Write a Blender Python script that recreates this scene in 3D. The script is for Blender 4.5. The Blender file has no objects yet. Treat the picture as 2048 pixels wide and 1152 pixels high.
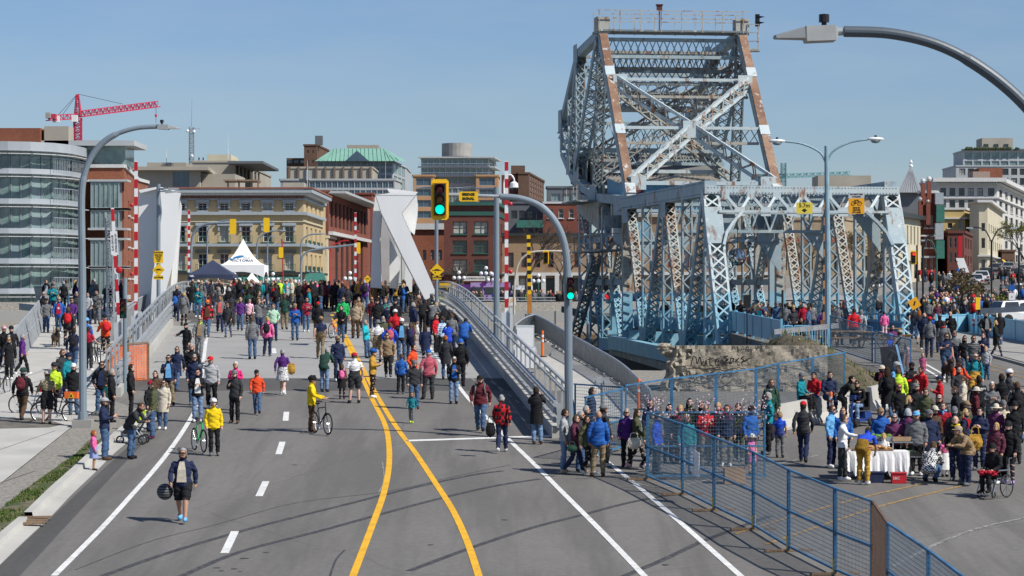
import bpy,bmesh,math,random
from mathutils import Vector as V,Matrix as M
R=random.Random(11)
S=bpy.context.scene
COL=S.collection
rad=math.radians
# ---------------------------------------------------------------- camera, sky, sun, exposure
F,HC=5200.0,9.2
cam=bpy.data.cameras.new("camera");cam.sensor_width=36;cam.lens=F/2048*36
cam.clip_start=1;cam.clip_end=6000
camo=bpy.data.objects.new("camera",cam);COL.objects.link(camo)
camo.location=(0,0,HC);camo.rotation_euler=(rad(90),0,0)
S.camera=camo
SUN_EL,SUN_AZ=46.0,121.0
W=bpy.data.worlds.new("World");S.world=W;W.use_nodes=True
nt=W.node_tree;bg=nt.nodes["Background"]
sky=nt.nodes.new("ShaderNodeTexSky");sky.sky_type='NISHITA';sky.sun_disc=False
sky.sun_elevation=rad(SUN_EL);sky.sun_rotation=rad(SUN_AZ)
sky.altitude=0;sky.air_density=1.0;sky.dust_density=0.35;sky.ozone_density=3.0
tint=nt.nodes.new("ShaderNodeMix");tint.data_type='RGBA';tint.blend_type='MULTIPLY'
tint.inputs[0].default_value=1;tint.inputs[7].default_value=(0.78,0.89,1.12,1)
nt.links.new(sky.outputs[0],tint.inputs[6])
# thin high cirrus: a faint streaky noise over the whole dome
tc=nt.nodes.new("ShaderNodeTexCoord");mp=nt.nodes.new("ShaderNodeMapping");mp.inputs[3].default_value=(5,5,22)
mp.inputs[2].default_value=(0.25,0.1,0.3)
no=nt.nodes.new("ShaderNodeTexNoise");no.inputs['Scale'].default_value=1.6;no.inputs['Detail'].default_value=8
no.inputs['Roughness'].default_value=.62
rp=nt.nodes.new("ShaderNodeValToRGB");rp.color_ramp.elements[0].position=.42;rp.color_ramp.elements[1].position=.78
rp.color_ramp.elements[0].color=(0,0,0,1);rp.color_ramp.elements[1].color=(.30,.30,.30,1)
cl=nt.nodes.new("ShaderNodeMix");cl.data_type='RGBA';cl.inputs[7].default_value=(5.4,6.4,7.3,1)
nt.links.new(tc.outputs['Generated'],mp.inputs[0]);nt.links.new(mp.outputs[0],no.inputs[0]);nt.links.new(no.outputs[0],rp.inputs[0])
nt.links.new(rp.outputs[0],cl.inputs[0]);nt.links.new(tint.outputs[2],cl.inputs[6]);nt.links.new(cl.outputs[2],bg.inputs[0])
bg.inputs[1].default_value=0.072
sl=bpy.data.lights.new("sun",'SUN');sl.energy=4.6;sl.angle=rad(0.55);sl.color=(1,.955,.88)
so=bpy.data.objects.new("sun",sl);COL.objects.link(so)
e,a=rad(SUN_EL),rad(SUN_AZ)
SUNV=V((math.sin(a)*math.cos(e),math.cos(a)*math.cos(e),math.sin(e)))
so.rotation_euler=SUNV.to_track_quat('Z','Y').to_euler()
so.location=(60,-40,90)
S.view_settings.view_transform='Standard';S.view_settings.look='None'
S.view_settings.exposure=0.28;S.view_settings.gamma=1.0;S.view_settings.use_curve_mapping=False
try:
 S.cycles.use_denoising=True;S.cycles.max_bounces=5;S.cycles.diffuse_bounces=2;S.cycles.glossy_bounces=2
 S.cycles.transparent_max_bounces=12;S.cycles.transmission_bounces=3
 S.render.use_persistent_data=False
except Exception:pass
# ---------------------------------------------------------------- ground height, pixel -> world
def sst(t):t=max(0.,min(1.,t));return t*t*(3-2*t)
def zL(Y):
 if Y<=124:return .0569*Y
 if Y<=156:t=Y-124;return 7.056+.0569*t-.0569*t*t/64
 return 7.966
def zR(Y):
 if Y<=95:return .0569*Y
 if Y<=135:t=Y-95;return 5.405+.0569*t-.0569*t*t/80
 if Y<=190:return 6.543+(Y-135)*.0047
 if Y<=340:return 6.80+(Y-190)*.0253
 return 10.6+(Y-340)*.02
def zg(X,Y):
 if Y>240 and X<36:
  w=sst((X-20)/16);return 7.2*(1-w)+zR(Y)*w
 w=sst((X-2)/6)
 return zL(Y)*(1-w)+zR(Y)*w
def ray(px,py,Y):return V(((px-1024)*Y/F,Y,HC-(py-576)*Y/F))
def G(px,py,h=0.0,y0=40.,y1=420.):
 """ground point whose top, h above the ground, shows at pixel (px,py)"""
 def d(Y):return HC-(py-576)*Y/F-h-zg((px-1024)*Y/F,Y)
 Y=y0;p=d(Y)
 while Y<y1:
  n=d(Y+2)
  if p>0>=n:
   a,b=Y,Y+2
   for _ in range(30):
    m=(a+b)/2
    if d(m)>0:a=m
    else:b=m
   q=ray(px,py,a);q.z=zg(q.x,q.y);return q
  Y+=2;p=n
 q=ray(px,py,y1);q.z=zg(q.x,y1);return q
# ---------------------------------------------------------------- mesh builder
class MB:
 def __init__(s):s.v=[];s.f=[];s.m=[]
 def face(s,pts,mi=0):
  n=len(s.v);s.v+=[tuple(p)for p in pts];s.f.append(tuple(range(n,n+len(pts))));s.m.append(mi);return s
 def raw(s,pts,faces,mi=0):
  n=len(s.v);s.v+=[tuple(p)for p in pts]
  for f in faces:s.f.append(tuple(i+n for i in f));s.m.append(mi)
  return s
 def box(s,c,d,rz=0,mi=0,tp=1.0):
  x,y,z=d[0]/2,d[1]/2,d[2]/2;cs,sn=math.cos(rz),math.sin(rz);P=[]
  for k in(-1,1):
   q=1 if k<0 else tp
   for(i,j)in((-1,-1),(1,-1),(1,1),(-1,1)):
    a,b=i*x*q,j*y*q
    P.append((c[0]+a*cs-b*sn,c[1]+a*sn+b*cs,c[2]+k*z))
  return s.raw(P,[(0,3,2,1),(4,5,6,7),(0,1,5,4),(1,2,6,5),(2,3,7,6),(3,0,4,7)],mi)
 def bar(s,p,q,w,h,side=None,mi=0,w2=None,h2=None):
  """bar from p to q; w measured along 'side' (default horizontal), h across it"""
  p,q=V(p),V(q);d=(q-p)
  if d.length<1e-6:return s
  d.normalize()
  if side is None:side=d.cross(V((0,0,1)))
  else:side=V(side)-d*d.dot(V(side))
  if side.length<1e-4:side=V((1,0,0))
  side.normalize();up=side.cross(d);P=[]
  for e_,ww,hh in((p,w,h),(q,w2 or w,h2 or h)):
   for i,j in((-1,-1),(1,-1),(1,1),(-1,1)):P.append(e_+side*(i*ww/2)+up*(j*hh/2))
  return s.raw(P,[(0,3,2,1),(4,5,6,7),(0,1,5,4),(1,2,6,5),(2,3,7,6),(3,0,4,7)],mi)
 def tube(s,pts,r,n=8,mi=0,cap=True):
  pts=[V(p)for p in pts];k=len(pts);rs=r if isinstance(r,(list,tuple))else[r]*k;P=[];prev=None
  for i,p in enumerate(pts):
   d=(pts[min(i+1,k-1)]-pts[max(i-1,0)]).normalized()
   if prev is None:
    u=d.cross(V((0,0,1)))
    if u.length<.05:u=d.cross(V((0,1,0)))
   else:u=prev-d*d.dot(prev)
   u.normalize();prev=u;w=d.cross(u)
   for j in range(n):
    t=2*math.pi*j/n;P.append(p+(u*math.cos(t)+w*math.sin(t))*rs[i])
  Fc=[(i*n+j,i*n+(j+1)%n,(i+1)*n+(j+1)%n,(i+1)*n+j)for i in range(k-1)for j in range(n)]
  if cap:Fc+=[tuple(range(n-1,-1,-1)),tuple(range((k-1)*n,k*n))]
  return s.raw(P,Fc,mi)
 def prism(s,poly,vec,mi=0):
  a=[V(p)for p in poly];v=V(vec);n=len(a)
  return s.raw(a+[p+v for p in a],[tuple(range(n)),tuple(range(2*n-1,n-1,-1))]+[(i,n+i,n+(i+1)%n,(i+1)%n)for i in range(n)],mi)
 def lathe(s,c,prof,n=16,mi=0,sx=1,sy=1):
  c=V(c);P=[c+V((r*math.cos(2*math.pi*j/n)*sx,r*math.sin(2*math.pi*j/n)*sy,z))for r,z in prof for j in range(n)]
  k=len(prof)
  Fc=[(i*n+j,i*n+(j+1)%n,(i+1)*n+(j+1)%n,(i+1)*n+j)for i in range(k-1)for j in range(n)]
  return s.raw(P,Fc,mi)
 def ball(s,c,r,n=12,mi=0,sc=(1,1,1)):
  k=max(4,n//2);pr=[(math.sin(math.pi*i/k),-math.cos(math.pi*i/k))for i in range(k+1)]
  c=V(c);P=[]
  for a,z in pr:
   for j in range(n):P.append(c+V((r*sc[0]*a*math.cos(2*math.pi*j/n),r*sc[1]*a*math.sin(2*math.pi*j/n),r*sc[2]*z)))
  return s.raw(P,[(i*n+j,i*n+(j+1)%n,(i+1)*n+(j+1)%n,(i+1)*n+j)for i in range(k)for j in range(n)],mi)
 def torus(s,c,R_,r,axis=(1,0,0),n=24,k=6,mi=0):
  a=V(axis).normalized();u=a.cross(V((0,0,1)));
  if u.length<.05:u=V((1,0,0))
  u.normalize();w=a.cross(u);c=V(c)
  P=[];
  for i in range(n):
   t=2*math.pi*i/n;d=u*math.cos(t)+w*math.sin(t)
   for j in range(k):
    q=2*math.pi*j/k;P.append(c+d*(R_+r*math.cos(q))+a*(r*math.sin(q)))
  return s.raw(P,[(i*k+j,((i+1)%n)*k+j,((i+1)%n)*k+(j+1)%k,i*k+(j+1)%k)for i in range(n)for j in range(k)],mi)
 def mesh(s,name,smooth=False):
  me=bpy.data.meshes.new(name);me.from_pydata(s.v,[],s.f)
  if any(s.m):me.polygons.foreach_set("material_index",s.m)
  if smooth:me.polygons.foreach_set("use_smooth",[True]*len(s.f))
  me.update();return me
 def obj(s,name,mats,parent=None,smooth=False,**kw):
  return link(s.mesh(name,smooth),name,mats,parent,**kw)
def link(me,name,mats,parent=None,label=None,cat=None,group=None,kind=None,loc=None,rz=0,local=False):
 o=bpy.data.objects.new(name,me);COL.objects.link(o)
 if mats is not None:
  ms=mats if isinstance(mats,(list,tuple))else[mats]
  for i,m_ in enumerate(ms):
   if i>=len(me.materials):me.materials.append(m_)
   if me.materials[i]is not m_:o.material_slots[i].link='OBJECT';o.material_slots[i].material=m_
 if parent is not None:
  o.parent=parent
  if parent.type=='EMPTY' and not local:o.matrix_parent_inverse=M.Translation(-parent.location)
 if loc is not None:o.location=loc
 if rz:o.rotation_euler[2]=rz
 return tag(o,label,cat,group,kind)
def tag(o,label=None,cat=None,group=None,kind=None):
 if label:o["label"]=label
 if cat:o["category"]=cat
 if group:o["group"]=group
 if kind:o["kind"]=kind
 return o
def thing(name,label,cat,loc=(0,0,0),group=None,rz=0):
 o=bpy.data.objects.new(name,None);COL.objects.link(o);o.location=loc;o.rotation_euler[2]=rz;o.empty_display_size=.2
 return tag(o,label,cat,group)
def copy_tree(o,parent=None):
 c=o.copy();COL.objects.link(c)
 if parent is not None:c.parent=parent
 for ch in o.children:copy_tree(ch,c)
 return c
# ---------------------------------------------------------------- materials
MC={}
def mat(name,c,rough=.6,metal=0.,var=.12,sc=3.,bump=0.,c2=None,bsc=None,spec=.4,stretch=None,det=5,thr=None,coat=0,coord='Object',emit=0):
 """procedural principled material: base colour broken up by noise (towards c2 if given), optional fine relief"""
 if name in MC:return MC[name]
 m=bpy.data.materials.new(name);m.use_nodes=True;t=m.node_tree;b=t.nodes["Principled BSDF"]
 b.inputs['Roughness'].default_value=rough;b.inputs['Metallic'].default_value=metal
 b.inputs['Specular IOR Level'].default_value=spec;b.inputs['Coat Weight'].default_value=coat
 tcn=t.nodes.new("ShaderNodeTexCoord");src=tcn.outputs[coord]
 if stretch:
  mpn=t.nodes.new("ShaderNodeMapping");mpn.inputs[3].default_value=stretch;t.links.new(src,mpn.inputs[0]);src=mpn.outputs[0]
 if var or c2:
  n=t.nodes.new("ShaderNodeTexNoise");n.inputs['Scale'].default_value=sc;n.inputs['Detail'].default_value=det;n.inputs['Roughness'].default_value=.6
  t.links.new(src,n.inputs['Vector']);r=t.nodes.new("ShaderNodeValToRGB");t.links.new(n.outputs[0],r.inputs[0])
  lo,hi=(thr or(.3,.7));r.color_ramp.elements[0].position=lo;r.color_ramp.elements[1].position=hi
  d=c2 if c2 else tuple(min(1,x*(1+var))for x in c);a0=c if c2 else tuple(x*(1-var)for x in c)
  r.color_ramp.elements[0].color=(*a0,1);r.color_ramp.elements[1].color=(*d,1);t.links.new(r.outputs[0],b.inputs['Base Color'])
 else:b.inputs['Base Color'].default_value=(*c,1)
 if bump:
  n2=t.nodes.new("ShaderNodeTexNoise");n2.inputs['Scale'].default_value=bsc or sc*8;n2.inputs['Detail'].default_value=4;t.links.new(src,n2.inputs['Vector'])
  bn=t.nodes.new("ShaderNodeBump");bn.inputs['Strength'].default_value=bump;bn.inputs['Distance'].default_value=.02
  t.links.new(n2.outputs[0],bn.inputs['Height']);t.links.new(bn.outputs[0],b.inputs['Normal'])
 if emit:
  b.inputs['Emission Color'].default_value=(*c,1);b.inputs['Emission Strength'].default_value=emit
 MC[name]=m;return m
def mixnode(t,a,b,fac,mode='MIX'):
 n=t.nodes.new("ShaderNodeMix");n.data_type='RGBA';n.blend_type=mode
 for i,x in((6,a),(7,b)):
  if isinstance(x,tuple):n.inputs[i].default_value=(*x[:3],1)
  else:t.links.new(x,n.inputs[i])
 if isinstance(fac,(int,float)):n.inputs[0].default_value=fac
 else:t.links.new(fac,n.inputs[0])
 return n.outputs[2]
def noise(t,src,sc,det=5,lo=.4,hi=.6,stretch=None):
 if stretch:
  mpn=t.nodes.new("ShaderNodeMapping");mpn.inputs[3].default_value=stretch;t.links.new(src,mpn.inputs[0]);src=mpn.outputs[0]
 n=t.nodes.new("ShaderNodeTexNoise");n.inputs['Scale'].default_value=sc;n.inputs['Detail'].default_value=det;n.inputs['Roughness'].default_value=.65
 t.links.new(src,n.inputs['Vector']);r=t.nodes.new("ShaderNodeMapRange");r.inputs[1].default_value=lo;r.inputs[2].default_value=hi
 t.links.new(n.outputs[0],r.inputs[0]);return r.outputs[0]
def base(name,rough=.7,spec=.4,metal=0):
 m=bpy.data.materials.new(name);m.use_nodes=True;t=m.node_tree;b=t.nodes["Principled BSDF"]
 b.inputs['Roughness'].default_value=rough;b.inputs['Specular IOR Level'].default_value=spec;b.inputs['Metallic'].default_value=metal
 tcn=t.nodes.new("ShaderNodeTexCoord");MC[name]=m;return m,t,b,tcn.outputs['Object']
def bumpn(t,b,h,st=.3,dist=.02):
 bn=t.nodes.new("ShaderNodeBump");bn.inputs['Strength'].default_value=st;bn.inputs['Distance'].default_value=dist
 t.links.new(h,bn.inputs['Height']);t.links.new(bn.outputs[0],b.inputs['Normal'])
# asphalt: broad patches, fine aggregate, tyre polish along the lanes, pale scuffs
def asphalt(name,c,dirt):
 m,t,b,o=base(name,.85,.25)
 big=noise(t,o,.16,7,.36,.64,(1.3,.5,1));mid=noise(t,o,.9,6,.35,.7,(1,.25,1));fine=noise(t,o,55,2,.25,.75)
 k=mixnode(t,tuple(x*.70 for x in c),tuple(x*1.18 for x in c),big)
 k=mixnode(t,k,mixnode(t,k,dirt,mid),.45);k2=mixnode(t,k,tuple(x*1.9 for x in c),fine);
 k=mixnode(t,k,k2,.35)
 gr_=noise(t,o,7,4,.32,.68);k=mixnode(t,k,mixnode(t,tuple(x*.72 for x in c),tuple(x*1.3 for x in c),gr_),.42)
 tr_=noise(t,o,.55,5,.46,.6,(1.6,.09,1));k=mixnode(t,k,mixnode(t,k,tuple(x*.72 for x in c),tr_),.55)

 vo=t.nodes.new("ShaderNodeTexVoronoi");vo.feature='DISTANCE_TO_EDGE';vo.inputs['Scale'].default_value=.055
 wv=t.nodes.new("ShaderNodeTexNoise");wv.inputs['Scale'].default_value=.35;wv.inputs['Detail'].default_value=4
 ad=t.nodes.new("ShaderNodeMix");ad.data_type='RGBA';ad.blend_type='ADD';ad.inputs[0].default_value=3.0
 t.links.new(o,wv.inputs[0]);t.links.new(o,ad.inputs[6]);t.links.new(wv.outputs[1],ad.inputs[7]);t.links.new(ad.outputs[2],vo.inputs['Vector'])
 mr=t.nodes.new("ShaderNodeMapRange");mr.inputs[1].default_value=.0006;mr.inputs[2].default_value=.0016;mr.inputs[3].default_value=.45;mr.inputs[4].default_value=0
 t.links.new(vo.outputs['Distance'],mr.inputs[0]);k=mixnode(t,k,tuple(x*.5 for x in c),mr.outputs[0])
 sc_=noise(t,o,1.3,8,.66,.74,(.5,2.2,1));k3=mixnode(t,k,(.26,.25,.23),sc_);k=mixnode(t,k,k3,.5)
 ol=noise(t,o,4.5,3,.70,.76);k=mixnode(t,k,mixnode(t,k,(.04,.038,.035),ol),.6);rs=noise(t,o,.22,7,.60,.74,(.4,2.0,1));k=mixnode(t,k,mixnode(t,k,(.17,.125,.085),rs),.4)
 t.links.new(k,b.inputs['Base Color']);bumpn(t,b,fine,.35,.01);return m
ASPH=asphalt("asphalt",(.148,.141,.130),(.17,.158,.138))
ASPHD=asphalt("asphalt_dark",(.085,.083,.079),(.10,.096,.09))
CONC=mat("concrete",(.30,.29,.265),.85,sc=.8,var=.16,bump=.25,bsc=30)
CONCL=mat("concrete_pale",(.42,.41,.375),.85,sc=.5,var=.13,bump=.2,bsc=25)
CONCO,t_,b_,o_=base("concrete_old",.9,.2)
k_=mixnode(t_,(.25,.215,.165),(.40,.355,.28),noise(t_,o_,1.1,8,.3,.7));k_=mixnode(t_,k_,(.05,.045,.035),noise(t_,o_,2.5,8,.58,.75,(1,1,.25)))
k_=mixnode(t_,k_,(.42,.40,.35),noise(t_,o_,3.2,8,.62,.72));t_.links.new(k_,b_.inputs[0]);bumpn(t_,b_,noise(t_,o_,5,8,.2,.8),.8,.06)
DECK=mat("deck_concrete",(.30,.295,.28),.8,sc=.35,var=.1,bump=.15,bsc=40)
GRAVEL=mat("gravel",(.235,.22,.19),.95,sc=9,var=.4,bump=.8,bsc=40,det=8)
DIRT=mat("dirt",(.10,.085,.06),.95,sc=2,var=.4,bump=.8,bsc=14)
GALV=mat("galvanised_steel",(.36,.385,.40),.45,.2,sc=2.5,var=.2)
GALVD=mat("galvanised_dull",(.235,.25,.26),.55,.15,sc=3,var=.25)
POLE=mat("pole_paint",(.20,.245,.28),.45,.1,sc=.6,var=.1)
WHITE=mat("white_paint",(.74,.75,.74),.45,sc=.6,var=.05)
RING=mat("ring_paint",(.78,.78,.76),.45,sc=.5,var=.06,stretch=(1,1,.2))
def markmat(name,c,wear):
 m,t,b,o=base(name,.7,.3)
 k=mixnode(t,c,tuple(x*.72 for x in c),noise(t,o,2.2,6,.4,.75));k=mixnode(t,k,(.12,.115,.105),noise(t,o,9,8,wear-.06,wear+.1))
 t.links.new(k,b.inputs[0]);return m
LINEW=markmat("line_white",(.72,.72,.69),.64);LINEY=markmat("line_yellow",(.78,.42,.025),.64)
LINEO=markmat("line_old_yellow",(.45,.27,.07),.5);LINEF=markmat("line_faded",(.34,.34,.32),.48);TAR=markmat("tar_band",(.056,.056,.058),.56)
BLUEP=mat("fence_blue",(.045,.155,.29),.55,.1,sc=2,var=.4)
RAILB=mat("railing_blue",(.17,.42,.58),.5,sc=1.5,var=.12)
RAILBP=mat("railing_panel_blue",(.25,.47,.60),.5,sc=1,var=.1)
BLACK=mat("black_plastic",(.015,.015,.016),.45,var=.1)
RUB=mat("rubber",(.02,.02,.02),.8,var=.1)
YEL=mat("sign_yellow",(.83,.50,.01),.45,sc=1.5,var=.06)
RED=mat("red_paint",(.44,.014,.022),.45,var=.08)
ORANGE=mat("cone_orange",(.80,.16,.03),.5,var=.08)
GLASSD=mat("window_glass",(.035,.045,.05),.06,sc=.35,var=.5,spec=.8)
GLASST=mat("teal_glass",(.09,.15,.145),.06,sc=.3,var=.35,spec=.9,c2=(.27,.38,.35),thr=(.42,.62))
GLASSB=mat("blue_glass",(.05,.09,.13),.06,sc=.25,var=.4,spec=.9)
GLASSP=mat("pale_glass",(.20,.27,.28),.08,sc=.25,var=.3,spec=.8)
CURT=mat("window_blind",(.42,.42,.38),.7,sc=1.2,var=.2)
def text(body,size,m,parent,pos,rz=0,rx=90,bold=0,name="lettering",align='CENTER',sx=1,ext=.004,local=False):
 cu=bpy.data.curves.new(name,'FONT');cu.body=body;cu.size=size;cu.align_x=align;cu.align_y='CENTER';cu.extrude=ext;cu.offset=bold
 cu.resolution_u=2
 tmp=bpy.data.objects.new("tmp_text",cu);COL.objects.link(tmp)
 me=bpy.data.meshes.new_from_object(tmp.evaluated_get(bpy.context.evaluated_depsgraph_get()));bpy.data.objects.remove(tmp);bpy.data.curves.remove(cu)
 me.transform(M.Translation(V(pos))@M.Rotation(rz,4,'Z')@M.Rotation(rad(rx),4,'X')@M.Diagonal((sx,1,1,1)))
 me.materials.clear()
 return link(me,name,m,parent,local=local)
# ================================================================= GROUND
def tz(X,Y):
 if Y>239:z=zg(X,Y)-.06
 else:
  Ye=124-18*sst((X+5)/2)+17*sst((X-6.3)/1.2)
  if X>12:Ye=123+14*sst((X-13)/4)
  if Y<Ye:z=zg(X,Y)-.06
  elif Y<Ye+7:t=sst((Y-Ye)/7);z=(zg(X,Ye)-.06)*(1-t)-3*t
  elif Y<219:z=-3
  else:z=-3+7.2*sst((Y-219)/19)
  if X>24 and Y>120:z=max(z,zg(X,Y)-.06 if X>27 else z)
 return z
def grid_obj(name,xs,ys,zf,m,**kw):
 b=MB();n=len(xs)
 b.v=[(x,y,zf(x,y))for y in ys for x in xs]
 b.f=[(j*n+i,j*n+i+1,(j+1)*n+i+1,(j+1)*n+i)for j in range(len(ys)-1)for i in range(n-1)];b.m=[0]*len(b.f)
 return b.obj(name,m,smooth=True,**kw)
xs=[-900,-400,-150,-80,-50]+[-40+i*1. for i in range(0,90)]+[52+i*4 for i in range(20)]+[200,400,900]
ys=[10,25,40]+[45+i*1.5 for i in range(0,56)]+[129+i*3 for i in range(0,30)]+[219,222,226,230,234,237,238.9,239.1,245]+[250+i*10 for i in range(25)]+[520,700,1200,2500,4500]
grid_obj("ground",xs,ys,tz,GRAVEL,kind="structure")
wm,t_,b_,o_=base("water",.12,.6);b_.inputs['Base Color'].default_value=(.035,.06,.055,1);bumpn(t_,b_,noise(t_,o_,1.2,6,0,1,(1,2.5,1)),.35,.15)
MB().face([(-900,96,0),(900,96,0),(900,236,0),(-900,236,0)]).obj("water",wm,kind="structure")
def zs(p,dz):return V((p[0],p[1],zg(p[0],p[1])+dz))
def strip(name,fl,fr,Y0,Y1,dz,m,step=2.,th=0,nx=6,**kw):
 """road-like sheet between two edge lines X=fl(Y), X=fr(Y), following the ground"""
 b=MB();n=max(1,int((Y1-Y0)/step));P=[]
 for i in range(n+1):
  Y=Y0+(Y1-Y0)*i/n
  for j in range(nx+1):
   X=fl(Y)+(fr(Y)-fl(Y))*j/nx;P.append((X,Y,zg(X,Y)+dz))
 w=nx+1
 b.raw(P,[(i*w+j,i*w+j+1,(i+1)*w+j+1,(i+1)*w+j)for i in range(n)for j in range(nx)])
 if th:
  L=[P[i*w]for i in range(n+1)];Rr=[P[i*w+nx]for i in range(n+1)]
  dn=lambda p:(p[0],p[1],p[2]-th)
  for q in(L,Rr):
   for i in range(n):b.face([q[i],q[i+1],dn(q[i+1]),dn(q[i])])
  for i in range(n):b.face([dn(L[i]),dn(Rr[i]),dn(Rr[i+1]),dn(L[i+1])])
  b.face([L[0],Rr[0],dn(Rr[0]),dn(L[0])])
 return b.obj(name,m,**kw)
def poly_px(name,pts,dz,m,**kw):
 """flat ground patch outlined in photo pixels, laid on the road plane (Y<124 only)"""
 P=[]
 for i,p in enumerate(pts):
  q=pts[(i+1)%len(pts)]
  for k in range(6):P.append(G(p[0]+(q[0]-p[0])*k/6,p[1]+(q[1]-p[1])*k/6)+V((0,0,dz)))
 bm=bmesh.new();vs=[bm.verts.new(p)for p in P];bm.faces.new(vs);bmesh.ops.triangulate(bm,faces=bm.faces[:])
 me=bpy.data.meshes.new(name);bm.to_mesh(me);bm.free();me.update()
 if me.polygons[0].normal.z<0:me.flip_normals()
 return link(me,name,m,**kw)
def cr(pts,n=6):
 """smooth curve through points"""
 P=[V(p)for p in pts];o=[]
 for i in range(len(P)-1):
  a,b,c,d=P[max(i-1,0)],P[i],P[i+1],P[min(i+2,len(P)-1)]
  for k in range(n):
   t=k/n;o.append(.5*((2*b)+(c-a)*t+(2*a-5*b+4*c-d)*t*t+(3*b-a-3*c+d)*t**3))
 return o+[P[-1]]
def lay(name,pts,w,dz,m,px=True,n=6,**kw):
 """painted line: ribbon of width w laid on the ground through photo points"""
 P=[G(p[0],p[1])for p in pts]if px else[V((p[0],p[1],0))for p in pts]
 P=cr(P,n);b=MB();L=[];Rr=[]
 for i,p in enumerate(P):
  d=P[min(i+1,len(P)-1)]-P[max(i-1,0)];d.z=0;d.normalize();s=V((d.y,-d.x,0))*w/2
  L.append(zs(p-s,dz));Rr.append(zs(p+s,dz))
 for i in range(len(P)-1):b.face([L[i],Rr[i],Rr[i+1],L[i+1]])
 return b.obj(name,m,**kw)
ST=dict(kind="structure")
# ---- roadways. the old street and the new bridge approach share one asphalt apron
EL=lambda Y:-14.75-.078*(Y-100)
ER=lambda Y:-.1-.078*(Y-100)
b=MB()
strip("road",lambda Y:-24 if Y<76 else-15.2,lambda Y:60,22,95.5,.0,ASPH,nx=40,**ST)
strip("bridge_approach",EL,ER,95.5,100.4,.004,ASPHD,th=.0,**ST)
strip("bridge_deck",EL,ER,100.4,131,.004,DECK,th=1.3,**ST)
strip("bascule_deck",EL,ER,131,172,.004,ASPHD,th=.9,**ST)
strip("far_bridge_deck",EL,ER,172,246,.004,DECK,th=1.3,**ST)
b=MB();b.bar(zs((EL(131.2),131.2),.02),zs((ER(131.2),131.2),.02),.5,.03);b.obj("expansion_joint",GALVD,**ST)
strip("old_street",lambda Y:9.4+max(0,(Y-100))*.085,lambda Y:42,95.5,136,.0,ASPH,nx=24,**ST)
strip("old_bridge_deck",lambda Y:12.6-.132*(Y-139),lambda Y:21.6-.132*(Y-139),136,205,.004,ASPHD,th=.5,**ST)
strip("shore_street",lambda Y:23 if Y<200 else 23+(Y-200)*.2,lambda Y:70,137,240,.004,ASPH,nx=16,step=4,**ST)
strip("uphill_street",lambda Y:33+(Y-240)*.205,lambda Y:60+(Y-240)*.26,240,520,.02,ASPH,nx=4,step=10,**ST)
strip("promenade",lambda Y:-40,lambda Y:33,240,300,.03,CONC,nx=8,step=20,**ST)
# patches of newer, darker asphalt on the near road
poly_px("asphalt_patch",[(0,1130),(210,935),(285,868),(306,866),(222,955),(40,1152),(0,1152)],.004,ASPHD,**ST)
# ---- pavement, gravel verge, grass verge, kerb on the near side of the path
poly_px("pavement",[(-260,1145),(0,971),(148,853),(226,800),(236,742),(246,690),(262,640),(60,640),(-60,690),(-330,830)],.05,CONCL,**ST)
poly_px("pavement_joint",[(-60,843),(78,838),(128,852),(100,858),(-60,862)],.054,mat("joint_dirt",(.13,.12,.10),.95,var=.4,sc=3),**ST)
poly_px("gravel_verge",[(-260,1240),(0,1043),(60,985),(118,940),(190,885),(262,850),(280,820),(226,803),(148,853),(0,971),(-260,1145)],.03,GRAVEL,**ST)
VERGE=mat("verge_soil",(.055,.075,.022),.95,sc=1.6,var=.3,c2=(.15,.125,.085),thr=(.4,.62),bump=.9,bsc=18)
poly_px("grass_verge",[(-200,1260),(0,1082),(76,1010),(150,938),(196,902),(214,882),(176,884),(150,912),(112,938),(60,975),(0,1022),(-200,1180)],.05,VERGE,**ST)
kerb=cr([G(x,y)for x,y in((-200,1285),(0,1095),(64,1038),(112,990),(160,946),(200,908),(232,882),(262,858),(292,836))],5)
b=MB();prof=[(-.20,.0),(-.20,.17),(.0,.17),(.03,.045),(.40,.02),(.40,-.1)]
P=[]
for i,p in enumerate(kerb):
 d=kerb[min(i+1,len(kerb)-1)]-kerb[max(i-1,0)];d.z=0;d.normalize();s=V((d.y,-d.x,0))
 P.append([p+s*u+V((0,0,z))for u,z in prof])
for i in range(len(P)-1):
 if i==9:continue
 for j in range(5):b.face([P[i][j],P[i][j+1],P[i+1][j+1],P[i+1][j]])
b.obj("kerb",CONCL,**ST)
TIMB=mat("weathered_timber",(.20,.135,.085),.85,sc=4,var=.35,stretch=(1,8,8))
b=MB()
lay('road_seam',[(150,1140),(300,1083),(430,1050),(560,1013),(640,999),(780,982),(900,955),(1020,930)],.035,.005,TAR,**ST);lay('road_seam',[(660,1152),(672,1120),(690,1100)],.05,.005,TAR,**ST);lay('road_seam',[(765,925),(768,960),(758,985)],.04,.005,LINEF,**ST)
for x_,y_ in((0,905),(-40,985),(40,780),(90,745)):lay('pavement_seam',[(x_-60,y_+18),(x_+110,y_-40)],.03,.055,MC['joint_dirt'],n=2,**ST)
for x_,y_,r_ in((532,1105,.05),(487,1117,.07),(433,1136,.06),(468,1138,.05),(443,1142,.05),(480,1143,.03),(1010,1040,.06),(860,1090,.05),(590,930,.06),(1330,1130,.06)):
 c_=G(x_,y_);MB().face([c_+V((r_*1.6*math.cos(k*.785)*R.uniform(.7,1.2),r_*1.2*math.sin(k*.785)*R.uniform(.7,1.2),.005+r_*1.2*math.sin(k*.785)*.0569))for k in range(8)]).obj('oil_stain',mat('oil',(.045,.043,.04),.6,var=.3),**ST)
q=thing("drain_box","broken timber drain form set in a gap of the concrete kerb","drain",G(68,1062))
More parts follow.
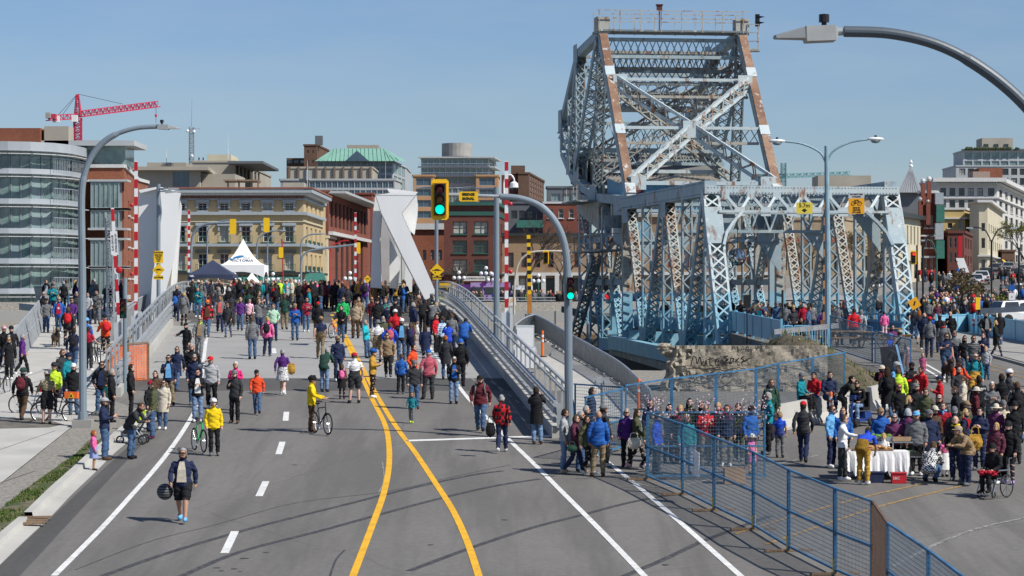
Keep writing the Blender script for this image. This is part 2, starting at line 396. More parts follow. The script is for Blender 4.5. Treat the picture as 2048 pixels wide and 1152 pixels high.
for dy in(0,.22,.42):
 c=G(64-dy*34,1044+dy*30);MB().bar(c+V((-.35,.1,.1)),c+V((.42,.28,.1)),.18,.05).obj("plank",TIMB,q)
# real grass blades over the verge
gr=MB()
for i in range(9000):
 t=R.random();s=R.random()
 x0,y0=(-30+236*t,1109-213*t);x1,y1=(-30+220*t,1042-158*t)
 p=G(x0+(x1-x0)*s,y0+(y1-y0)*s)+V((0,0,.05));
 if math.sin(p.x*2.3)+math.sin(p.y*1.7+1)+math.sin(p.x*6.1-p.y*3.3)*.7+R.gauss(0,.5)<.1:continue
 a=R.random()*6.28;h=R.uniform(.02,.075);w=R.uniform(.012,.03);dx,dy=math.cos(a),math.sin(a);l=R.uniform(-.05,.05)
 gr.face([p+V((-dx*w,-dy*w,0)),p+V((dx*w,dy*w,0)),p+V((l,l*.6,h))],R.choice((0,0,1,2)))
GRA=[mat("grass_green",(.05,.10,.018),.8,var=.3,spec=.2),mat("grass_lime",(.085,.13,.025),.8,var=.3,spec=.2),mat("grass_dry",(.20,.17,.085),.8,var=.3,spec=.2)]
gr.obj("verge_grass",GRA,kind="stuff")
# ---- road markings
lay("edge_line",[(108,1152),(200,1060),(262,992),(310,938),(345,893),(375,848),(392,812),(404,745),(411,690),(418,640),(424,612)],.15,.009,LINEW,**ST)
for x0,y0,x1,y1 in((449,1107,470,1063),(518,993,532,963),(557,909,565,884),(571,842,573,824),(567,789,566,774),(549,707,547,697)):
 lay("lane_dash",[(x0,y0),(x1,y1)],.19,.009,LINEW,n=2,**ST)
lay("centre_line",[(703,1160),(745,1050),(768,985),(778,930),(777,882),(768,845),(745,800),(722,750),(700,700),(680,660),(664,630),(650,606)],.165,.009,LINEY,**ST)
lay("centre_line",[(960,1160),(935,1085),(905,1020),(870,965),(830,905),(800,865),(772,822),(745,775),(720,725),(693,675),(674,640),(657,606)],.165,.009,LINEY,**ST)
lay("stop_line",[(812,882),(960,877),(1108,872)],.42,.009,LINEW,n=3,**ST)
lay("edge_line",[(1296,1160),(1200,1060),(1130,990),(1075,935),(1018,880),(976,838),(932,792),(898,745),(872,712),(850,680),(832,650)],.15,.009,LINEW,**ST)
lay("edge_line",[(1490,1160),(1400,1080),(1320,1010),(1250,952),(1206,917),(1172,888),(1150,868)],.15,.009,LINEW,**ST)
for k in range(9):
 for(ax,ay,bx,by)in((925,742,1075,862),(950,738,1095,850)):
  t=k/9;lay("cycle_lane_dash",[(ax+(bx-ax)*t,ay+(by-ay)*t),(ax+(bx-ax)*(t+.055),ay+(by-ay)*(t+.055))],.1,.009,LINEF,n=2,**ST)
for pts in([(195,1156),(330,1108),(470,1066),(560,1042),(700,1007),(820,977),(940,951),(1005,942)],[(355,1156),(480,1104),(640,1062),(760,1029),(880,997),(990,972),(1080,958)],
   [(818,1142),(950,1093),(1060,1057),(1160,1031),(1260,1005),(1340,990)],[(1240,1156),(1330,1118),(1400,1085),(1470,1058),(1540,1032)]):
 lay("tar_band",pts,.17,.006,TAR,**ST)
lay("old_centre_line",[(1470,1068),(1590,1032),(1690,1004),(1790,980),(1850,967)],.11,.009,LINEO,**ST)
lay("old_centre_line",[(1530,1090),(1640,1052),(1750,1016),(1840,992),(1915,974),(1990,955)],.11,.009,LINEO,**ST)
lay("faded_edge_line",[(1785,1134),(1870,1090),(1960,1056),(2080,1030)],.12,.009,LINEF,**ST)
lay("faded_edge_line",[(1255,962),(1330,975),(1440,955),(1540,932),(1640,910)],.10,.009,LINEF,**ST)
lay("street_line",[(1790,690),(1890,716),(1985,740),(2070,762)],.10,.009,LINEO,**ST)
lay("street_line",[(1796,685),(1896,711),(1992,734),(2075,755)],.10,.009,LINEO,**ST)
lay("crossing_line",[(1850,728),(1880,745),(1905,760)],.12,.009,LINEW,**ST);lay("crossing_line",[(1850,738),(1878,755),(1890,765)],.12,.009,LINEW,**ST)
lay("turn_mark",[(1868,770),(1895,764)],.35,.009,LINEF,n=2,**ST)
lay("turn_mark",[(2030,728),(2060,730)],.3,.009,LINEF,n=2,**ST)
# far pavement beside the blue railing
poly_px("far_pavement",[(1870,674),(1960,706),(2090,742),(2260,742),(2260,668),(1960,650),(1890,655)],.13,CONC,**ST)
b=MB();pk=[G(1862,668),G(1910,690),G(1960,708),G(2090,744)]
for i in range(3):b.bar(pk[i]+V((0,0,.06)),pk[i+1]+V((0,0,.06)),.18,.13)
b.obj("far_kerb",CONC,**ST)
# gravel, soil bank and weeds round the broken wall
poly_px("gravel_patch",[(1148,905),(1215,912),(1290,902),(1400,878),(1420,800),(1300,790),(1160,800),(1138,852)],.012,mat("dark_gravel",(.13,.125,.11),.95,sc=6,var=.5,bump=.9,bsc=26,det=8),**ST)
# soil bank rising to the old deck: a real mound
def bank(X,Y):
 u=sst((X-10.2)/1.6)*sst((14.8-X)/2.8);v=sst((Y-88.5)/9.5)*sst((121-Y)/9)
 return zg(X,Y)-.08+u*v*(1.05+.12*math.sin(X*3+Y)+.1*math.sin(X*7.1-Y*2.2))
SOIL,t_,b_,o_=base("weedy_soil",.95,.2)
k_=mixnode(t_,(.105,.085,.055),(.17,.145,.10),noise(t_,o_,2.0,8,.35,.65));k_=mixnode(t_,k_,(.055,.062,.022),noise(t_,o_,.7,8,.5,.62));t_.links.new(k_,b_.inputs[0]);bumpn(t_,b_,noise(t_,o_,9,8,.2,.8),1,.06)
grid_obj("soil_bank",[8.8+i*.35 for i in range(26)],[88+i*1.1 for i in range(31)],bank,SOIL,kind="structure")
wd=MB()
for i in range(3000):
 X,Y=R.uniform(9.3,16.5),R.uniform(89,119);z=bank(X,Y)
 if z<zg(X,Y)+.1 or math.sin(X*1.9+2)*math.sin(Y*.55)+R.gauss(0,.4)<.05:continue
 a=R.random()*6.28;h=R.uniform(.06,.26)*(1.5 if Y>108 else 1);w=R.uniform(.012,.04);dx,dy=math.cos(a),math.sin(a);l=R.gauss(0,.1);p=V((X,Y,z-.02))
 wd.face([p+V((-dx*w,-dy*w,0)),p+V((dx*w,dy*w,0)),p+V((l+dx*w*.3,l*.6,h))],R.choice((0,0,1,2,2)))
 if R.random()<.012:wd.ball(p+V((l,0,h)),.035,5,3)
wd.obj("bank_weeds",GRA+[mat("dandelion",(.7,.55,.02),.6)],kind="stuff")
# ================================================================= NEW BRIDGE: parapets, rails, curved footpaths, rings
def rail_line(name,label,fx,Y0,Y1,out,m,ped=True):
 """steel traffic rail on a concrete kerb plus outer hand rails, along X=fx(Y)"""
 t=thing(name,label,"guardrail",zs((fx(Y0),Y0),0))
 n=int((Y1-Y0)/2);P=[V((fx(Y0+i*2),Y0+i*2,zg(fx(Y0+i*2),Y0+i*2)))for i in range(n+1)]
 b=MB()
 for i in range(n):b.bar(P[i]+V((0,0,.17)),P[i+1]+V((0,0,.17)),.42,.36)
 b.obj("concrete_kerb",CONCL,t)
 for z,w,h,o in((.56,.10,.15,-.12),(.86,.10,.17,-.12),(1.10,.13,.10,-.10))+(((1.34,.06,.07,.3),(1.62,.08,.08,.3))if ped else()):
  b=MB()
  for i in range(n):b.bar(P[i]+V((o*out,0,z)),P[i+1]+V((o*out,0,z)),w,h)
  b.obj("rail",m,t)
 for i in range(0,n+1):
  if P[i].y>150:break
  p=P[i];MB().box(p+V((0,0,.7)),(.12,.2,.74)).obj("post",m,t)
  if not ped:continue
  for z_ in(0,1):MB().bar(p+V((.3*out,z_,.1+.2*z_)),p+V((.3*out,z_,1.6)),.06-.01*z_,.08).obj("handrail_post",m if i%3 else GALVD,t)
  MB().bar(p+V((0,0,.35)),p+V((.34*out,0,.35)),.08,.08).obj("bracket",m,t)
 return t
rail_line("guardrail","galvanised bridge guardrail with outer handrails beside the cycle lane",ER,80.2,246,1,GALV)
rail_line("guardrail","galvanised guardrail between the road and the white bridge ring by the orange netting",EL,93,246,-1,GALV)
# concrete footpath that loops away on the river side, with leaning steel balusters
pathl=cr([G(x,y)for x,y in((1322,842),(1262,782),(1200,742),(1146,712),(1110,690),(1085,678),(1060,676),(1035,684),(1012,702))],8)
pathr=cr([G(x,y)for x,y in((1150,850),(1146,800),(1120,770),(1090,740),(1060,722),(1045,712),(1030,706),(1015,704),(1005,712))],8)
b=MB()
for i in range(len(pathl)-1):
 q=[pathr[i],pathl[i],pathl[i+1],pathr[i+1]];b.face([p+V((0,0,.05))for p in q])
 b.face([pathl[i]+V((0,0,.05)),pathl[i]+V((0,0,-.6)),pathl[i+1]+V((0,0,-.6)),pathl[i+1]+V((0,0,.05))])
b.obj("footpath",CONCL,**ST)
tf=thing("path_railing","grey curved railing of leaning steel bars along the pale concrete footpath","railing",pathl[0])
b=MB();tp=[];L=0;last=None
for i in range(len(pathl)-1):
 p,q=pathl[i],pathl[i+1];d=q-p;n=max(1,round(d.length/.27));s=V((d.y,-d.x,0)).normalized()*-1
 for k in range(n):
  c=p+d*(k/n);o=s*.34+d.normalized()*.18;hh=1.0+.1*sst((c.y-100)/20)
  w_=d.normalized()*.18+s*.06;MB().prism([c+V((0,0,-.1)),c+w_+V((0,0,-.1)),c+w_+o+V((0,0,hh)),c+o+V((0,0,hh))],s*.025).obj('slat',GALVD,tf)
 tp.append(p+s*.34+d.normalized()*.18+V((0,0,1.0+.1*sst((p.y-100)/20))))
MB().tube(tp,.035,6).obj("handrail",GALV,tf)
b=MB();b.tube([p-V((0,0,.9))+V((.1,0,0))for p in tp],.03,5);b.obj("bottom_rail",GALVD,tf)
for i in range(0,len(pathl)-1,2):
 MB().box(pathl[i]+V((-.12,-.05,.03)),(.4,.28,.14),.5).obj("foot_block",CONCL,tf)
# walking path on the far side of the ring (the one packed with people)
PL=lambda Y:-20.9-.128*(Y-112)-.0009*max(0,Y-120)**2
PR=lambda Y:-17.9-.05*(Y-112)
strip("side_path",PL,PR,112,200,.06,CONCL,th=.5,nx=4,**ST)
def mesh_rail(label,f,Y0,Y1,lean):
 t=thing("path_railing",label,"railing",zs((f(Y0),Y0),0));b=MB();n=int((Y1-Y0)/.16);top=[]
 for i in range(n):
  Y=Y0+i*.16;p=zs((f(Y),Y),.05);b.bar(p,p+V((lean,.12,1.3)),.02,.06)
  if i%10==0:top.append(p+V((lean,.12,1.3)))
 b.obj("baluster",GALVD,t,kind="stuff");MB().tube(top,.04,6).obj("handrail",GALV,t);MB().tube([p-V((lean*.6,0,.62))for p in top],.03,6).obj("mid_rail",GALV,t)
mesh_rail("outward leaning grey bar railing on the water side of the crowded footpath",PL,104,180,-.28)
mesh_rail("grey bar railing between the crowded footpath and the white ring",PR,116,165,.2)
# white ring supports: folded plates, modelled as closed faceted solids
def ring_solid(name,label,front,back,m):
 """front/back: matching outlines as (px,py,Y) of the near and the far face"""
 t=thing(name,label,"bridge ring",ray(*front[0]));A=[ray(*p)for p in front];B=[ray(*p)for p in back];return t,A,B
def prismAB(A,B):
 b=MB();n=len(A);return b.raw(A+B,[tuple(range(n)),tuple(range(2*n-1,n-1,-1))]+[(i,n+i,n+(i+1)%n,(i+1)%n)for i in range(n)])
t=thing("bridge_ring","white faceted steel ring rising beside the orange netting barrier","bridge ring",ray(300,640,131))
prismAB([ray(x,y,131)for x,y in((314,641),(300,641),(304,560),(318,470),(324,425),(320,380),(362,386),(359,400),(357,428),(355,470),(348,520),(338,560),(326,600))],
  [ray(x,y,133.2)for x,y in((312,640),(300,640),(304,560),(317,470),(322,425),(318,381),(361,386),(358,400),(356,428),(354,470),(347,520),(337,560),(325,600))]).obj("front_plate",RING,t)
prismAB([ray(x,y,133.4)for x,y in((278,640),(277,384),(318,378),(326,424),(304,560),(300,640))],[ray(x,y,150)for x,y in((282,634),(281,392),(322,388),(330,424),(306,560),(302,634))]).obj("side_box",RING,t)
prismAB([ray(x,y,133)for x,y in((277,380),(281,386),(318,377),(361,384),(318,373))],[ray(x,y,150)for x,y in((281,392),(283,394),(318,386),(356,392),(318,384))]).obj("top_plate",RING,t)
prismAB([ray(x,y,150)for x,y in((350,610),(338,610),(344,540),(352,470),(360,400),(363,410))],[ray(x,y,158)for x,y in((352,606),(340,606),(346,540),(353,470),(361,404),(364,412))]).obj("rear_rib",RING,t)
t=thing("bridge_ring","white faceted steel ring leaning in over the crowded bridge deck","bridge ring",ray(820,610,143))
prismAB([ray(x,y,143)for x,y in((858,614),(810,522),(763,426),(752,391),(830,392),(803,426),(842,515),(884,614))],
  [ray(x,y,144.6)for x,y in((856,613),(807,522),(761,426),(751,392),(829,393),(801,427),(839,515),(881,613))]).obj("front_plate",RING,t)
prismAB([ray(x,y,144.8)for x,y in((833,390),(836,410),(835,432),(829,470),(819,461),(804,427))],[ray(x,y,160)for x,y in((829,394),(831,410),(830,432),(826,466),(815,456),(802,429))]).obj("side_box",RING,t)
prismAB([ray(x,y,145)for x,y in((751,391),(746,425),(741,575),(763,577),(759,481),(762,430))],[ray(x,y,160)for x,y in((755,394),(750,425),(744,572),(764,574),(761,481),(764,432))]).obj("left_column",RING,t)
prismAB([ray(x,y,145)for x,y in((774,377),(780,386),(752,390),(830,391),(836,384))],[ray(x,y,160)for x,y in((774,379),(780,388),(758,392),(826,392),(830,386))]).obj("top_plate",RING,t)
prismAB([ray(x,y,147)for x,y in((779,474),(801,523),(796,578),(779,576))],[ray(x,y,152)for x,y in((780,476),(800,523),(795,576),(780,574))]).obj("inner_plate",RING,t)
prismAB([ray(x,y,146)for x,y in((812,524),(825,556),(824,584),(808,582))],[ray(x,y,150)for x,y in((813,526),(824,556),(823,582),(809,580))]).obj("inner_rib",RING,t)
b=MB();b.box(ray(302,655,130)+V((0,2,-1.2)),(3.2,6,3));b.obj("ring_base",CONC,**ST)
b=MB();b.box(ray(884,622,143)+V((0,2,-1.2)),(2.4,6,3));b.obj("ring_base",CONC,**ST)
grid_obj("shore_bank",[-34+i*3 for i in range(18)],[216+i*1.5 for i in range(16)],lambda X,Y:tz(X,min(Y,238.6))+.06+.12*math.sin(X*1.3+Y*2),DIRT,kind="structure")
GREYJ=mat("joint_grey",(.12,.115,.105),.9)  # dark grey of the abutment panel joints
# far abutment under the promenade
b=MB();b.box((-18,240.2,5.0),(62,2.4,4.2));b.obj("abutment_wall",mat("abutment_concrete",(.40,.39,.36),.9,sc=.25,var=.12),**ST)
for i in range(9):MB().box((-20+i*4,238.98,5.0),(.08,.04,4.2)).obj("wall_joint",GREYJ,**ST)
b=MB()
rk=mat("shore_rock",(.16,.135,.10),.95,sc=1.5,var=.45,bump=.9,bsc=6)
for i in range(260):
 X=R.uniform(-14,14);Y=R.uniform(222,238);b.ball((X,Y,tz(X,Y)),R.uniform(.25,.8),6,0,(1,1,.6))
b.obj("shore_rock",rk,kind="stuff")
tr=thing("promenade_railing","grey three bar railing on the far bank above the concrete abutment","railing",(-8,239.6,7.1))
for i in range(9):MB().box((-7.2+i*1.35,239.5,7.7),(.1,.12,1.3)).obj("post",GALVD,tr)
for z in(7.35,7.75,8.05,8.32):MB().bar((-7.3,239.4,z),(4.0,239.4,z),.09,.1).obj("rail",GALV,tr)
# jetty of old timber and steel left of the lift bridge
tj=thing("timber_jetty","dark timber jetty deck on piles beyond the curved footpath","jetty",(4,214,4))
MB().box((5.2,214,5.2),(8.4,9,.5)).obj("deck",TIMB,tj);MB().box((5.2,209.3,4.6),(8.6,.3,1.0)).obj("edge_beam",mat("dark_timber",(.05,.045,.04),.9,var=.4),tj)
for i in range(5):MB().tube([(1.6+i*1.8,210,-1),(1.6+i*1.8,210,5)],.22,8).obj("pile",MC["dark_timber"],tj)
# ================================================================= BUILDINGS
WFR=mat("window_frame_white",(.55,.56,.55),.5,var=.05);WFD=mat("window_frame_dark",(.03,.035,.035),.5,var=.1);WFG=mat("window_frame_green",(.03,.10,.08),.5,var=.1);WFA=mat("window_frame_alu",(.38,.42,.44),.4,.4,var=.08)
WFRED=mat("window_frame_red",(.28,.04,.035),.5,var=.1)
STY=dict(w=(WFR,GLASSD,2,3,.09),d=(WFD,GLASSD,2,2,.07),g=(WFG,GLASSD,2,2,.12),a=(WFA,GLASST,2,1,.06),b=(WFA,GLASSB,2,1,.06),p=(WFA,GLASSP,2,1,.07),
           s=(WFR,GLASSD,1,2,.07),k=(WFD,GLASSD,1,1,.06),r=(WFRED,GLASSD,1,2,.09),c=(WFR,CURT,1,2,.06),f=(WFA,GLASST,1,1,.05),e=(WFA,CURT,2,1,.06))
WM={}
def winmesh(w,h,st):
 k=(round(w,2),round(h,2),st)
 if k in WM:return WM[k]
 fm,gm,nx,ny,fw=STY[st];b=MB();d=.10
 for x in[fw/2,w-fw/2]+[w*i/nx for i in range(1,nx)]:b.box((x,-.0,h/2),(fw if x in(fw/2,w-fw/2)else fw*.6,d,h))
 for z in[fw/2,h-fw/2]+[h*i/ny for i in range(1,ny)]:b.box((w/2,-.004,z),(w,d,fw if z in(fw/2,h-fw/2)else fw*.6))
 g=MB();g.box((w/2,.05,h/2),(w,.03,h))
 WM[k]=(b.mesh("window"),g.mesh("pane"));return WM[k]
def put_window(t,P,U,z,x,w,h,st,rec,name="window"):
 fme,gme=winmesh(w,h,st);fm,gm=STY[st][:2]
 if R.random()<.16 and gm in(GLASSD,GLASST):gm=CURT if gm is GLASSD else GLASSP
 an=math.atan2(U.y,U.x);inw=V((-U.y,U.x,0))
 o=link(fme,name,fm,t,loc=V((P.x,P.y,z))+U*x+inw*rec,rz=an)
 return o,link(gme,"pane",gm,o)
def facade(b,P,U,W,z0,z1,holes,rec,mi=0):
 xs_=sorted({0,W}|{h[0]for h in holes}|{h[2]for h in holes});zs_=sorted({z0,z1}|{h[1]for h in holes}|{h[3]for h in holes})
 at=lambda x,z,d=0:V((P.x+U.x*x-U.y*d,P.y+U.y*x+U.x*d,z))
 for i in range(len(xs_)-1):
  xa,xb=xs_[i],xs_[i+1];col=[h for h in holes if h[0]<(xa+xb)/2<h[2]];za=z0
  segs=sorted((h[1],h[3])for h in col);
  for(h0,h1)in segs+[(z1,None)]:
   if h0-za>1e-3:b.face([at(xa,za),at(xb,za),at(xb,h0),at(xa,h0)],mi)
   za=h1 if h1 else za
 for(x0,a0,x1,a1)in holes:
  for q in(((x0,a0),(x0,a1)),((x0,a1),(x1,a1)),((x1,a1),(x1,a0)),((x1,a0),(x0,a0))):
   b.face([at(*q[0]),at(*q[1]),at(*q[1],rec+.1),at(*q[0],rec+.1)],mi)
def bld(name,label,cor,ytop,wall,specs,back=14,base=3.,rec=.22,cat="building",roof=None,sill=None,ztop=None):
 pts=[V((ray(px,576,Y).x,Y,0))for px,Y in cor];zt=ztop if ztop is not None else ray(0,ytop,cor[0][1]).z
 t=thing(name,label,cat,(pts[0].x,pts[0].y,base));b=MB()
 for i in range(len(pts)-1):
  P,Q=pts[i],pts[i+1];U=(Q-P).normalized();Wd=(Q-P).length;Y0=cor[i][1];holes=[];todo=[]
  for(nx,xa,xb,wf,rows,st)in specs.get(i,[]):
   cell=(xb-xa)*Wd/nx;w=cell*wf
   for k in range(nx):
    x=xa*Wd+cell*(k+.5)-w/2
    for(ya,yb)in rows:
     za,zb=ray(0,yb,Y0).z,ray(0,ya,Y0).z
     holes.append((x,za,x+w,zb));todo.append((x,za,w,zb-za,st))
  facade(b,P,U,Wd,base,zt,holes,rec)
  for(x,z,w,h,st)in todo:
   o,g=put_window(t,P,U,z,x,w,h,st,rec)
   if sill:
    s=MB();s.box((w/2,-rec-.03,-.09),(w+.3,.28,.16));link(s.mesh("sill"),"sill",sill,o)
 L=pts[0]+V((0,back,0));Rr=pts[-1]+V((0,back,0));ring=pts+[Rr,L]
 for a_,c_ in((pts[-1],Rr),(Rr,L),(L,pts[0])):b.face([V((a_.x,a_.y,base)),V((c_.x,c_.y,base)),V((c_.x,c_.y,zt)),V((a_.x,a_.y,zt))])
 b.obj("wall",wall,t)
 MB().face([V((p.x,p.y,zt-.25))for p in ring]).obj("roof",roof or GALVD,t)
 b=MB()
 for i in range(len(ring)):
  b.bar(V((ring[i].x,ring[i].y,zt-.1)),V((ring[(i+1)%len(ring)].x,ring[(i+1)%len(ring)].y,zt-.1)),.35,.34)
 b.obj("parapet",sill or wall,t)
 return t,pts,zt
def band(t,pts,Y,ya,yb,out,m,name="cornice"):
 """projecting moulding along the visible faces, given by photo rows at depth Y"""
 z0,z1=ray(0,yb,Y).z,ray(0,ya,Y).z;b=MB()
 for i in range(len(pts)-1):
  P,Q=pts[i],pts[i+1];U=(Q-P).normalized();N=V((U.y,-U.x,0))*out/2
  b.bar(V((P.x,P.y,(z0+z1)/2))+N-U*(out/2 if i==0 else-.002),V((Q.x,Q.y,(z0+z1)/2))+N+U*(out if i==len(pts)-2 or True else 0),out,z1-z0)
 return b.obj(name,m,t)
def block(name,label,x0,x1,ya,yb,Y,d,m,cat="building",parent=None,zb=None):
 P=ray(x0,ya,Y);Q=ray(x1,yb,Y);b=MB();z0=Q.z if zb is None else zb;b.box(((P.x+Q.x)/2,Y+d/2,(P.z+z0)/2),(Q.x-P.x,d,P.z-z0))
 return b.obj(name,m,parent,label=label,cat=cat if label else None)
def brick(name,c,s=1.0):
 m,t,b,o=base(name,.9,.2);bt=t.nodes.new("ShaderNodeTexBrick");bt.inputs['Scale'].default_value=3.2*s;bt.inputs['Mortar Size'].default_value=.012
 bt.inputs['Color1'].default_value=(*c,1);bt.inputs['Color2'].default_value=(*[x*.72 for x in c],1);bt.inputs['Mortar'].default_value=(*[x*.8+.04 for x in c],1)
 mp_=t.nodes.new("ShaderNodeMapping");mp_.inputs[2].default_value=(rad(90),0,0);t.links.new(o,mp_.inputs[0]);t.links.new(mp_.outputs[0],bt.inputs[0])
 k=mixnode(t,bt.outputs[0],tuple(x*.6 for x in c),noise(t,o,.35,6,.45,.8));t.links.new(k,b.inputs[0]);return m
BRR=brick("brick_red",(.25,.082,.055));BRD=brick("brick_dark",(.15,.058,.046));BRO=brick("brick_orange",(.29,.105,.06));BRB=brick("brick_brown",(.155,.09,.062));BRT=brick("brick_tan",(.36,.25,.155))
STU=mat("stucco_cream",(.46,.355,.20),.85,sc=.25,var=.09,bump=.1);STUL=mat("stucco_light",(.52,.47,.34),.85,sc=.3,var=.1);TRIM=mat("trim_bluegrey",(.32,.36,.38),.6,var=.08);TRIMW=mat("trim_white",(.55,.55,.53),.6,var=.08)
BEI=mat("beige_concrete",(.36,.325,.265),.85,sc=.2,var=.12);GREYP=mat("grey_panel",(.12,.13,.14),.6,sc=.4,var=.1);TAN=mat("tan_panel",(.42,.24,.12),.75,sc=.4,var=.08);PALEG=mat("pale_grey_panel",(.40,.42,.42),.6,sc=.3,var=.08)
GRN=mat("green_awning",(.035,.15,.12),.7,var=.15);GRNR=mat("green_metal_roof",(.22,.42,.32),.5,sc=.5,var=.12);MAR=mat("terracotta_trim",(.26,.10,.07),.8,var=.15);YST=mat("stucco_yellow",(.50,.37,.15),.85,sc=.3,var=.1)
# ---- cream hotel across the water
t,p,zt=bld("hotel","cream four storey corner hotel with blue grey cornice and green awnings",[(352,335),(607,335),(645,366)],390,STU,
 {0:[(6,-.048,.973,.40,((406,421),(452,484),(507,540)),'w')],1:[(4,.06,.98,.42,((403,424),(452,484),(507,540)),'s')]},back=6,sill=TRIM,rec=.3)
band(t,p,335,379,386,1.2,TRIM);band(t,p,335,386,391,.8,TRIMW);band(t,p,335,396,400,.3,TRIM);band(t,p,335,424,430,.5,TRIM);band(t,p,335,442,444,.2,STUL);band(t,p,335,487,493,.5,TRIM);band(t,p,335,544,549,.7,WFD,"fascia");band(t,p,335,375,378,1.3,MAR)
for k in range(48):
 x=354+k*5.4;q=ray(x,393.5,334.9);MB().box(q+V((0,-.3,0)),(.16,.5,.4)).obj("dentil",MAR,t)
for k in range(6):
 x0=352+255*(-.048+1.021/6*(k+.5))
 for ya in(402.5,448.5,503):MB().box(ray(x0,ya,334.8),(1.75,.4,.38)).obj("lintel",TRIM if ya<500 else WFD,t)
 for ya in(402.5,448.5):
  for s in(-1,1):MB().box(ray(x0+s*10.6,ya+6,334.85),(.22,.3,.9)).obj("bracket",TRIM,t)
 for ya in(478,535):
  b=MB();c=ray(x0,ya,334.6);b.box(c+V((0,.1,-.45)),(1.7,.5,.1));b.bar(c+V((-.85,-.1,.4)),c+V((.85,-.1,.4)),.05,.05)
  for i in range(9):b.bar(c+V((-.85+i*.2125,-.1,-.4)),c+V((-.85+i*.2125,-.1,.4)),.04,.04)
  b.obj("balconet",WFG,t)
for k in range(8):
 a0=ray(470+k*17,551,334.7);b=MB();w_=.98
 b.raw([a0,a0+V((w_,0,0)),a0+V((w_,-1.4,-1.0)),a0+V((0,-1.4,-1.0)),a0+V((0,-1.4,-1.3)),a0+V((w_,-1.4,-1.3))],[(0,1,2,3),(3,2,5,4)]);b.obj("awning",GRN,t)
prismAB([ray(612,548,334),ray(648,548,334),ray(654,566,331),ray(606,566,331)],[q+V((0,.3,.0))for q in(ray(612,546,335),ray(648,546,335),ray(654,565,332),ray(606,565,332))]).obj("awning",GRN,t)
q=U_=(p[2]-p[1]).normalized()
for k in range(4):
 for ya,yb in((478,494),(531,546)):
  c=p[1]+U_*((p[2]-p[1]).length*(.06+.92/4*(k+.5)));N_=V((U_.y,-U_.x,0))
  b=MB();zz=ray(0,(ya+yb)/2,335).z
  for s in(-1,1):b.bar(c+U_*(s*2.3)+N_*.1+V((0,0,zz-.5)),c+U_*(s*2.3)+N_*.1+V((0,0,zz+.5)),1.0,.08,side=U_)
  b.obj("shutter",WFG,t)
tb_=bld("brick_warehouse","red brick warehouse with glazed loft storey behind the cream hotel",[(612,374),(657,374),(735,440)],384,BRR,{1:[(10,.03,.97,.72,((399,452),),'d'),(6,.12,.9,.55,((470,560),),'k')]},back=8,roof=PALEG,ztop=23.2)
t,p,zt=tb_
U_=(p[2]-p[1]).normalized();N_=V((U_.y,-U_.x,0));b=MB();b.bar(p[1]+N_*1.2+V((0,0,zt-.2)),p[2]+N_*1.2+V((0,0,zt-.2)),2.6,.35);b.obj("roof_canopy",PALEG,t)
b=MB();b.bar(p[1]+N_*.3+V((0,0,17.1)),p[2]+N_*.3+V((0,0,17.1)),.8,.5);b.obj("ledge",TRIMW,t)
bld("brick_shop","low stone and brick shopfront between the warehouse and the white ring",[(640,372),(655,372),(668,384)],472,STUL,{0:[(2,.1,.9,.5,((492,512),),'s')],1:[(3,.05,.95,.5,((478,500),),'g')]},back=4)
bld("brick_warehouse","red brick block with white lintels beside the white ring",[(712,455),(745,455)],386,BRR,{0:[(3,.1,.9,.4,((400,412),(425,438),(452,466),(480,496),(512,528)),'s')]})
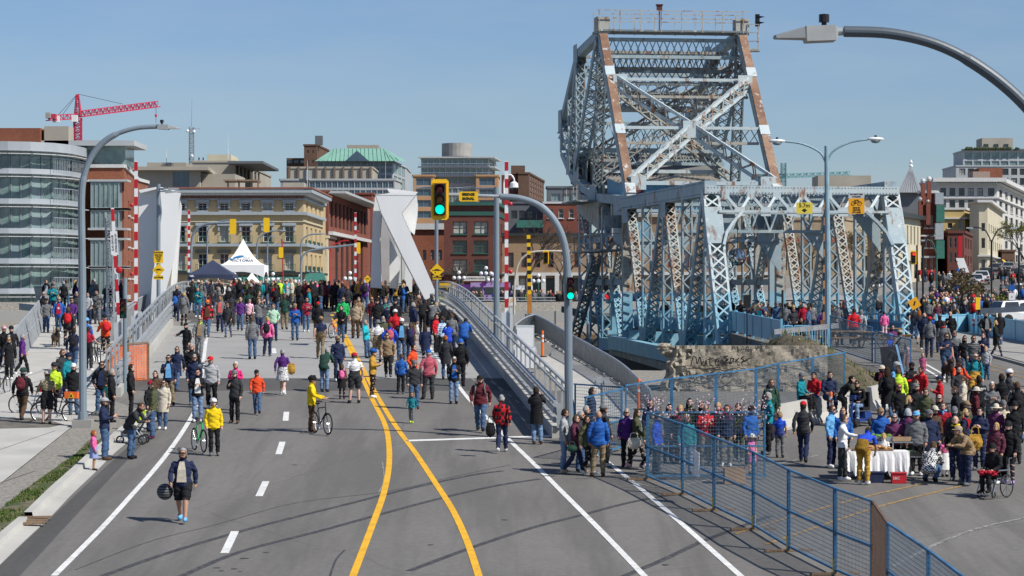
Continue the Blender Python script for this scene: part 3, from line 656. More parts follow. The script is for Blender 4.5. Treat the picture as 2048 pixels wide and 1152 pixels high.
# ---- apartments by the water: curved glass front with projecting slabs, and a brick wing with bay windows
PA=[(-230,246),(-20,246),(21,246.2),(62,247),(104,249),(134,252),(158,257),(172,264)]
t=thing("apartment_building","curved glass apartment building with white balcony bands beside the footpath","building",ray(60,576,247)*1)
pp=[ray(x,576,Y)for x,Y in PA];ZF=[ray(0,y,247).z for y in(690,638,577,517,457,398,338,285)]
out=lambda i:(V((0,-1,0))if i<3 else V(((i-2)*.16,-1,0)).normalized())
for f in range(len(ZF)):
 z=ZF[f];b=MB();w_=.9 if f<7 else 1.3;hh=.50 if f<7 else .85
 for i in range(len(pp)-1):
  a0,a1=pp[i]+out(i)*w_,pp[i+1]+out(i+1)*w_;A=V((a0.x,a0.y,z-hh));B_=V((a1.x,a1.y,z-hh));u=V((0,0,hh))
  b.face([A,B_,B_+u,A+u]);c0,c1=V((pp[i].x,pp[i].y+.5,z-hh)),V((pp[i+1].x,pp[i+1].y+.5,z-hh));b.face([A,c0,c1,B_]);b.face([A+u,B_+u,c1+u,c0+u])
  if i==len(pp)-2:b.face([B_,c1,c1+u,B_+u])
 b.obj("floor_slab",mat("slab_grey",(.33,.36,.385),.6,sc=.3,var=.1),t)
 if f==7:continue
 zt_=ZF[f+1]-(.50 if f<6 else .85)
 for i in range(len(pp)-1):
  P,Q=pp[i],pp[i+1];U=(Q-P);U.z=0;Wd=U.length;U.normalize();P0=V((P.x,P.y,0))
  put_window(t,P0,U,z+.002,.02,Wd/2-.04,zt_-z-.004,'f',.0);put_window(t,P0,U,z+.002,Wd/2+.02,Wd/2-.04,zt_-z-.004,'f',.0)

 b=MB()
 for i in range(1,len(pp)-1):a0,a1=pp[i]+out(i)*1.5,pp[i+1]+out(i+1)*1.5;b.bar(V((a0.x,a0.y,zt_-.30)),V((a1.x,a1.y,zt_-.30)),.7,.06)
 b.obj("sunshade",TRIMW,t)
 if f>=1:
  bb=MB();i0=4;q0,q1,q2=[pp[i]+out(i)*1.4 for i in(4,5,6)]
  for a0,a1 in((q0,q1),(q1,q2)):
   n_=10
   for k in range(n_+1):c=a0+(a1-a0)*k/n_;bb.bar(V((c.x,c.y,z)),V((c.x,c.y,z+1.05)),.05,.05)
   bb.bar(V((a0.x,a0.y,z+1.05)),V((a1.x,a1.y,z+1.05)),.07,.07)
  bb.obj("balcony_railing",WFA,t);b=MB()
  for a0,a1 in((q0,q1),(q1,q2)):b.face([V((a0.x,a0.y,z-.6)),V((a1.x,a1.y,z-.6)),V((a1.x,a1.y+1.2,z-.6)),V((a0.x,a0.y+1.2,z-.6))])
  b.obj("balcony_floor",PALEG,t)
b=MB();b.face([V((q.x,q.y+.6,ZF[0]-3))for q in pp]+[V((pp[-1].x,285,ZF[0]-3)),V((pp[0].x,285,ZF[0]-3))]);b.prism([V((q.x,q.y+1.2,ZF[0]-4))for q in pp]+[V((pp[-1].x,275,ZF[0]-4)),V((pp[0].x,275,ZF[0]-4))],(0,0,ZF[7]-ZF[0]+3.6));b.obj("core_wall",GREYP,t)
b=MB();c=ray(20,272,256);b.box(c+V((-6,5,0)),(17.6,8,1.7));b.obj("penthouse",BRO,t);b=MB();b.box(ray(90,276,258)+V((0,2,0)),(3.2,3,1.9));b.box(ray(111,274,257)+V((0,2,0)),(2.4,3,2.2));b.obj("vent_housing",BEI,t);b=MB();b.box(ray(108,273,258.4),(1.7,.1,1.5));b.obj("louver",WFD,t)
# brick wing
t,p,zt=bld("apartment_wing","red brick apartment wing with stacked bay windows next to the barrier arms",[(158,258),(248,258),(276,290)],330,BRO,{1:[(3,.2,.9,.35,((395,425),(455,490),(520,555)),'k')]},back=8,sill=TRIMW)
for f,(ya,yb)in enumerate(((363,416),(420,456),(480,533),(536,590),(598,640))):
 z1,z0=ray(0,ya,256).z,ray(0,yb,256).z;A,B_=ray(181,576,256),ray(238,576,256);C_=ray(248,576,260)
 for P,Q,n_ in((A,B_,3),(B_,C_,2)):
  U=(Q-P);U.z=0;Wd=U.length;U.normalize()
  for k in range(n_):put_window(t,V((P.x,P.y,0)),U,z0,Wd*k/n_+.02,Wd/n_-.04,z1-z0,'a',0)
 for zz in(z1+.1,z0-.1):MB().box(((A.x+B_.x)/2+.3,257,zz),(B_.x-A.x+1.1,2.3,.2)).obj("bay_slab",PALEG,t)
b=MB();b.box(ray(190,309,262),(7,6,2.5));b.obj("rooftop_glass",GLASST,t);b=MB();b.box(ray(182,291,262),(10,9,.5));b.obj("rooftop_canopy",PALEG,t)
# ---- grey and beige block behind the hotel
t,p,zt=bld("office_building","beige concrete block with flat roof and teal glazing behind the hotel",[(265,420),(400,420),(420,450)],334,BEI,{0:[(1,.58,.86,.9,((342,378),),'b')]},back=20,base=8)
band(t,p,420,334,341,1.5,BEI,"fascia");block("wing_wall",None,404,470,348,392,424,16,BEI,parent=t)
t,p,zt=bld("office_building","beige upper block with tall slot windows and curved dark roof edge under the radio mast",[(385,450),(470,450),(522,490)],322,BEI,{0:[(2,.1,.3,.3,((315,320),),'k')],1:[(7,.02,.98,.75,((328,350),),'k')]},back=20,base=10)
block("penthouse",None,414,462,309,326,455,12,STUL,parent=t);block("roof_slab",None,455,526,322,327,445,30,GREYP,parent=t);block("plant_room",None,294,372,325,338,455,10,BEI,parent=t);block("plant_room",None,400,455,332,352,452,6,PALEG,parent=t)
# pergola and people-free roof terrace on the hotel
t=thing("pergola","bare timber pergola on the hotel roof terrace","pergola",ray(450,381,345))
for x in(456,478,502,516):
 for yy in(343,347):c=ray(x,371,yy);MB().box(c,(.2,.2,1.3)).obj("post",TIMB,t)
for k in range(16):c=ray(452+k*4.4,362,345);MB().box(c,(.1,5,.22)).obj("rafter",TIMB,t)
for yy in(343,347):c=ray(485,364,yy);MB().box(c,(4.6,.12,.2)).obj("beam",TIMB,t)
block("roof_hut","small beige stair hut at the corner of the hotel roof",565,608,365,382,344,4,BEI,cat="roof hut")
# ---- brown tower, green roofed offices, slab with blue glass
t,p,zt=bld("apartment_tower","brown brick tower with rooftop equipment frame behind the green roof",[(608,560),(634,560),(655,580)],289,BRB,{0:[(2,.1,.9,.3,((300,306),(320,326)),'k')]},back=14,base=10)
b=MB();b.box(ray(638,281,562),(1.6,1.6,2));b.obj("roof_frame",GREYP,t);block("low_wing",None,573,612,316,360,562,12,BRB,parent=t)
for k in range(3):put_window(t,ray(575,576,561.8)*1,V((1,0,0)),ray(0,327,562).z,k*1.35,1.1,.8,'k',0)
t,p,zt=bld("office_building","glass office block under a pale green hipped metal roof",[(634,520),(786,520),(812,545)],322,PALEG,{0:[(12,.01,.99,.9,((324,333),(336,346),(350,360)),'b')],1:[(3,.05,.95,.85,((326,346),(350,372),(376,398)),'a')]},back=24,base=10,rec=.1)
e0,e1,e2,e3=ray(630,322,518),ray(806,322,518),ray(812,322,552),ray(640,322,552);r0,r1=ray(668,297,535),ray(768,297,535)
MB().raw([e0,e1,e2,e3,r0,r1],[(0,1,5,4),(1,2,5),(2,3,4,5),(3,0,4)]).obj("green_roof",GRNR,t)
g0,g1,g2=ray(690,322,516),ray(738,322,516),ray(714,301,516);b=MB();b.raw([g0,g1,g2,ray(714,301,534),ray(690,322,534),ray(738,322,534)],[(0,2,3,4),(1,5,3,2)]);b.obj("gable_roof",GRNR,t);MB().face([g0,g1,g2]).obj("gable_glass",GLASSB,t)
for k in range(22):b=MB();u=k/21;A=e0+(e1-e0)*u;B_=r0+(r1-r0)*max(0,min(1,(u-.2)/.6));b.bar(A+V((0,-.05,.1)),A+(B_-A)*(1 if .2<u<.8 else min(u,1-u)/.2)+V((0,-.05,.1)),.07,.07);b.obj("seam",GRNR,t)
block("roof_box",None,694,757,290,298,540,8,mat("pinkish_concrete",(.33,.26,.22),.85),parent=t)
t,p,zt=bld("parking_block","long beige panelled block with blue glazed storeys below the green roof",[(577,470),(745,470)],334,BEI,{},back=18,base=10)
for k in range(10):MB().box(ray(579+k*18,346,469.8),(.35,.4,2.2)).obj("pilaster",mat("brown_trim",(.16,.12,.09),.8),t)
t,p,zt=bld("glazed_offices","low offices with two bands of blue glass below the beige panels",[(560,462),(790,462),(800,470)],358,PALEG,{0:[(20,.01,.99,.92,((363,376),(380,388)),'b')]},back=8,base=10,rec=.1)
block("antenna_base",None,612,618,340,360,461,1,GALV,parent=t)
# ---- glass condominium tower with round drum and tan boxes
t,p,zt=bld("condominium_tower","stepped glass condominium tower with a round concrete drum on top",[(842,480),(978,480),(990,492)],314,PALEG,{0:[(11,.01,.99,.9,((317,331),(336,349),(354,367),(372,386),(392,406),(412,426),(432,446)),'a')],1:[(2,.05,.95,.8,((317,331),(336,349),(354,367)),'a')]},back=18,base=8,rec=.1)
for y_ in(314,333,351):band(t,p,480,y_,y_+2.5,1.1,PALEG,"balcony_slab")
for y_ in(327,345):
 b=MB();A,B_=ray(838,y_,478.6),ray(984,y_,478.6);b.bar(A,B_,.07,.07)
 for k in range(34):q=A+(B_-A)*k/33;b.bar(q,q-V((0,0,.5)),.05,.05)
 b.obj("balcony_railing",WFA,t)
b=MB();c=ray(914,314,488);b.lathe(c,[(0,2.5),(2.85,2.5),(2.85,0)],24);b.obj("drum",CONC,t,smooth=False)
for x0,x1 in((826,868),(952,996)):
 t2,p2,z2=bld("condominium_wing","tan framed condominium wing on the %s side of the glass tower"%("bridge ring" if x0<900 else "barrier arm"),[(x0,474),(x1,474),(x1+2,480)],350,TAN,{0:[(1,.14,.86,1,((356,371),(378,392),(400,414),(422,436)),'b')]},back=6,base=8)
t,p,zt=bld("brick_shop","low orange brick shop with a white parapet between the leaning ring and the dark warehouse",[(822,440),(892,440)],452,BRO,{0:[(4,.05,.95,.45,((500,520),(535,560)),'d')]},back=6,base=4);band(t,p,440,447,459,.5,TRIMW)
# ---- brown apartment slab
t,p,zt=bld("apartment_slab","brown brick apartment slab with white window strips beside the red and white barrier arm",[(1036,520),(1058,520),(1088,560)],345,BRB,{1:[(6,.04,.98,.5,((349,355),(360,366),(371,377),(382,388),(393,399)),'s')]},back=10,base=8)
block("stair_tower",None,1022,1050,331,348,522,6,BRB,parent=t);block("side_wing",None,1003,1038,350,420,521,8,BRD,parent=t)
# ---- dark brick warehouse at the water
t,p,zt=bld("brick_hotel","dark red brick warehouse with green sash windows and a painted wall sign",[(888,400),(992,400),(1012,430)],405,BRD,{0:[(2,.1,.92,.66,((443,468),(481,506),(519,543)),'g')],1:[(3,.1,.95,.4,((443,466),(481,504)),'k')]},back=8,base=4,sill=WFG,rec=.35)
band(t,p,400,405,411,.5,WFG);band(t,p,400,423,431,.15,WFG,"frieze");band(t,p,400,546,549,.5,WFD,"shop_fascia")
b=MB();c=ray(952,557,399.5);b.box(c,(4.3,.12,.72));b.obj("sign_board",TRIMW,t);text("COLUMBIAN CIGAR CO",.36,WFD,t,c+V((0,-.08,0)))
# ---- grey and brick block above, tan heritage row behind the bare tree
t,p,zt=bld("loft_building","grey clad loft storeys above a brick front behind the bare tree",[(1016,440),(1094,440),(1100,446)],404,GREYP,{0:[(3,.06,.66,.75,((421,437),),'d')]},back=8,base=6)
bld("loft_building","dark grey penthouse with wide windows above brick beside the bridge tower",[(1094,436),(1172,436)],373,GREYP,{0:[(3,.08,.95,.8,((387,402),),'p')]},back=6,base=6)
bld("brick_row","red brick upper row with pale sash windows beside the bridge tower",[(1086,432),(1176,432)],404,BRR,{0:[(4,.05,.98,.45,((418,436),),'s')]},back=3,base=6,sill=TRIMW)
t,p,zt=bld("heritage_row","tan brick heritage row with arched cornice and pale ground floor columns behind the bare tree",[(1004,418),(1225,418)],468,BRT,{0:[(8,.02,.98,.42,((505,535),),'r'),(8,.02,.98,.7,((556,586),),'k')]},back=8,base=4)
band(t,p,418,466,472,.6,WFD);band(t,p,418,545,551,.5,TRIMW,"fascia")
for k in range(9):MB().box(ray(1006+k*27,572,417.6),(.7,.5,3.4)).obj("pier",TRIMW,t)
c=ray(1060,448,425);MB().box(c,(4.4,2,1.2)).obj("green_canopy",GRN,t)
# ---- buildings seen through and right of the lift bridge
t,p,zt=bld("feed_store","red brick store with a painted stone name band seen through the lift bridge",[(1225,350),(1552,350)],430,BRT,{0:[(10,.02,.98,.36,((500,535),),'r'),(10,.02,.98,.62,((555,590),),'k')]},back=8,base=5,rec=.3)
c=ray(1522,482,349.8);MB().box(c,(4.9,.2,1.1)).obj("name_band",BEI,t);text("HAY & GRAIN",.75,mat("faded_ink",(.09,.075,.06),.8),t,c+V((0,-.12,0)));band(t,p,350,428,434,.5,BEI);band(t,p,350,544,550,.4,TRIMW,"fascia")
t,p,zt=bld("feed_store","pale brick storehouse with red lettering seen through the lift bridge portal",[(1552,356),(1690,356),(1790,400)],436,mat("pale_brick",(.33,.26,.17),.9,sc=1.5,var=.2),{0:[(5,.03,.97,.36,((508,540),),'k'),(5,.03,.97,.6,((556,590),),'k')],1:[(4,.05,.95,.3,((508,540),),'k')]},back=8,base=5)
text("CHINA IMPORT WAREHOUSE",1.1,mat("red_ink",(.35,.03,.03),.7),t,ray(1640,480,355.8),sx=.72)
block("roof_block","plain beige rooftop block beyond the lift bridge portal",1636,1742,351,372,600,12,BEI,zb=12)
# tall pyramid roof and ornate red brick market
t,p,zt=bld("market_hall","cream gallery building with slim arched windows next to the lift bridge",[(1795,300),(1853,322)],427,STUL,{0:[(8,.04,.98,.4,((448,486),),'k'),(4,.04,.98,.6,((520,556),),'k')]},back=3,base=6)
band(t,p,300,424,433,.7,WFD)
t=thing("pyramid_tower","grey tower under a tall pyramid roof with a white finial","tower",ray(1830,420,372));MAN=mat("mansard_metal",(.27,.28,.29),.5,.2,sc=1,var=.1)
block("tower_wall",None,1796,1840,384,470,372,8,GREYP,parent=t);q=[ray(1795,385,371),ray(1842,385,371),ray(1846,385,383),ray(1800,385,383),ray(1822,331,377)]
MB().raw(q,[(0,1,4),(1,2,4),(2,3,4),(3,0,4)]).obj("pyramid_roof",MAN,t)
for k in range(1,9):b=MB();A=q[0]+(q[1]-q[0])*k/9;b.bar(A+V((0,-.05,0)),A+(q[4]-A)*.96+V((0,-.05,0)),.07,.07);b.obj("seam",MAN,t)
b=MB();b.lathe(ray(1822,331,377),[(0,.9),(.12,.7),(.26,.45),(.12,.2),(.3,.0),(.3,-.2)],10);b.obj("finial",WHITE,t)
t,p,zt=bld("ornate_hall","ornate red brick hall with green bay and white capped turrets",[(1843,318),(1872,318),(1884,336)],382,BRR,{0:[(2,.1,.9,.4,((430,455),(470,495),(515,545)),'s')],1:[(2,.1,.9,.5,((430,455),(470,495)),'r')]},back=2,base=8,sill=TRIMW)
for x,yt in((1846,362),(1858,358),(1841,398),(1856,402)):
 c=ray(x,yt,317);b=MB();b.box(c+V((0,0,-1.6)),(.5,.5,2.6));b.obj("turret",BRR,t);MB().ball(c,.32,8,0,(1,1,1.1)).obj("turret_cap",TRIMW,t)
for x,ya,yb in((1876,385,410),(1878,410,446),(1876,446,480),(1878,480,518)):
 c=ray(x,(ya+yb)/2,318);MB().box(c,(1.0,2.2,(yb-ya)*318/F-.1)).obj("bay_panel",GRN if ya in(410,480)else TRIM,t)
band(t,p,318,470,473,.5,TRIMW);band(t,p,318,512,516,.6,TRIM);MB().box(ray(1852,545,315),(1.8,2,.6)).obj("shop_sign",RED,t)
# yellow stucco, small white shops, beige arcade, large white block, glass top
t,p,zt=bld("corner_building","plain mustard stucco building with a terrace on top",[(1884,410),(1930,410),(1962,440)],416,YST,{0:[(1,.72,.9,1,((440,457),),'s'),(1,.25,.45,1,((446,456),),'d')],1:[(2,.1,.9,.3,((440,460),(480,500)),'s')]},back=10,base=10,sill=TRIMW)
band(t,p,410,435,438,.3,TRIMW)
t,p,zt=bld("shop_row","narrow brick and white shops with a vertical red sign and sloping awning",[(1895,322),(1928,322),(1945,345)],462,BRD,{0:[(3,.05,.95,.5,((475,495),(505,525)),'s'),(2,.05,.95,.7,((540,566),),'k')],1:[(3,.05,.95,.5,((475,495),(510,530)),'s')]},back=6,base=8)
c=ray(1920,493,320);MB().box(c,(.5,.25,2.6)).obj("sign_blade",RED,t);prismAB([ray(1912,518,321),ray(1928,518,321),ray(1938,545,318),ray(1920,545,318)],[q+V((0,.1,.12))for q in(ray(1912,518,321),ray(1928,518,321),ray(1938,545,318),ray(1920,545,318))]).obj("awning",PALEG,t)
t,p,zt=bld("corner_building","cream stone building with arched windows and pediment on the uphill street",[(1958,392),(1975,392),(2005,450)],402,STUL,{0:[(1,.2,.8,.7,((446,462),(476,496),(520,545)),'d')],1:[(7,.03,.97,.42,((446,464),(478,498)),'d'),(5,.03,.97,.7,((530,556),),'k')]},back=8,base=10)
band(t,p,392,400,405,.7,TRIMW);band(t,p,392,510,513,.5,TRIMW)
for x,yy,m_ in((1968,525,BLACK),(1982,526,BLACK),(1996,522,BLACK),(2002,524,YEL)):
 A=ray(x-7,yy-5,400);B_=ray(x+5,yy-5,400);MB().raw([A,B_,B_+V((.9,-1.3,-1.0)),A+V((.9,-1.3,-1.0)),A+V((.9,-1.3,-1.3)),B_+V((.9,-1.3,-1.3))],[(0,1,2,3),(3,2,5,4)]).obj("awning",m_,t)
t,p,zt=bld("department_store","large white commercial block with deep cornice and paired windows",[(1872,500),(1994,500),(2075,610)],358,mat("white_terracotta",(.50,.49,.46),.8,sc=.3,var=.08),{0:[(5,.04,.80,.62,((376,392),(400,416),(426,442)),'d'),(1,.83,.98,.7,((376,392),(400,416),(426,442),(452,468)),'d')],1:[(8,.02,.98,.5,((376,392),(400,416),(426,442),(452,468),(478,494),(504,520)),'d')]},back=20,base=12,sill=TRIMW)
band(t,p,500,356,364,1.6,TRIMW);band(t,p,500,366,369,.6,TRIMW);band(t,p,500,394,397,.4,TRIMW)
for k in range(26):MB().box(ray(1875+k*4.7,365.5,499.2),(.2,.5,.35)).obj("dentil",TRIMW,t)
t,p,zt=bld("condominium_block","stepped glass and concrete condominium high behind the white commercial block",[(1912,640),(2110,640)],331,PALEG,{0:[(11,.02,.98,.7,((337,350),(356,370)),'d')]},back=20,base=14)
t2,p,zt=bld("condominium_upper","teal glazed upper storeys with roof planting on the concrete condominium",[(1926,646),(2110,646)],301,PALEG,{0:[(10,.01,.99,.86,((304,318),(322,332)),'a')]},back=14,base=36)
block("penthouse",None,1964,2026,276,302,650,8,BEI,parent=t2);band(t2,p,646,298,301,.8,GREYP,"roof_edge");b=MB()
for k in range(60):q=ray(1930+R.random()*110,297,645);b.ball(q,R.uniform(.2,.5),6)
b.obj("planting",mat("roof_plants",(.05,.07,.03),.9),t2,kind="stuff");block("brick_penthouse",None,1958,2005,336,356,520,8,BRO,parent=t);block("stone_penthouse",None,1946,1980,343,357,515,6,mat("pink_stone",(.34,.25,.20),.85),parent=t)
for k in range(3):put_window(t2,ray(1968+k*20,576,649.9)*1,V((1,0,0)),ray(0,297,650).z,0,1.1,1.1,'k',0)
# low commercial fillers glimpsed along the street
bld("shop_row","plain brick shops closing the street behind the bare shrub tree",[(1826,345),(1900,345)],545,BRD,{0:[(5,.03,.97,.6,((556,590),),'k')]},back=4,base=8)
bld("corner_building","tan brick block at the top of the uphill street",[(2004,430),(2030,430)],500,BRB,{0:[(2,.1,.9,.5,((520,545),),'k')]},back=10,base=10)
# ---- tower cranes, mast
def lattice(b,A,B_,w,n,t=.12,up=V((0,0,1)),w2=None,tri=False):
 """open box truss from A to B"""
 A,B_=V(A),V(B_);d=(B_-A).normalized();s=d.cross(up)
 if s.length<.05:s=V((1,0,0))
 s.normalize();u=s.cross(d);w2=w2 or w
 cs=[(-1,-1),(1,-1),(0,1)]if tri else[(-1,-1),(1,-1),(1,1),(-1,1)]
 P=[[A+(B_-A)*(i/n)+s*(x*(w+(w2-w)*i/n)/2)+u*(y*(w+(w2-w)*i/n)/2)for x,y in cs]for i in range(n+1)]
 m=len(cs)
 for j in range(m):b.bar(P[0][j],P[n][j],t,t)
 for i in range(n):
  for j in range(m):
   k=(j+1)%m;b.bar(P[i][j],P[i+1][k],t*.6,t*.6)if i%2 else b.bar(P[i][k],P[i+1][j],t*.6,t*.6);b.bar(P[i][j],P[i][k],t*.5,t*.5)
CRR=mat("crane_red",(.42,.03,.07),.5,var=.12);CRG=mat("crane_green",(.10,.24,.25),.5,var=.12)
t=thing("tower_crane","red tower crane with lattice jib above the apartment roofs","crane",ray(155,300,430));Y=430
b=MB();lattice(b,ray(155.5,300,Y),ray(155.5,236,Y),1.1,9,.2);b.obj("mast",CRR,t);b=MB();lattice(b,ray(156,233,Y),ray(155,189,Y),1.0,6,.18,w2=.3);b.obj("cat_head",CRR,t)
b=MB();lattice(b,ray(160,228,Y),ray(316,208,Y+14),.95,26,.16,tri=True);b.obj("jib",CRR,t);b=MB();lattice(b,ray(152,233,Y),ray(95,236,Y-5),.8,8,.16);b.obj("counter_jib",CRR,t)
MB().box(ray(97,231,Y-5),(.8,1.2,.9)).obj("counterweight",CONC,t);MB().box(ray(113,238,Y-3.5),(1.1,.9,1.1)).obj("counterweight",WHITE,t);MB().box(ray(104,233,Y-4.5),(1.2,1,.8)).obj("winch",CRR,t);MB().box(ray(149.5,237,Y-1),(.9,1,1.1)).obj("cab",WHITE,t);b=MB();b.bar(ray(155.5,188,Y),ray(245,208,Y+8),.06,.06);b.obj("tie",BLACK,t);b=MB();b.bar(ray(153,190,Y),ray(117,229,Y-3),.05,.05);b.bar(ray(154,190,Y),ray(124,231,Y-3),.05,.05);b.obj("tie",BLACK,t)
b=MB();b.bar(ray(312,212,Y+14),ray(312,246,Y+14),.06,.06);b.obj("hoist_rope",BLACK,t);MB().ball(ray(312,231,Y+14),.22,8,0,(1,1,1.4)).obj("hook_block",CRR,t)
t=thing("tower_crane","distant green tower crane between the lift bridge tower and portal","crane",ray(1567,380,700));Y=700
b=MB();lattice(b,ray(1567,400,Y),ray(1567,326,Y),1.2,12,.24);b.obj("mast",CRG,t);b=MB();lattice(b,ray(1567,352,Y),ray(1700,347,Y+20),1.1,20,.2,tri=True);b.obj("jib",CRG,t);b=MB();lattice(b,ray(1567,352,Y),ray(1505,353,Y),1.1,8,.2,tri=True);b.obj("counter_jib",CRG,t);MB().box(ray(1510,354,Y),(2,1.2,1.6)).obj("counterweight",GREYP,t)
t=thing("radio_mast","slim lattice radio mast with dishes on the beige offices","mast",ray(383,328,452));Y=452;b=MB();lattice(b,ray(383,328,Y),ray(383,254,Y),.75,16,.1);b.tube([ray(383,254,Y),ray(384,198,Y)],[.05,.02],5);b.obj("lattice_mast",GALVD,t)
for x,y in((375,262),(388,263),(384,312)):MB().ball(ray(x,y,Y-.5),.28,8).obj("dish",WHITE,t)
b=MB();b.bar(ray(384,257,Y),ray(399,257,Y),.05,.05);b.bar(ray(399,257,Y),ray(399,261,Y),.04,.04);b.obj("antenna_arm",GALVD,t)
for x,y0,y1,yy in((456,318,270,450),(333,325,296,455),(615,440,320,380),(1006,345,332,520),(771,430,320,500)):MB().tube([ray(x,y0,yy),ray(x,y1,yy)],[.06,.02],5).obj("flag_pole",WHITE,None,label="thin white pole standing on the roofs near %s"%{456:"the beige penthouse",333:"the plant room",615:"the warehouse canopy",1006:"the brown slab",771:"the green roof"}[x],cat="pole")
# ================================================================= OLD STEEL LIFT BRIDGE
def paint(name,a,b_,rust,rl,low=True):
 m,t,b,o=base(name,.6,.35)
 k=mixnode(t,a,b_,noise(t,o,.55,6,.38,.66));k=mixnode(t,k,(.50,.53,.52),noise(t,o,1.7,8,.58,.66))
 r=noise(t,o,1.8,9,rl,rl+.09,(1.2,1.2,.4));k=mixnode(t,k,rust,r)
 k=mixnode(t,k,(.12,.05,.025),noise(t,o,4.5,9,rl+.08,rl+.14))
 if low:
  sx=t.nodes.new("ShaderNodeSeparateXYZ");t.links.new(o,sx.inputs[0]);mr=t.nodes.new("ShaderNodeMapRange");mr.inputs[1].default_value=9.05;mr.inputs[2].default_value=8.85
  t.links.new(sx.outputs[2],mr.inputs[0]);lowc=mixnode(t,(.17,.37,.48),(.25,.42,.49),noise(t,o,1.2,6,.4,.6));lowc=mixnode(t,lowc,(.16,.09,.05),noise(t,o,2,8,.66,.72));k=mixnode(t,k,lowc,mr.outputs[0])
 t.links.new(k,b.inputs[0]);bumpn(t,b,r,.4,.02);return m
PB=paint("bridge_paint",(.265,.35,.385),(.35,.41,.425),(.20,.11,.065),.57)
PBL=paint("bridge_paint_pale",(.42,.51,.54),(.50,.54,.53),(.24,.12,.07),.56)
PT=paint("bridge_paint_weathered",(.38,.35,.29),(.36,.39,.37),(.24,.12,.065),.52)
PR_=paint("bridge_rust",(.17,.085,.05),(.30,.19,.125),(.42,.37,.31),.585,False)
PD=paint("bridge_dark_steel",(.15,.18,.19),(.19,.22,.22),(.12,.07,.045),.57,False)  # darker steel tone for stringers, platforms and some inner members
BU=V((-.131,.9914,0));BV=V((.9914,.131,0));BO=V((11.5,139,0))
def L(u,v,z):return BO+BU*u+BV*v+V((0,0,z))
lb=thing("lift_bridge","old pale blue riveted steel lift bridge with rusty lattice tower and portal","lift bridge",L(0,5,6))
def laced(name,A,B_,w,d,m,lm=None,pitch=None,side=BV,t=.09,faces=(-1,1),single=False,lw=.075):
 """built-up member: two side plates joined by crossed lacing bars; returns the member"""
 A,B_=V(A),V(B_);ax=(B_-A).normalized();s=(side-ax*ax.dot(side)).normalized();up=s.cross(ax);ln=(B_-A).length
 b=MB()
 for k in(-1,1):b.bar(A+s*(k*w/2),B_+s*(k*w/2),t,d,side=s)
 o=b.obj(name,m,lb);b=MB();n=max(2,round(ln/(pitch or w*1.05)))
 for f in faces:
  off=up*(f*(d/2+.012));
  for i in range(n):
   p,q=A+ax*(ln*i/n)+off,A+ax*(ln*(i+1)/n)+off
   if single:k=1 if i%2 else-1;b.bar(p+s*(k*w/2),q-s*(k*w/2),lw,.02,side=s)
   else:
    b.bar(p+s*(w/2),q-s*(w/2),lw,.02,side=s);b.bar(p-s*(w/2)+up*f*.02,q+s*(w/2)+up*f*.02,lw,.02,side=s)
 b.obj("lacing",lm or m,o,kind="stuff");return o
def plate(name,A,B_,w,h,m,side=BV):
 return MB().bar(A,B_,w,h,side=side).obj(name,m,lb)
ZB,ZT=5.5,14.6;W0,W1=0.0,10.2
US=(4.5,16.8,29.5);UB=(0.,10.7,23.4)
for vi,v in enumerate((W0,W1)):

 A,B_=L(0,v,ZB),L(4.5,v,ZT);mid=A+(B_-A)*.66
 laced("end_post",A,mid,.80,.62,PBL,pitch=.78,t=.12,lw=.09)
 o=plate("end_post_plate",mid,A+(B_-A)*.88,.98,.66,PB)
 laced("end_post_head",A+(B_-A)*.88,B_,.80,.62,PBL,pitch=1.0,t=.12,lw=.1)
 b=MB();s=(B_-A).normalized()
 for k in range(14):
  for e_ in(-1,1):c=mid+s*(k*.165)+BV*(e_*.44);b.box(c+V((0,-.36,0)),(.045,.04,.045))
 b.obj("rivet",PB,o,kind="stuff")
 plate("top_chord",L(4.3,v,ZT+.1),L(33,v,ZT+.1),.66,.85,PB);plate("bottom_chord",L(-.3,v,ZB-.1),L(40,v,ZB-.1),.6,.8,PB)
 for u in(4.6,10.9,16.8,23.6):laced("vertical",L(u,v,ZB),L(u,v,ZT),.52,.42,PB,single=True,pitch=.5)
 laced("diagonal",L(10.5,v,ZB),L(4.9,v,ZT),.58,.44,PT if vi else PB,pitch=.5)
 laced("diagonal",L(11.1,v,ZB),L(16.4,v,ZT-.3),.52,.40,PT,pitch=.46)
 laced("diagonal",L(23.1,v,ZB),L(17.2,v,ZT),.58,.44,PB,pitch=.5)
 laced("diagonal",L(23.8,v,ZB),L(29.2,v,ZT-.3),.52,.40,PT,pitch=.46)
 plate("column",L(30.6,v,ZB-.5),L(30.6,v,ZT),.62,.6,PT)
 b=MB();n_=BU*-.30
 for k in range(16):b.box(L(30.2,v,ZB+.4+k*.6),(.5,.06,.08))
 b.obj("rung",PT,lb)

 for u,z,w_,h_ in((10.8,ZB+.5,1.6,1.5),(23.5,ZB+.5,1.6,1.5),(16.8,ZT-.6,1.8,1.2),(29.6,ZT-.6,1.6,1.2)):
  for e_ in(-.3,.3):MB().bar(L(u-w_/2,v+e_,z),L(u+w_/2,v+e_,z),.03,h_,side=BV).obj("gusset",PB,lb)
b=MB()
for k in range(90):
 for z_ in(-.3,.3):b.box(L(4.6+k*.3,W0-.345,ZT+.1+z_),(.05,.03,.05))
for k in range(60):
 for z_ in(-.14,.14):b.box(L(4.5-.34,W0-.2+k*.18,ZT+z_)-BU*.26,(.05,.03,.05))
b.obj('rivet',PB,lb,kind='stuff')
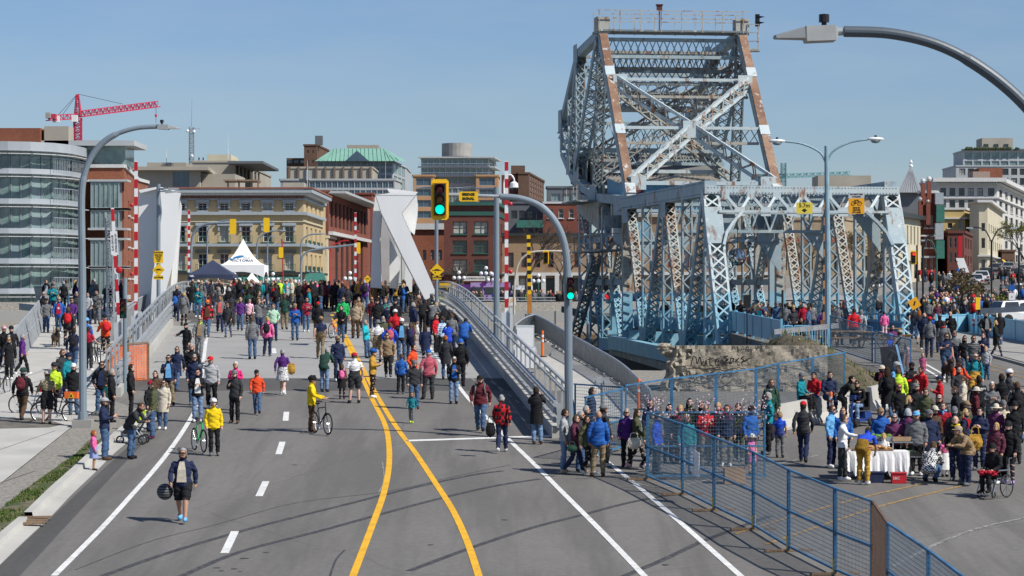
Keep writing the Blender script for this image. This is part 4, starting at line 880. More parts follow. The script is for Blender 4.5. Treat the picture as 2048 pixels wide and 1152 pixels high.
# portal bracing in the plane of the end posts
def EP(v,f):return L(4.5*f-.34,v,ZB+(ZT-ZB)*f)
plate("portal_strut",EP(W0-.4,1.0),EP(W1+.4,1.0),.5,.42,PBL,side=BU)
plate("portal_strut",EP(W0+.3,.868),EP(W1-.3,.868),.3,.13,PBL,side=BU)
for k in range(6):
 v0=.75+k*8.7/6;dv=8.7/12
 for e_ in(0,1):
  A,B_=EP(v0+dv*e_,.975 if not e_ else .868),EP(v0+dv*(e_+1),.868 if not e_ else .975)
  MB().bar(A,B_,.16,.15,side=BU).obj("portal_brace",PBL,lb)
 MB().bar(EP(v0+dv-.28,.868)+BU*-.1,EP(v0+dv+.28,.868)+BU*-.1,.04,.5,side=BU).obj("gusset",PBL,lb)
 MB().bar(EP(v0-.22,.965)+BU*-.1,EP(v0+.22,.965)+BU*-.1,.04,.42,side=BU).obj("gusset",PBL,lb)
for v,s in((W0+.35,1),(W1-.35,-1)):
 b=MB();pts=[EP(v,.66),EP(v+s*.25,.74),EP(v+s*.65,.80),EP(v+s*1.25,.868)]
 for i in range(3):b.bar(pts[i],pts[i+1],.34,.16,side=BU)
 b.obj("knee_brace",PB,lb)
# rear face of the portal, sway frames and top laterals
for u,z0,z1 in((5.6,13.4,14.5),(16.8,12.6,14.2),(29.4,12.3,14.2)):
 for z in(z0,z1):plate("sway_strut",L(u,W0+.3,z),L(u,W1-.3,z),.26,.18,PB,side=BU)
 for k in range(8):
  v0=.4+k*1.175;b=MB();b.bar(L(u,v0,z0),L(u,v0+.59,z1),.12,.1,side=BU);b.bar(L(u,v0+.59,z1),L(u,v0+1.175,z0),.12,.1,side=BU);b.obj("sway_brace",PB,lb)
 for v,s in((W0+.2,1),(W1-.2,-1)):
  b=MB();b.face([L(u,v,z0),L(u,v+s*1.7,z0),L(u,v,z0-2.2)]);b.face([L(u+.1,v,z0-2.2),L(u+.1,v+s*1.7,z0),L(u+.1,v,z0)]);b.obj("knee_plate",PB,lb)
for u0,u1 in((4.5,16.8),(16.8,29.5)):
 laced("lateral",L(u0,W0,ZT),L(u1,W1,ZT),.3,.3,PB,side=V((0,0,1)));laced("lateral",L(u0,W1,ZT-.1),L(u1,W0,ZT-.1),.3,.3,PB,side=V((0,0,1)))
# floor system and deck edge
for u in(0,5.3,10.7,17,23.4,30):plate("floor_beam",L(u,W0,6.0),L(u,W1,6.0),.4,.95,PB,side=BU)
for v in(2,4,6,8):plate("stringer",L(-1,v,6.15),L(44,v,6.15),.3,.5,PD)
BLD=mat("deck_rail_blue",(.06,.22,.40),.55,var=.2,sc=1.5)
for v in(W0+.55,W1-.55):
 for z in(7.75,7.35):plate("deck_rail",L(-.5,v,z),L(34,v,z),.08,.1,RAILB)
 for k in range(14):
  MB().bar(L(k*2.4,v,6.6),L(k*2.4,v,7.8),.1,.1,side=BV).obj("rail_post",RAILB,lb)
  MB().bar(L(k*2.4+.1,v,7.05),L(k*2.4+2.3,v,7.05),.04,.75,side=BV).obj("rail_panel",BLD,lb)
# ---- counterweight tower over the heel of the span
VL,VR=.4,10.3
PTS=dict(B=(31.3,14.9),T1=(42.8,27.0),T2=(52.7,26.4),T3=(60.3,22.0),T4=(60.3,19.6),T5=(55,17.4),H=(45,15.6),M=(52.5,18.0),N=(57,24.2),K=(56.2,18.4))
def TP(k,v,dz=0):u,z=PTS[k];return L(u,v,z+dz)
LEG0,LEG1=PTS['B'],PTS['T1']
def leg(s,v):return L(LEG0[0]+(LEG1[0]-LEG0[0])*s-.3,v,LEG0[1]+(LEG1[1]-LEG0[1])*s)
for v in(VL,VR):

 d=(TP('T1',v)-TP('B',v)).normalized();nrm=BV.cross(d)
 if nrm.dot(BU)>0:nrm=-nrm
 o=plate("raking_leg",leg(-.08,v)+BU*.35,leg(1.0,v)+BU*.35,.62,.66,PB);MB().bar(leg(.02,v)+BU*.35+nrm*.37,leg(.97,v)+BU*.35+nrm*.37,.56,.08,side=BV).obj("cover_plate",PR_,o)
 for s in(.02,.36,.71):
  MB().bar(leg(s,v)+BU*.35+nrm*.42,leg(s+.055,v)+BU*.35+nrm*.42,.66,.06,side=BV).obj("collar",PBL,o)
 MB().box(leg(1.03,v)+V((0,0,.15)),(.95,1.1,1.15),.13).obj("leg_cap",PT,o)
 for a_,c_ in(("T1","T2"),("T2","T3"),("T3","T4"),("T4","T5"),("T5","H"),("H","B")):plate("tower_chord",TP(a_,v),TP(c_,v),.6,.6,PB)
 laced("tower_web",TP('T1',v,-.5),TP('M',v),.85,.6,PB,pitch=.7);laced("tower_web",TP('T2',v),TP('M',v),.62,.5,PB);laced("tower_web",TP('T2',v),TP('K',v),.62,.5,PB)
 laced("tower_web",TP('N',v),TP('K',v),.5,.4,PB);laced("tower_web",TP('T3',v),TP('K',v),.5,.4,PB);laced("tower_web",TP('T1',v),TP('H',v),.6,.5,PD)
 for k,w_,h_ in(('M',2.2,2.0),('T2',1.8,1.4),('T3',1.6,1.6),('K',1.8,1.4),('H',2.6,1.8)):
  for e_ in(-.34,.34):c=TP(k,v+e_);MB().bar(c-BU*w_/2,c+BU*w_/2,.03,h_,side=BV).obj("gusset",PB,lb)

 for u,z0,m_ in((33.2,15,PB),(37.5,15.2,PT)):plate("tower_column",L(u,v,2.5),L(u,v,z0),.5,.5,m_)
 for u,z0 in((41,14.8),(46,15.4),(51,16.8)):laced("tower_column",L(u,v,2.5),L(u,v,z0),.6,.5,PB,single=True)
 for u0,u1,z0,z1 in((33.2,37.5,4,9.5),(37.5,41,9.5,14),(41,46,4,10),(46,51,9.5,15),(37.5,33.2,9.5,14.5)):laced("tower_brace",L(u0,v,z0),L(u1,v,z1),.42,.3,PB)
 for z in(9.6,12.6):plate("tower_girt",L(33,v,z),L(51.5,v,z),.3,.4,PT if z<9 else PB)
 b=MB();b.prism([L(31.5,v-.3,11.6),L(36.5,v-.3,12.4),L(36.5,v-.3,15),L(31.5,v-.3,14.6)],BV*.6);b.obj("trunnion_plate",PB,lb)
 b=MB();b.prism([L(42,v-.35,13.2),L(52,v-.35,14.8),L(52,v-.35,16.2),L(42,v-.35,15.2)],BV*.7);b.obj("counterweight_arm",PT,lb)
 for k in range(10):
  q=L(42.2+k*1.0,v,7+k*.0);
 MB().lathe(L(33.5,v,13.6)-BV*.5,[(0,-.4),(.9,-.4),(.9,.4),(0,.4)],16).obj("trunnion_drum",PD,lb)
# front X frame between the raking legs
def crossm(name,A,B_,w,m,lm=None):return laced(name,A,B_,w,.34,m,lm,pitch=w*1.1,side=V((0,0,1)),single=True,t=.14)
C0=L(36.1,(VL+VR)/2+.15,20.0)
for s,sep in((.71,1.15),(.42,1.0)):
 A,B_=leg(s,VL+.25),leg(s,VR-.25);dz=V((0,0,sep))
 o=plate("frame_strut",A,B_,.26,.2,PBL,side=BU);plate("frame_strut",A-dz+BU*.4,B_-dz+BU*.4,.26,.18,PT,side=BU)
 b=MB()
 for k in range(14):
  p,q=A+(B_-A)*(k/14),A+(B_-A)*((k+1)/14);b.bar(p,q-dz+BU*.4,.07,.05,side=BU);b.bar(p-dz+BU*.4,q,.07,.05,side=BU)
 b.obj("lacing",PT,o,kind="stuff")
plate("frame_strut",leg(.10,VL),leg(.10,VR),.3,.26,PBL,side=BU)
cen=(leg(.42,VL)+leg(.42,VR))*.5+V((0,0,-.1))
for A in(leg(.70,VL+.2),leg(.70,VR-.2),leg(.10,VL+.2),leg(.10,VR-.2)):laced("frame_diagonal",A,cen,.72,.3,PBL,PT,pitch=.62,side=V((0,0,1)),single=True,t=.2,lw=.09)
MB().bar(cen-BV*.65-BU*.3,cen+BV*.65-BU*.3,.1,1.15,side=BU).obj("centre_plate",PBL,lb)
for s,v,e_ in((.70,VL,1),(.70,VR,-1),(.10,VL,1),(.10,VR,-1)):c=leg(s,v+e_*.6)-BU*.25;MB().bar(c-BV*.5,c+BV*.5,.06,.9,side=BU).obj("gusset",PBL,lb)
# lattice girders across the head and the rear of the tower
def girder(u,z1,z0,m,n=16,u2=None,v0=VL+.3,v1=VR-.3):
 u2=u if u2 is None else u2
 o=plate("lattice_girder",L(u,v0,z1),L(u,v1,z1),.34,.24,m,side=BU);plate("girder_flange",L(u2,v0,z0),L(u2,v1,z0),.34,.22,m,side=BU);b=MB()
 for k in range(n):
  va,vb=v0+(v1-v0)*k/n,v0+(v1-v0)*(k+1)/n
  b.bar(L(u,va,z1),L(u2,vb,z0),.1,.06,side=BU);b.bar(L(u2+.05,va,z0),L(u+.05,vb,z1),.1,.06,side=BU)
 b.obj("lacing",m,o,kind="stuff")
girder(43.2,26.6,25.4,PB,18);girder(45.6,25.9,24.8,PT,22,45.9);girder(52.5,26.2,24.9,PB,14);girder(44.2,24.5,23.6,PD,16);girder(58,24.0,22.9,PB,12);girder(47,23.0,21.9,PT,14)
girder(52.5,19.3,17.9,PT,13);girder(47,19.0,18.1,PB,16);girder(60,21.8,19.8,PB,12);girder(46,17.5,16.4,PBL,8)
for A,B_ in(((43.5,VL,25),(52.5,VR,18.5)),((43.5,VR,25),(52.5,VL,18.5)),((46,VL,22.5),(58,VR,24)),((46,VR,22.5),(58,VL,24)),((52.7,VL,25.5),(63,VR,21)),((52.7,VR,25.5),(63,VL,21)),((44,VL,24),(46,VR,17)),((44,VR,24),(46,VL,17))):
 laced("sway_diagonal",L(*A),L(*B_),.45,.3,PT if A[0]<45 else PB,pitch=.5,side=V((0,0,1)),single=True)
# concrete counterweight and the corrugated machinery house
CWM=mat("counterweight_concrete",(.15,.15,.14),.9,sc=.5,var=.25)
b=MB();b.prism([L(49,1.0,15.6),L(61,1.0,17.2),L(62,1.0,19.4),L(54,1.0,19.2),L(49,1.0,17.6)],BV*8.7);b.obj("counterweight",CWM,lb)
HB=mat("corrugated_blue",(.15,.32,.44),.5,.1,sc=1,var=.1);HR=mat("corrugated_roof",(.34,.28,.20),.6,sc=1.2,var=.25,c2=(.45,.42,.36))
mh=thing("machinery_house","blue corrugated machinery house with tan ridged roof inside the tower","house",L(39,4,14.9))
u0,u1,v0,v1,zb,ze,zr=37.6,43.5,.9,8.0,14.3,16.35,17.05
b=MB();n=60
for k in range(n):va,vb=v0+(v1-v0)*k/n,v0+(v1-v0)*(k+1)/n;da,db=(.07 if k%2 else 0),(0 if k%2 else .07);b.face([L(u0-da,va,zb),L(u0-db,vb,zb),L(u0-db,vb,ze),L(u0-da,va,ze)])
for k in range(30):ua,ub=u0+(u1-u0)*k/30,u0+(u1-u0)*(k+1)/30;da,db=(.06 if k%2 else 0),(0 if k%2 else .06);b.face([L(ub,v0-db,zb),L(ua,v0-da,zb),L(ua,v0-da,ze+(ua-u0)*.12),L(ub,v0-db,ze+(ub-u0)*.12)])
b.obj("wall",HB,mh);b=MB()
for k in range(n):va,vb=v0-.3+(v1-v0+.6)*k/n,v0-.3+(v1-v0+.6)*(k+1)/n;da,db=(.07 if k%2 else 0),(0 if k%2 else .07);b.face([L(u0-.4,va,ze+da-.05),L(u0-.4,vb,ze+db-.05),L(u1,vb,zr+db),L(u1,va,zr+da)])
b.obj("roof",HR,mh);MB().box(L(37.5,1.9,15.2),(.8,.06,1.6),.13).obj("door",MC["brick_dark"],mh)
# walkway rail and beacon on the head
for u,z0 in((42.2,27.45),(44.6,27.45)):
 for z in(z0+.55,z0+1.1):plate("walkway_rail",L(u,VL-.4,z),L(u,VR+.5,z),.05,.06,PT,side=BU)
 for k in range(8):v=VL-.3+k*1.46;MB().bar(L(u,v,z0-.4),L(u,v,z0+1.12),.06,.06,side=BV).obj("rail_post",PT,lb)
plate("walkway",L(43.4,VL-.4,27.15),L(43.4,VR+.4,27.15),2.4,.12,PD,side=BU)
c=L(43,4.5,28.6);b=MB();b.bar(c-V((0,0,1.4)),c,.08,.08);b.box(c+V((0,0,.22)),(.38,.38,.36));b.box(c+V((0,0,.44)),(.5,.5,.07));b.obj("beacon",MC["brick_dark"],lb)
c=L(42.5,VR+1.1,28.0);b=MB();b.box(c,(.3,.3,.85));b.face([c+V((-.15,-.16,.35)),c+V((.5,-.5,.2)),c+V((-.15,-.16,.05))]);b.face([c+V((-.15,-.16,-.05)),c+V((.5,-.5,-.2)),c+V((-.15,-.16,-.35))]);b.obj("signal_lamp",BLACK,lb)
b=MB();c=L(42.5,VR+.75,26.8)
for dx,dy in((-.4,-.3),(.4,-.3),(.4,.4),(-.4,.4)):b.bar(c+V((dx,dy,-.9)),c+V((dx,dy,.9)),.05,.05)
for z in(-.85,-.3,.3,.88):b.bar(c+V((-.4,-.3,z)),c+V((.4,-.3,z)),.05,.05);b.bar(c+V((.4,-.3,z)),c+V((.4,.4,z)),.05,.05)
b.box(c+V((0,0,-.95)),(1,.9,.1));b.obj("ladder_cage",PT,lb)
# platform with railing and stair on the river side of the tower
for z,ua,ub in((11.7,33,45),(15.3,43,50)):
 plate("platform",L(ua,VL-1.0,z),L(ub,VL-1.0,z),1.6,.12,PD)
 for k in range(int((ub-ua)/1.6)+1):MB().bar(L(ua+k*1.6,VL-1.75,z),L(ua+k*1.6,VL-1.75,z+1.1),.06,.06,side=BV).obj("rail_post",PT,lb)
 for dz in(.55,1.1):plate("platform_rail",L(ua,VL-1.75,z+dz),L(ub,VL-1.75,z+dz),.05,.06,PT)
 plate("platform_rail",L(ua,VL-1.75,z+1.1),L(ua,VR,z+1.1),.05,.05,PT,side=BU)
MB().box(L(33.2,1.0,12.6),(1.6,1.3,1.9),.13).obj("control_box",HB,lb)
laced("approach_strut",L(51,VL-1.4,3),L(38,VL-1.2,11.2),.6,.5,PD)
for k in range(4):MB().box(L(37.5,VL-.1,6.2+k*2.1),(.95,.8,.3),.13).obj("bearing_plate",PT,lb)
# foundation pier and low deck girders that show above the broken wall
b=MB();b.prism([L(29,-1.2,4.9),L(54,-1.2,4.9),L(54,11.6,4.9),L(29,11.6,4.9)],(0,0,-5));b.obj("pier",CWM,lb)
o=plate("low_girder",ray(1223,684,150),ray(1352,712,133),.45,.75,PB,side=V((1,0,0)))
plate("low_girder",ray(1223,700,151),ray(1340,735,134),.3,.4,PD,side=V((1,0,0)))
b=MB();b.prism([L(-4,-.6,6.2),L(1,-.6,6.2),L(1,11,6.2),L(-4,11,6.2)],(0,0,-6));b.obj("abutment",CWM,**ST)
# mirror ball hung inside the portal, coloured streamers below
db=thing("mirror_ball","big silver mirror ball hanging inside the lift bridge portal","mirror ball",ray(1475,514,143))
MIR=mat("mirror_tile",(.62,.63,.64),.08,1.0,var=.2,sc=40);b=MB();c0=ray(1475,514,143);r=.48
for i in range(16):
 ph=-math.pi/2+math.pi*(i+.5)/16;m_=max(4,int(32*math.cos(ph)))
 for j in range(m_):
  th=2*math.pi*(j+.5)/m_;n_=V((math.cos(ph)*math.cos(th),math.cos(ph)*math.sin(th),math.sin(ph)));jit=V((R.gauss(0,.2),R.gauss(0,.2),R.gauss(0,.2)));nn=(n_+jit).normalized()
  e1=nn.cross(V((0,0,1))).normalized();e2=e1.cross(nn);h=.045;b.face([c0+n_*r+e1*(a_*h)+e2*(q*h)for a_,q in((-1,-1),(1,-1),(1,1),(-1,1))])
b.obj("mirror_tile",MIR,db,kind="stuff");MB().ball(c0,r-.02,16).obj("core",GREYP,db);MB().tube([c0,c0+V((0,0,3.2))],.02,5).obj("cable",BLACK,db)
# ================================================================= STREET FURNITURE
GRNL=mat("green_lens_lit",(.0,.75,.42),.3,var=.25,sc=30,emit=1.5);GRND=mat("green_lens",(.01,.12,.08),.15,var=.2,coat=.5);REDD=mat("red_lens",(.16,.008,.012),.15,var=.2,coat=.5);AMBD=mat("amber_lens",(.17,.075,.008),.15,var=.2,coat=.5)
REDL=mat("red_lens_lit",(.9,.05,.03),.3,var=.1,emit=1.2);SIGB=mat("signal_body",(.022,.024,.024),.45,var=.15);WHT=mat("sign_white",(.72,.72,.72),.5,var=.04);BOXW=mat("cabinet_grey",(.50,.53,.54),.5,sc=.8,var=.05)
def pole(t,pts,r,m=POLE,name="pole",n=10):return MB().tube(pts,r,n).obj(name,m,t,smooth=False)
def signal(label,c,k=1.,lit='g',plate=True,back=False,group=None,rz=0):
 """three lens traffic signal facing the camera side (or turned away)"""
 t=thing("traffic_signal",label,"traffic light",c,group,rz);f=1 if back else-1
 if plate:
  b=MB();w,h,q=.53*k,1.24*k,.07*k
  b.prism([(x,0,z)for x,z in((-w/2+q,-h/2),(w/2-q,-h/2),(w/2,-h/2+q),(w/2,h/2-q),(w/2-q,h/2),(-w/2+q,h/2),(-w/2,h/2-q),(-w/2,-h/2+q))],(0,-.03*f*k,0));b.obj("backplate",YEL,t,local=True)
  b=MB()
  for x,z,w_,h_ in((-.19,0,.025,1.0),(.19,0,.025,1.0),(0,.5,.4,.025),(0,-.5,.4,.025)):b.box((x*k,.012*f*k,z*k),(w_*k,.05*k,h_*k))
  b.obj("backplate_lip",mat("sign_amber",(.72,.33,.01),.5),t,local=True)
 b=MB();b.box((0,.10*f*k if not back else .08*k,0),(.31*k,.2*k,.95*k));b.obj("housing",SIGB,t,local=True)
 for z,nm,m in((.31,'red',REDL if lit=='r' else REDD),(0,'amber',AMBD),(-.31,'green',GRNL if lit=='g' else GRND)):
  if back:continue
  b=MB();b.lathe((0,0,0),[(0,.035),(.08,.03),(.135,0)],16);me=b.mesh("lens",True);me.transform(M.Translation((0,-.205*k,z*k))@M.Rotation(rad(90),4,'X')@M.Scale(k,4));link(me,nm+"_lens",m,t,local=True)
  b=MB();n=12
  for i in range(n):
   a0,a1=rad(-40+260*i/n),rad(-40+260*(i+1)/n);r=.148*k;P=lambda a_,y:(r*math.cos(a_),y*k,z*k+r*math.sin(a_))
   b.face([P(a0,-.19),P(a1,-.19),P(a1,-.36+.08*(math.sin(a1)<0)),P(a0,-.36+.08*(math.sin(a0)<0))])
  b.obj("visor",SIGB,t,local=True)
 return t
def sign(name,label,c,w,h,m,lines=(),ink=BLACK,diamond=False,rz=0,back=WHT,ty=None,rnd=.06):
 t=thing(name,label,"sign",c,rz=rz);b=MB()
 if diamond:b.prism([(0,0,-h/2),(w/2,0,0),(0,0,h/2),(-w/2,0,0)],(0,.012,0))
 else:
  q=min(w,h)*rnd;b.prism([(x,0,z)for x,z in((-w/2+q,-h/2),(w/2-q,-h/2),(w/2,-h/2+q),(w/2,h/2-q),(w/2-q,h/2),(-w/2+q,h/2),(-w/2,h/2-q),(-w/2,-h/2+q))],(0,.012,0))
 b.obj("board",m,t,local=True)
 for s_,sz,z in lines:text(s_,sz,ink,t,(0,-.006,z),local=True,bold=.004)
 return t
def bump_symbol(t,w):
 b=MB();b.prism([(-.34*w,-.004,-.01),(.34*w,-.004,-.01),(.34*w,-.004,.01),(.2*w,-.004,.02),(.1*w,-.004,.1*w),(-.1*w,-.004,.1*w),(-.2*w,-.004,.02),(-.34*w,-.004,.01)],(0,-.004,0));b.obj("symbol",BLACK,t,local=True)
 b=MB();b.prism([(-.12*w,-.004,-.22*w),(-.16*w,-.004,-.12*w),(-.06*w,-.004,-.16*w)],(0,-.004,0));b.bar((-.12*w,-.006,-.15*w),(-.02*w,-.006,-.07*w),.02,.004);b.obj("arrow",BLACK,t,local=True)
def luminaire(t,tip,root,w=.3):
 """flat LED street light head from root to tip with a photocell on top"""
 tip,root=V(tip),V(root);d=(tip-root);ln=d.length;d.normalize();s=V((0,1,0))if abs(d.y)<.7 else V((1,0,0));u=s.cross(d);u=u if u.z>0 else-u
 P=[]
 for f,hw,top,bot in((0,.10,.05,-.05),(.04,.14,.075,-.085),(.5,.16,.075,-.085),(.52,.15,.07,-.05),(.97,.10,.0,-.035),(1,.06,-.005,-.03)):
  c=root+d*(ln*f);k=w/.3
  P+=[c+s*(a_*hw*k)+u*(q*k)for a_,q in((-1,bot),(1,bot),(.9,top),(-.9,top))]
 MB().raw(P,[(0,1,2,3)]+[(i*4+j,i*4+(j+1)%4,i*4+4+(j+1)%4,i*4+4+j)for i in range(5)for j in range(4)]+[(23,22,21,20)]).obj("lamp_head",mat("lamp_grey",(.33,.34,.33),.5,.2,sc=4,var=.1),t)
 MB().lathe(root+d*(ln*.2)+u*.07,[(.03,0),(.03,.06),(.06,.06),(.06,.15),(0,.16)],10).obj("photocell",BLACK,t)
# 1 lamp on the pavement
g=G(166,856);Y=g.y;t=thing("street_lamp","grey curved street lamp standing on the pavement by the bicycles","street lamp",g)
MB().box(g+V((0,0,.12)),(.62,.62,.3)).obj("footing",CONC,t);pole(t,[g+V((0,0,.1)),g+V((0,0,.5))],.17,name="base_sleeve")
pole(t,cr([g+V((0,0,.3)),ray(165.5,700,Y),ray(164,500,Y),ray(163,400,Y),ray(168,352,Y),ray(186,308,Y),ray(220,275,Y),ray(268,257,Y),ray(316,253,Y)],5),[.125]*10+[.115]*10+[.10]*12+[.075]*9)
luminaire(t,ray(361,256,Y),ray(314,253,Y));MB().box(ray(165,832,Y)+V((0,-.11,0)),(.13,.04,.28)).obj("hand_hole",GALVD,t)
# 2 big lamp overhead
Y=30;t=thing("street_lamp","large street lamp with a long sweeping arm high over the market","street lamp",(7.2,Y,1.7))
pole(t,cr([V((7.05,Y,1.7)),V((7.0,Y,5)),ray(2225,480,Y),ray(2170,370,Y),ray(2100,270,Y),ray(2030,190,Y),ray(1950,128,Y),ray(1870,88,Y),ray(1780,67,Y),ray(1688,63,Y)],6),[.10]*14+[.072]*24+[.064]*17,n=14)
pole(t,[ray(1692,63,Y),ray(1668,64,Y)],.045,GALV,"spigot")
for o in t.children:
 if o.name.startswith('pole'):o.material_slots[0].link='OBJECT';o.material_slots[0].material=mat('pole_slate',(.085,.105,.125),.45,.1,sc=1,var=.12);luminaire(t,ray(1547,71,Y),ray(1674,66,Y),.33)
# 3 double lamp by the old bridge
g=G(1656,700);Y=g.y;t=thing("street_lamp","pale blue double armed street lamp in front of the lift bridge portal","street lamp",g);LBP=mat("lamp_blue",(.24,.36,.42),.5,.1,sc=2,var=.18)
pole(t,[g,ray(1655,500,Y),ray(1653,292,Y)],[.15,.13,.10],LBP)
for pts,hx in((((1653,330),(1640,305),(1605,288),(1570,283)),-1),(((1653,330),(1666,303),(1700,285),(1735,279)),1)):
 pole(t,cr([ray(x,y,Y)for x,y in pts],5),.05,LBP,"arm");x,y=pts[-1];c=ray(x+hx*16,y-1,Y);b=MB();b.ball(c,.38,12,0,(1.05,.45,.24));b.obj("lamp_head",WHITE,t,smooth=True);MB().ball(c+V((0,0,-.09)),.22,10,0,(1,.7,.5)).obj("lens",GLASSP,t,smooth=True);MB().box(c+V((0,0,.12)),(.1,.1,.1)).obj("photocell",BLACK,t)
MB().box(g+V((0,-.16,.45)),(.16,.05,.34)).obj("hand_hole",LBP,t)
# 4 signal mast over the road
g=G(1139,884);Y=g.y;t=thing("signal_mast","tall grey signal mast bending over the road beside the guardrail","signal pole",g)
pole(t,cr([g,ray(1137,740,Y),ray(1136,580,Y),ray(1131,500,Y),ray(1114,450,Y),ray(1083,414,Y),ray(1042,397,Y),ray(1000,393,Y)],5),[.125]*12+[.11]*14+[.095]*10,n=12)
pole(t,[ray(1003,393,Y),ray(940,391,Y),ray(872,389,Y)],.055,GALV,"mast_arm");MB().box(g+V((0,0,.05)),(.5,.5,.3)).obj("base_plate",GALVD,t)
signal("green lit signal on a wide yellow backplate at the end of the mast arm",ray(880,399,Y-.25),1.0)
signal("green lit signal without backplate fixed to the mast beside the guardrail",ray(1141,577,Y-.2),.72,plate=False)
sign("sign","yellow bridge signal sign hanging on the mast arm",ray(937,393,Y-.15),.58,.30,YEL,(("BRIDGE",.11,.065),("SIGNAL",.11,-.065)),rnd=.14)
# 5 grey pole with twin lamps and camera behind the guardrail
g=zs((.2-1.0,112),0);g.x=(993-1024)*112/F;t=thing("street_lamp","straight grey lamp pole with twin arms and a camera beside the boom gate","street lamp",g)
pole(t,[g,ray(993,374,112)],[.14,.11])
for x0,x1,y in((993,950,377),(993,866,376)):pole(t,[ray(x0,y,112),ray(x1,y,112+(x0-x1)*.02)],.035,GALV,"arm")
for x,Yy in((935,112),(850,113.5)):prismAB([ray(x-22,376,Yy),ray(x+18,372,Yy-.5),ray(x+16,377,Yy),ray(x-2,379,Yy-.2)],[ray(x-22,375,Yy+.6),ray(x+18,372,Yy+.5),ray(x+16,376,Yy+.6),ray(x-2,378,Yy+.6)]).obj("lamp_head",GALV,t)
pole(t,cr([ray(1008,392,111),ray(1008,365,111),ray(1014,352,111),ray(1022,350,111),ray(1028,358,111),ray(1028,366,111)],5),.035,WHITE,"camera_bracket");b=MB();c=ray(1028,372,111);b.lathe(c,[(.05,.2),(.17,.12),(.19,-.06),(.16,-.09)],14);b.obj("camera_housing",WHITE,t);MB().ball(c+V((0,0,-.1)),.12,12).obj("camera_dome",BLACK,t)
# ---- boom gates: raised striped arms with red lamps
def boom(label,px,yt,yb,Y,px2=None,w=.15,n=9,base=True,lamps=True,cat="boom gate",cab=1.4):
 A,B_=ray(px,yb,Y),ray(px2 or px,yt,Y);g=V((A.x,Y,zg(A.x,Y)));t=thing("boom_gate",label,cat,g);d=(B_-A)/(2*n)
 b=MB();b.bar(A,B_,w,.07,side=V((1,0,0)));b.obj("arm",WHT,t)
 for k in range(n):MB().bar(A+d*(2*k+.9)-V((0,.01,0)),A+d*(2*k+1.9)-V((0,.01,0)),w*1.03,.075,side=V((1,0,0))).obj("stripe",RED,t)
 if lamps:
  for f in(.28,.72):c=A+(B_-A)*f+V((w*1.1 if px>500 else-w*1.3,-.04,0));b=MB();b.ball(c,.09,10,0,(1,.6,1));b.obj("lamp",RED,t)
 if base:MB().box(A+V((0,.1,-cab/2+.1)),(.42,.42,cab)).obj("cabinet",BOXW,t);b=MB();b.bar(A+V((.2,-.1,-cab)),A+V((.2,-.1,.3)),.12,.2);b.obj("counterweight",BOXW,t)
 return t
boom("tall raised red and white boom gate arm beside the white ring",272,322,636,118,cab=2.2)
boom("raised red and white boom gate arm between the lamp pole and the signal mast",1013,322,630,108,cab=2.6)
t=boom("raised red and white pedestrian gate arm carrying a white warning board",238,416,650,112,225,w=.13,n=5,lamps=False,cab=1.2)
c=ray(231,522,111.9);MB().ball(ray(238,540,111.8),.15,10,0,(1,.4,1)).obj("lamp",RED,t)
b=MB();lattice(b,ray(222,640,112.4),ray(218,425,112.4),.28,16,.05);b.obj("lattice_frame",GALV,t)
s=thing("sign","white board reading no pedestrians beyond gate on the gate arm","sign",ray(228.5,486,111.7));b=MB();b.box((0,0,0),(.30,.02,1.02));me=b.mesh("board");me.transform(M.Rotation(rad(-3),4,'Y'));link(me,"board",WHT,s,local=True)
for x,bdy in((.07,"NO PEDESTRIANS"),(-.07,"BEYOND GATE")):
 o=text(bdy,.125,BLACK,s,(0,0,0),local=True,sx=.8);o.data.transform(M.Translation((x,-.014,0))@M.Rotation(rad(87),4,'Y'))
boom("small far boom gate arm in front of the cream hotel",378,420,545,205,w=.17,n=8,base=False);boom("small far boom gate arm beside the brick warehouse",711,425,562,215,w=.17,n=8,base=False)
t=thing("cabinet","grey control cabinet beside the boom gate behind the guardrail","cabinet",ray(1052,690,106));MB().box(ray(1050,692,106.5),(.75,.6,1.7)).obj("body",BOXW,t);MB().box(ray(1050,692,106.15),(.66,.02,1.5)).obj("door",WHT,t)
t=thing("cabinet","low grey junction box standing under the boom gate","cabinet",ray(1050,700,103));MB().box(ray(1050,716,103.5),(.9,.5,.9)).obj("body",BOXW,t);MB().box(ray(1050,716,103.2),(.8,.02,.8)).obj("door",WHT,t)
# ---- warning signs on poles
def signpole(label,px,yt,Y,lamps=False):
 x=(px-1024)*Y/F;g=zs((x,Y),0);t=thing("sign_pole",label,"pole",g);pole(t,[g,ray(px,yt,Y)],.10,name="post");return t
t=signpole("grey lamp and sign pole in front of the white ring base",317,368,128)
for x1,y1 in((350,377),(344,383)):pole(t,[ray(317,y1,128),ray(x1,y1,127)],.03,GALV,"arm");prismAB([ray(x1-14,y1-2,127),ray(x1+8,y1-1,127),ray(x1+8,y1+2,127),ray(x1-14,y1+4,127)],[ray(x1-14,y1-2,127.5),ray(x1+8,y1-1,127.5),ray(x1+8,y1+2,127.5),ray(x1-14,y1+4,127.5)]).obj("lamp_head",GALV,t)
sign("sign","yellow sidewalk slippery when wet sign above the yellow diamond",ray(317,514,127.7),.46,.60,YEL,(("CAUTION",.10,.22),("SIDEWALK",.075,.10),("SLIPPERY",.075,-.0),("WHEN",.075,-.10),("WET",.075,-.20)))
t=sign("sign","yellow diamond bump sign on the pole in front of the white ring",ray(317,540,127.7),.62,.62,YEL,diamond=True);bump_symbol(t,.62);sign("sign","small yellow caution tab at the bottom of the sign pole by the white ring",ray(317,555,127.7),.46,.20,YEL,(("CAUTION",.105,0),))
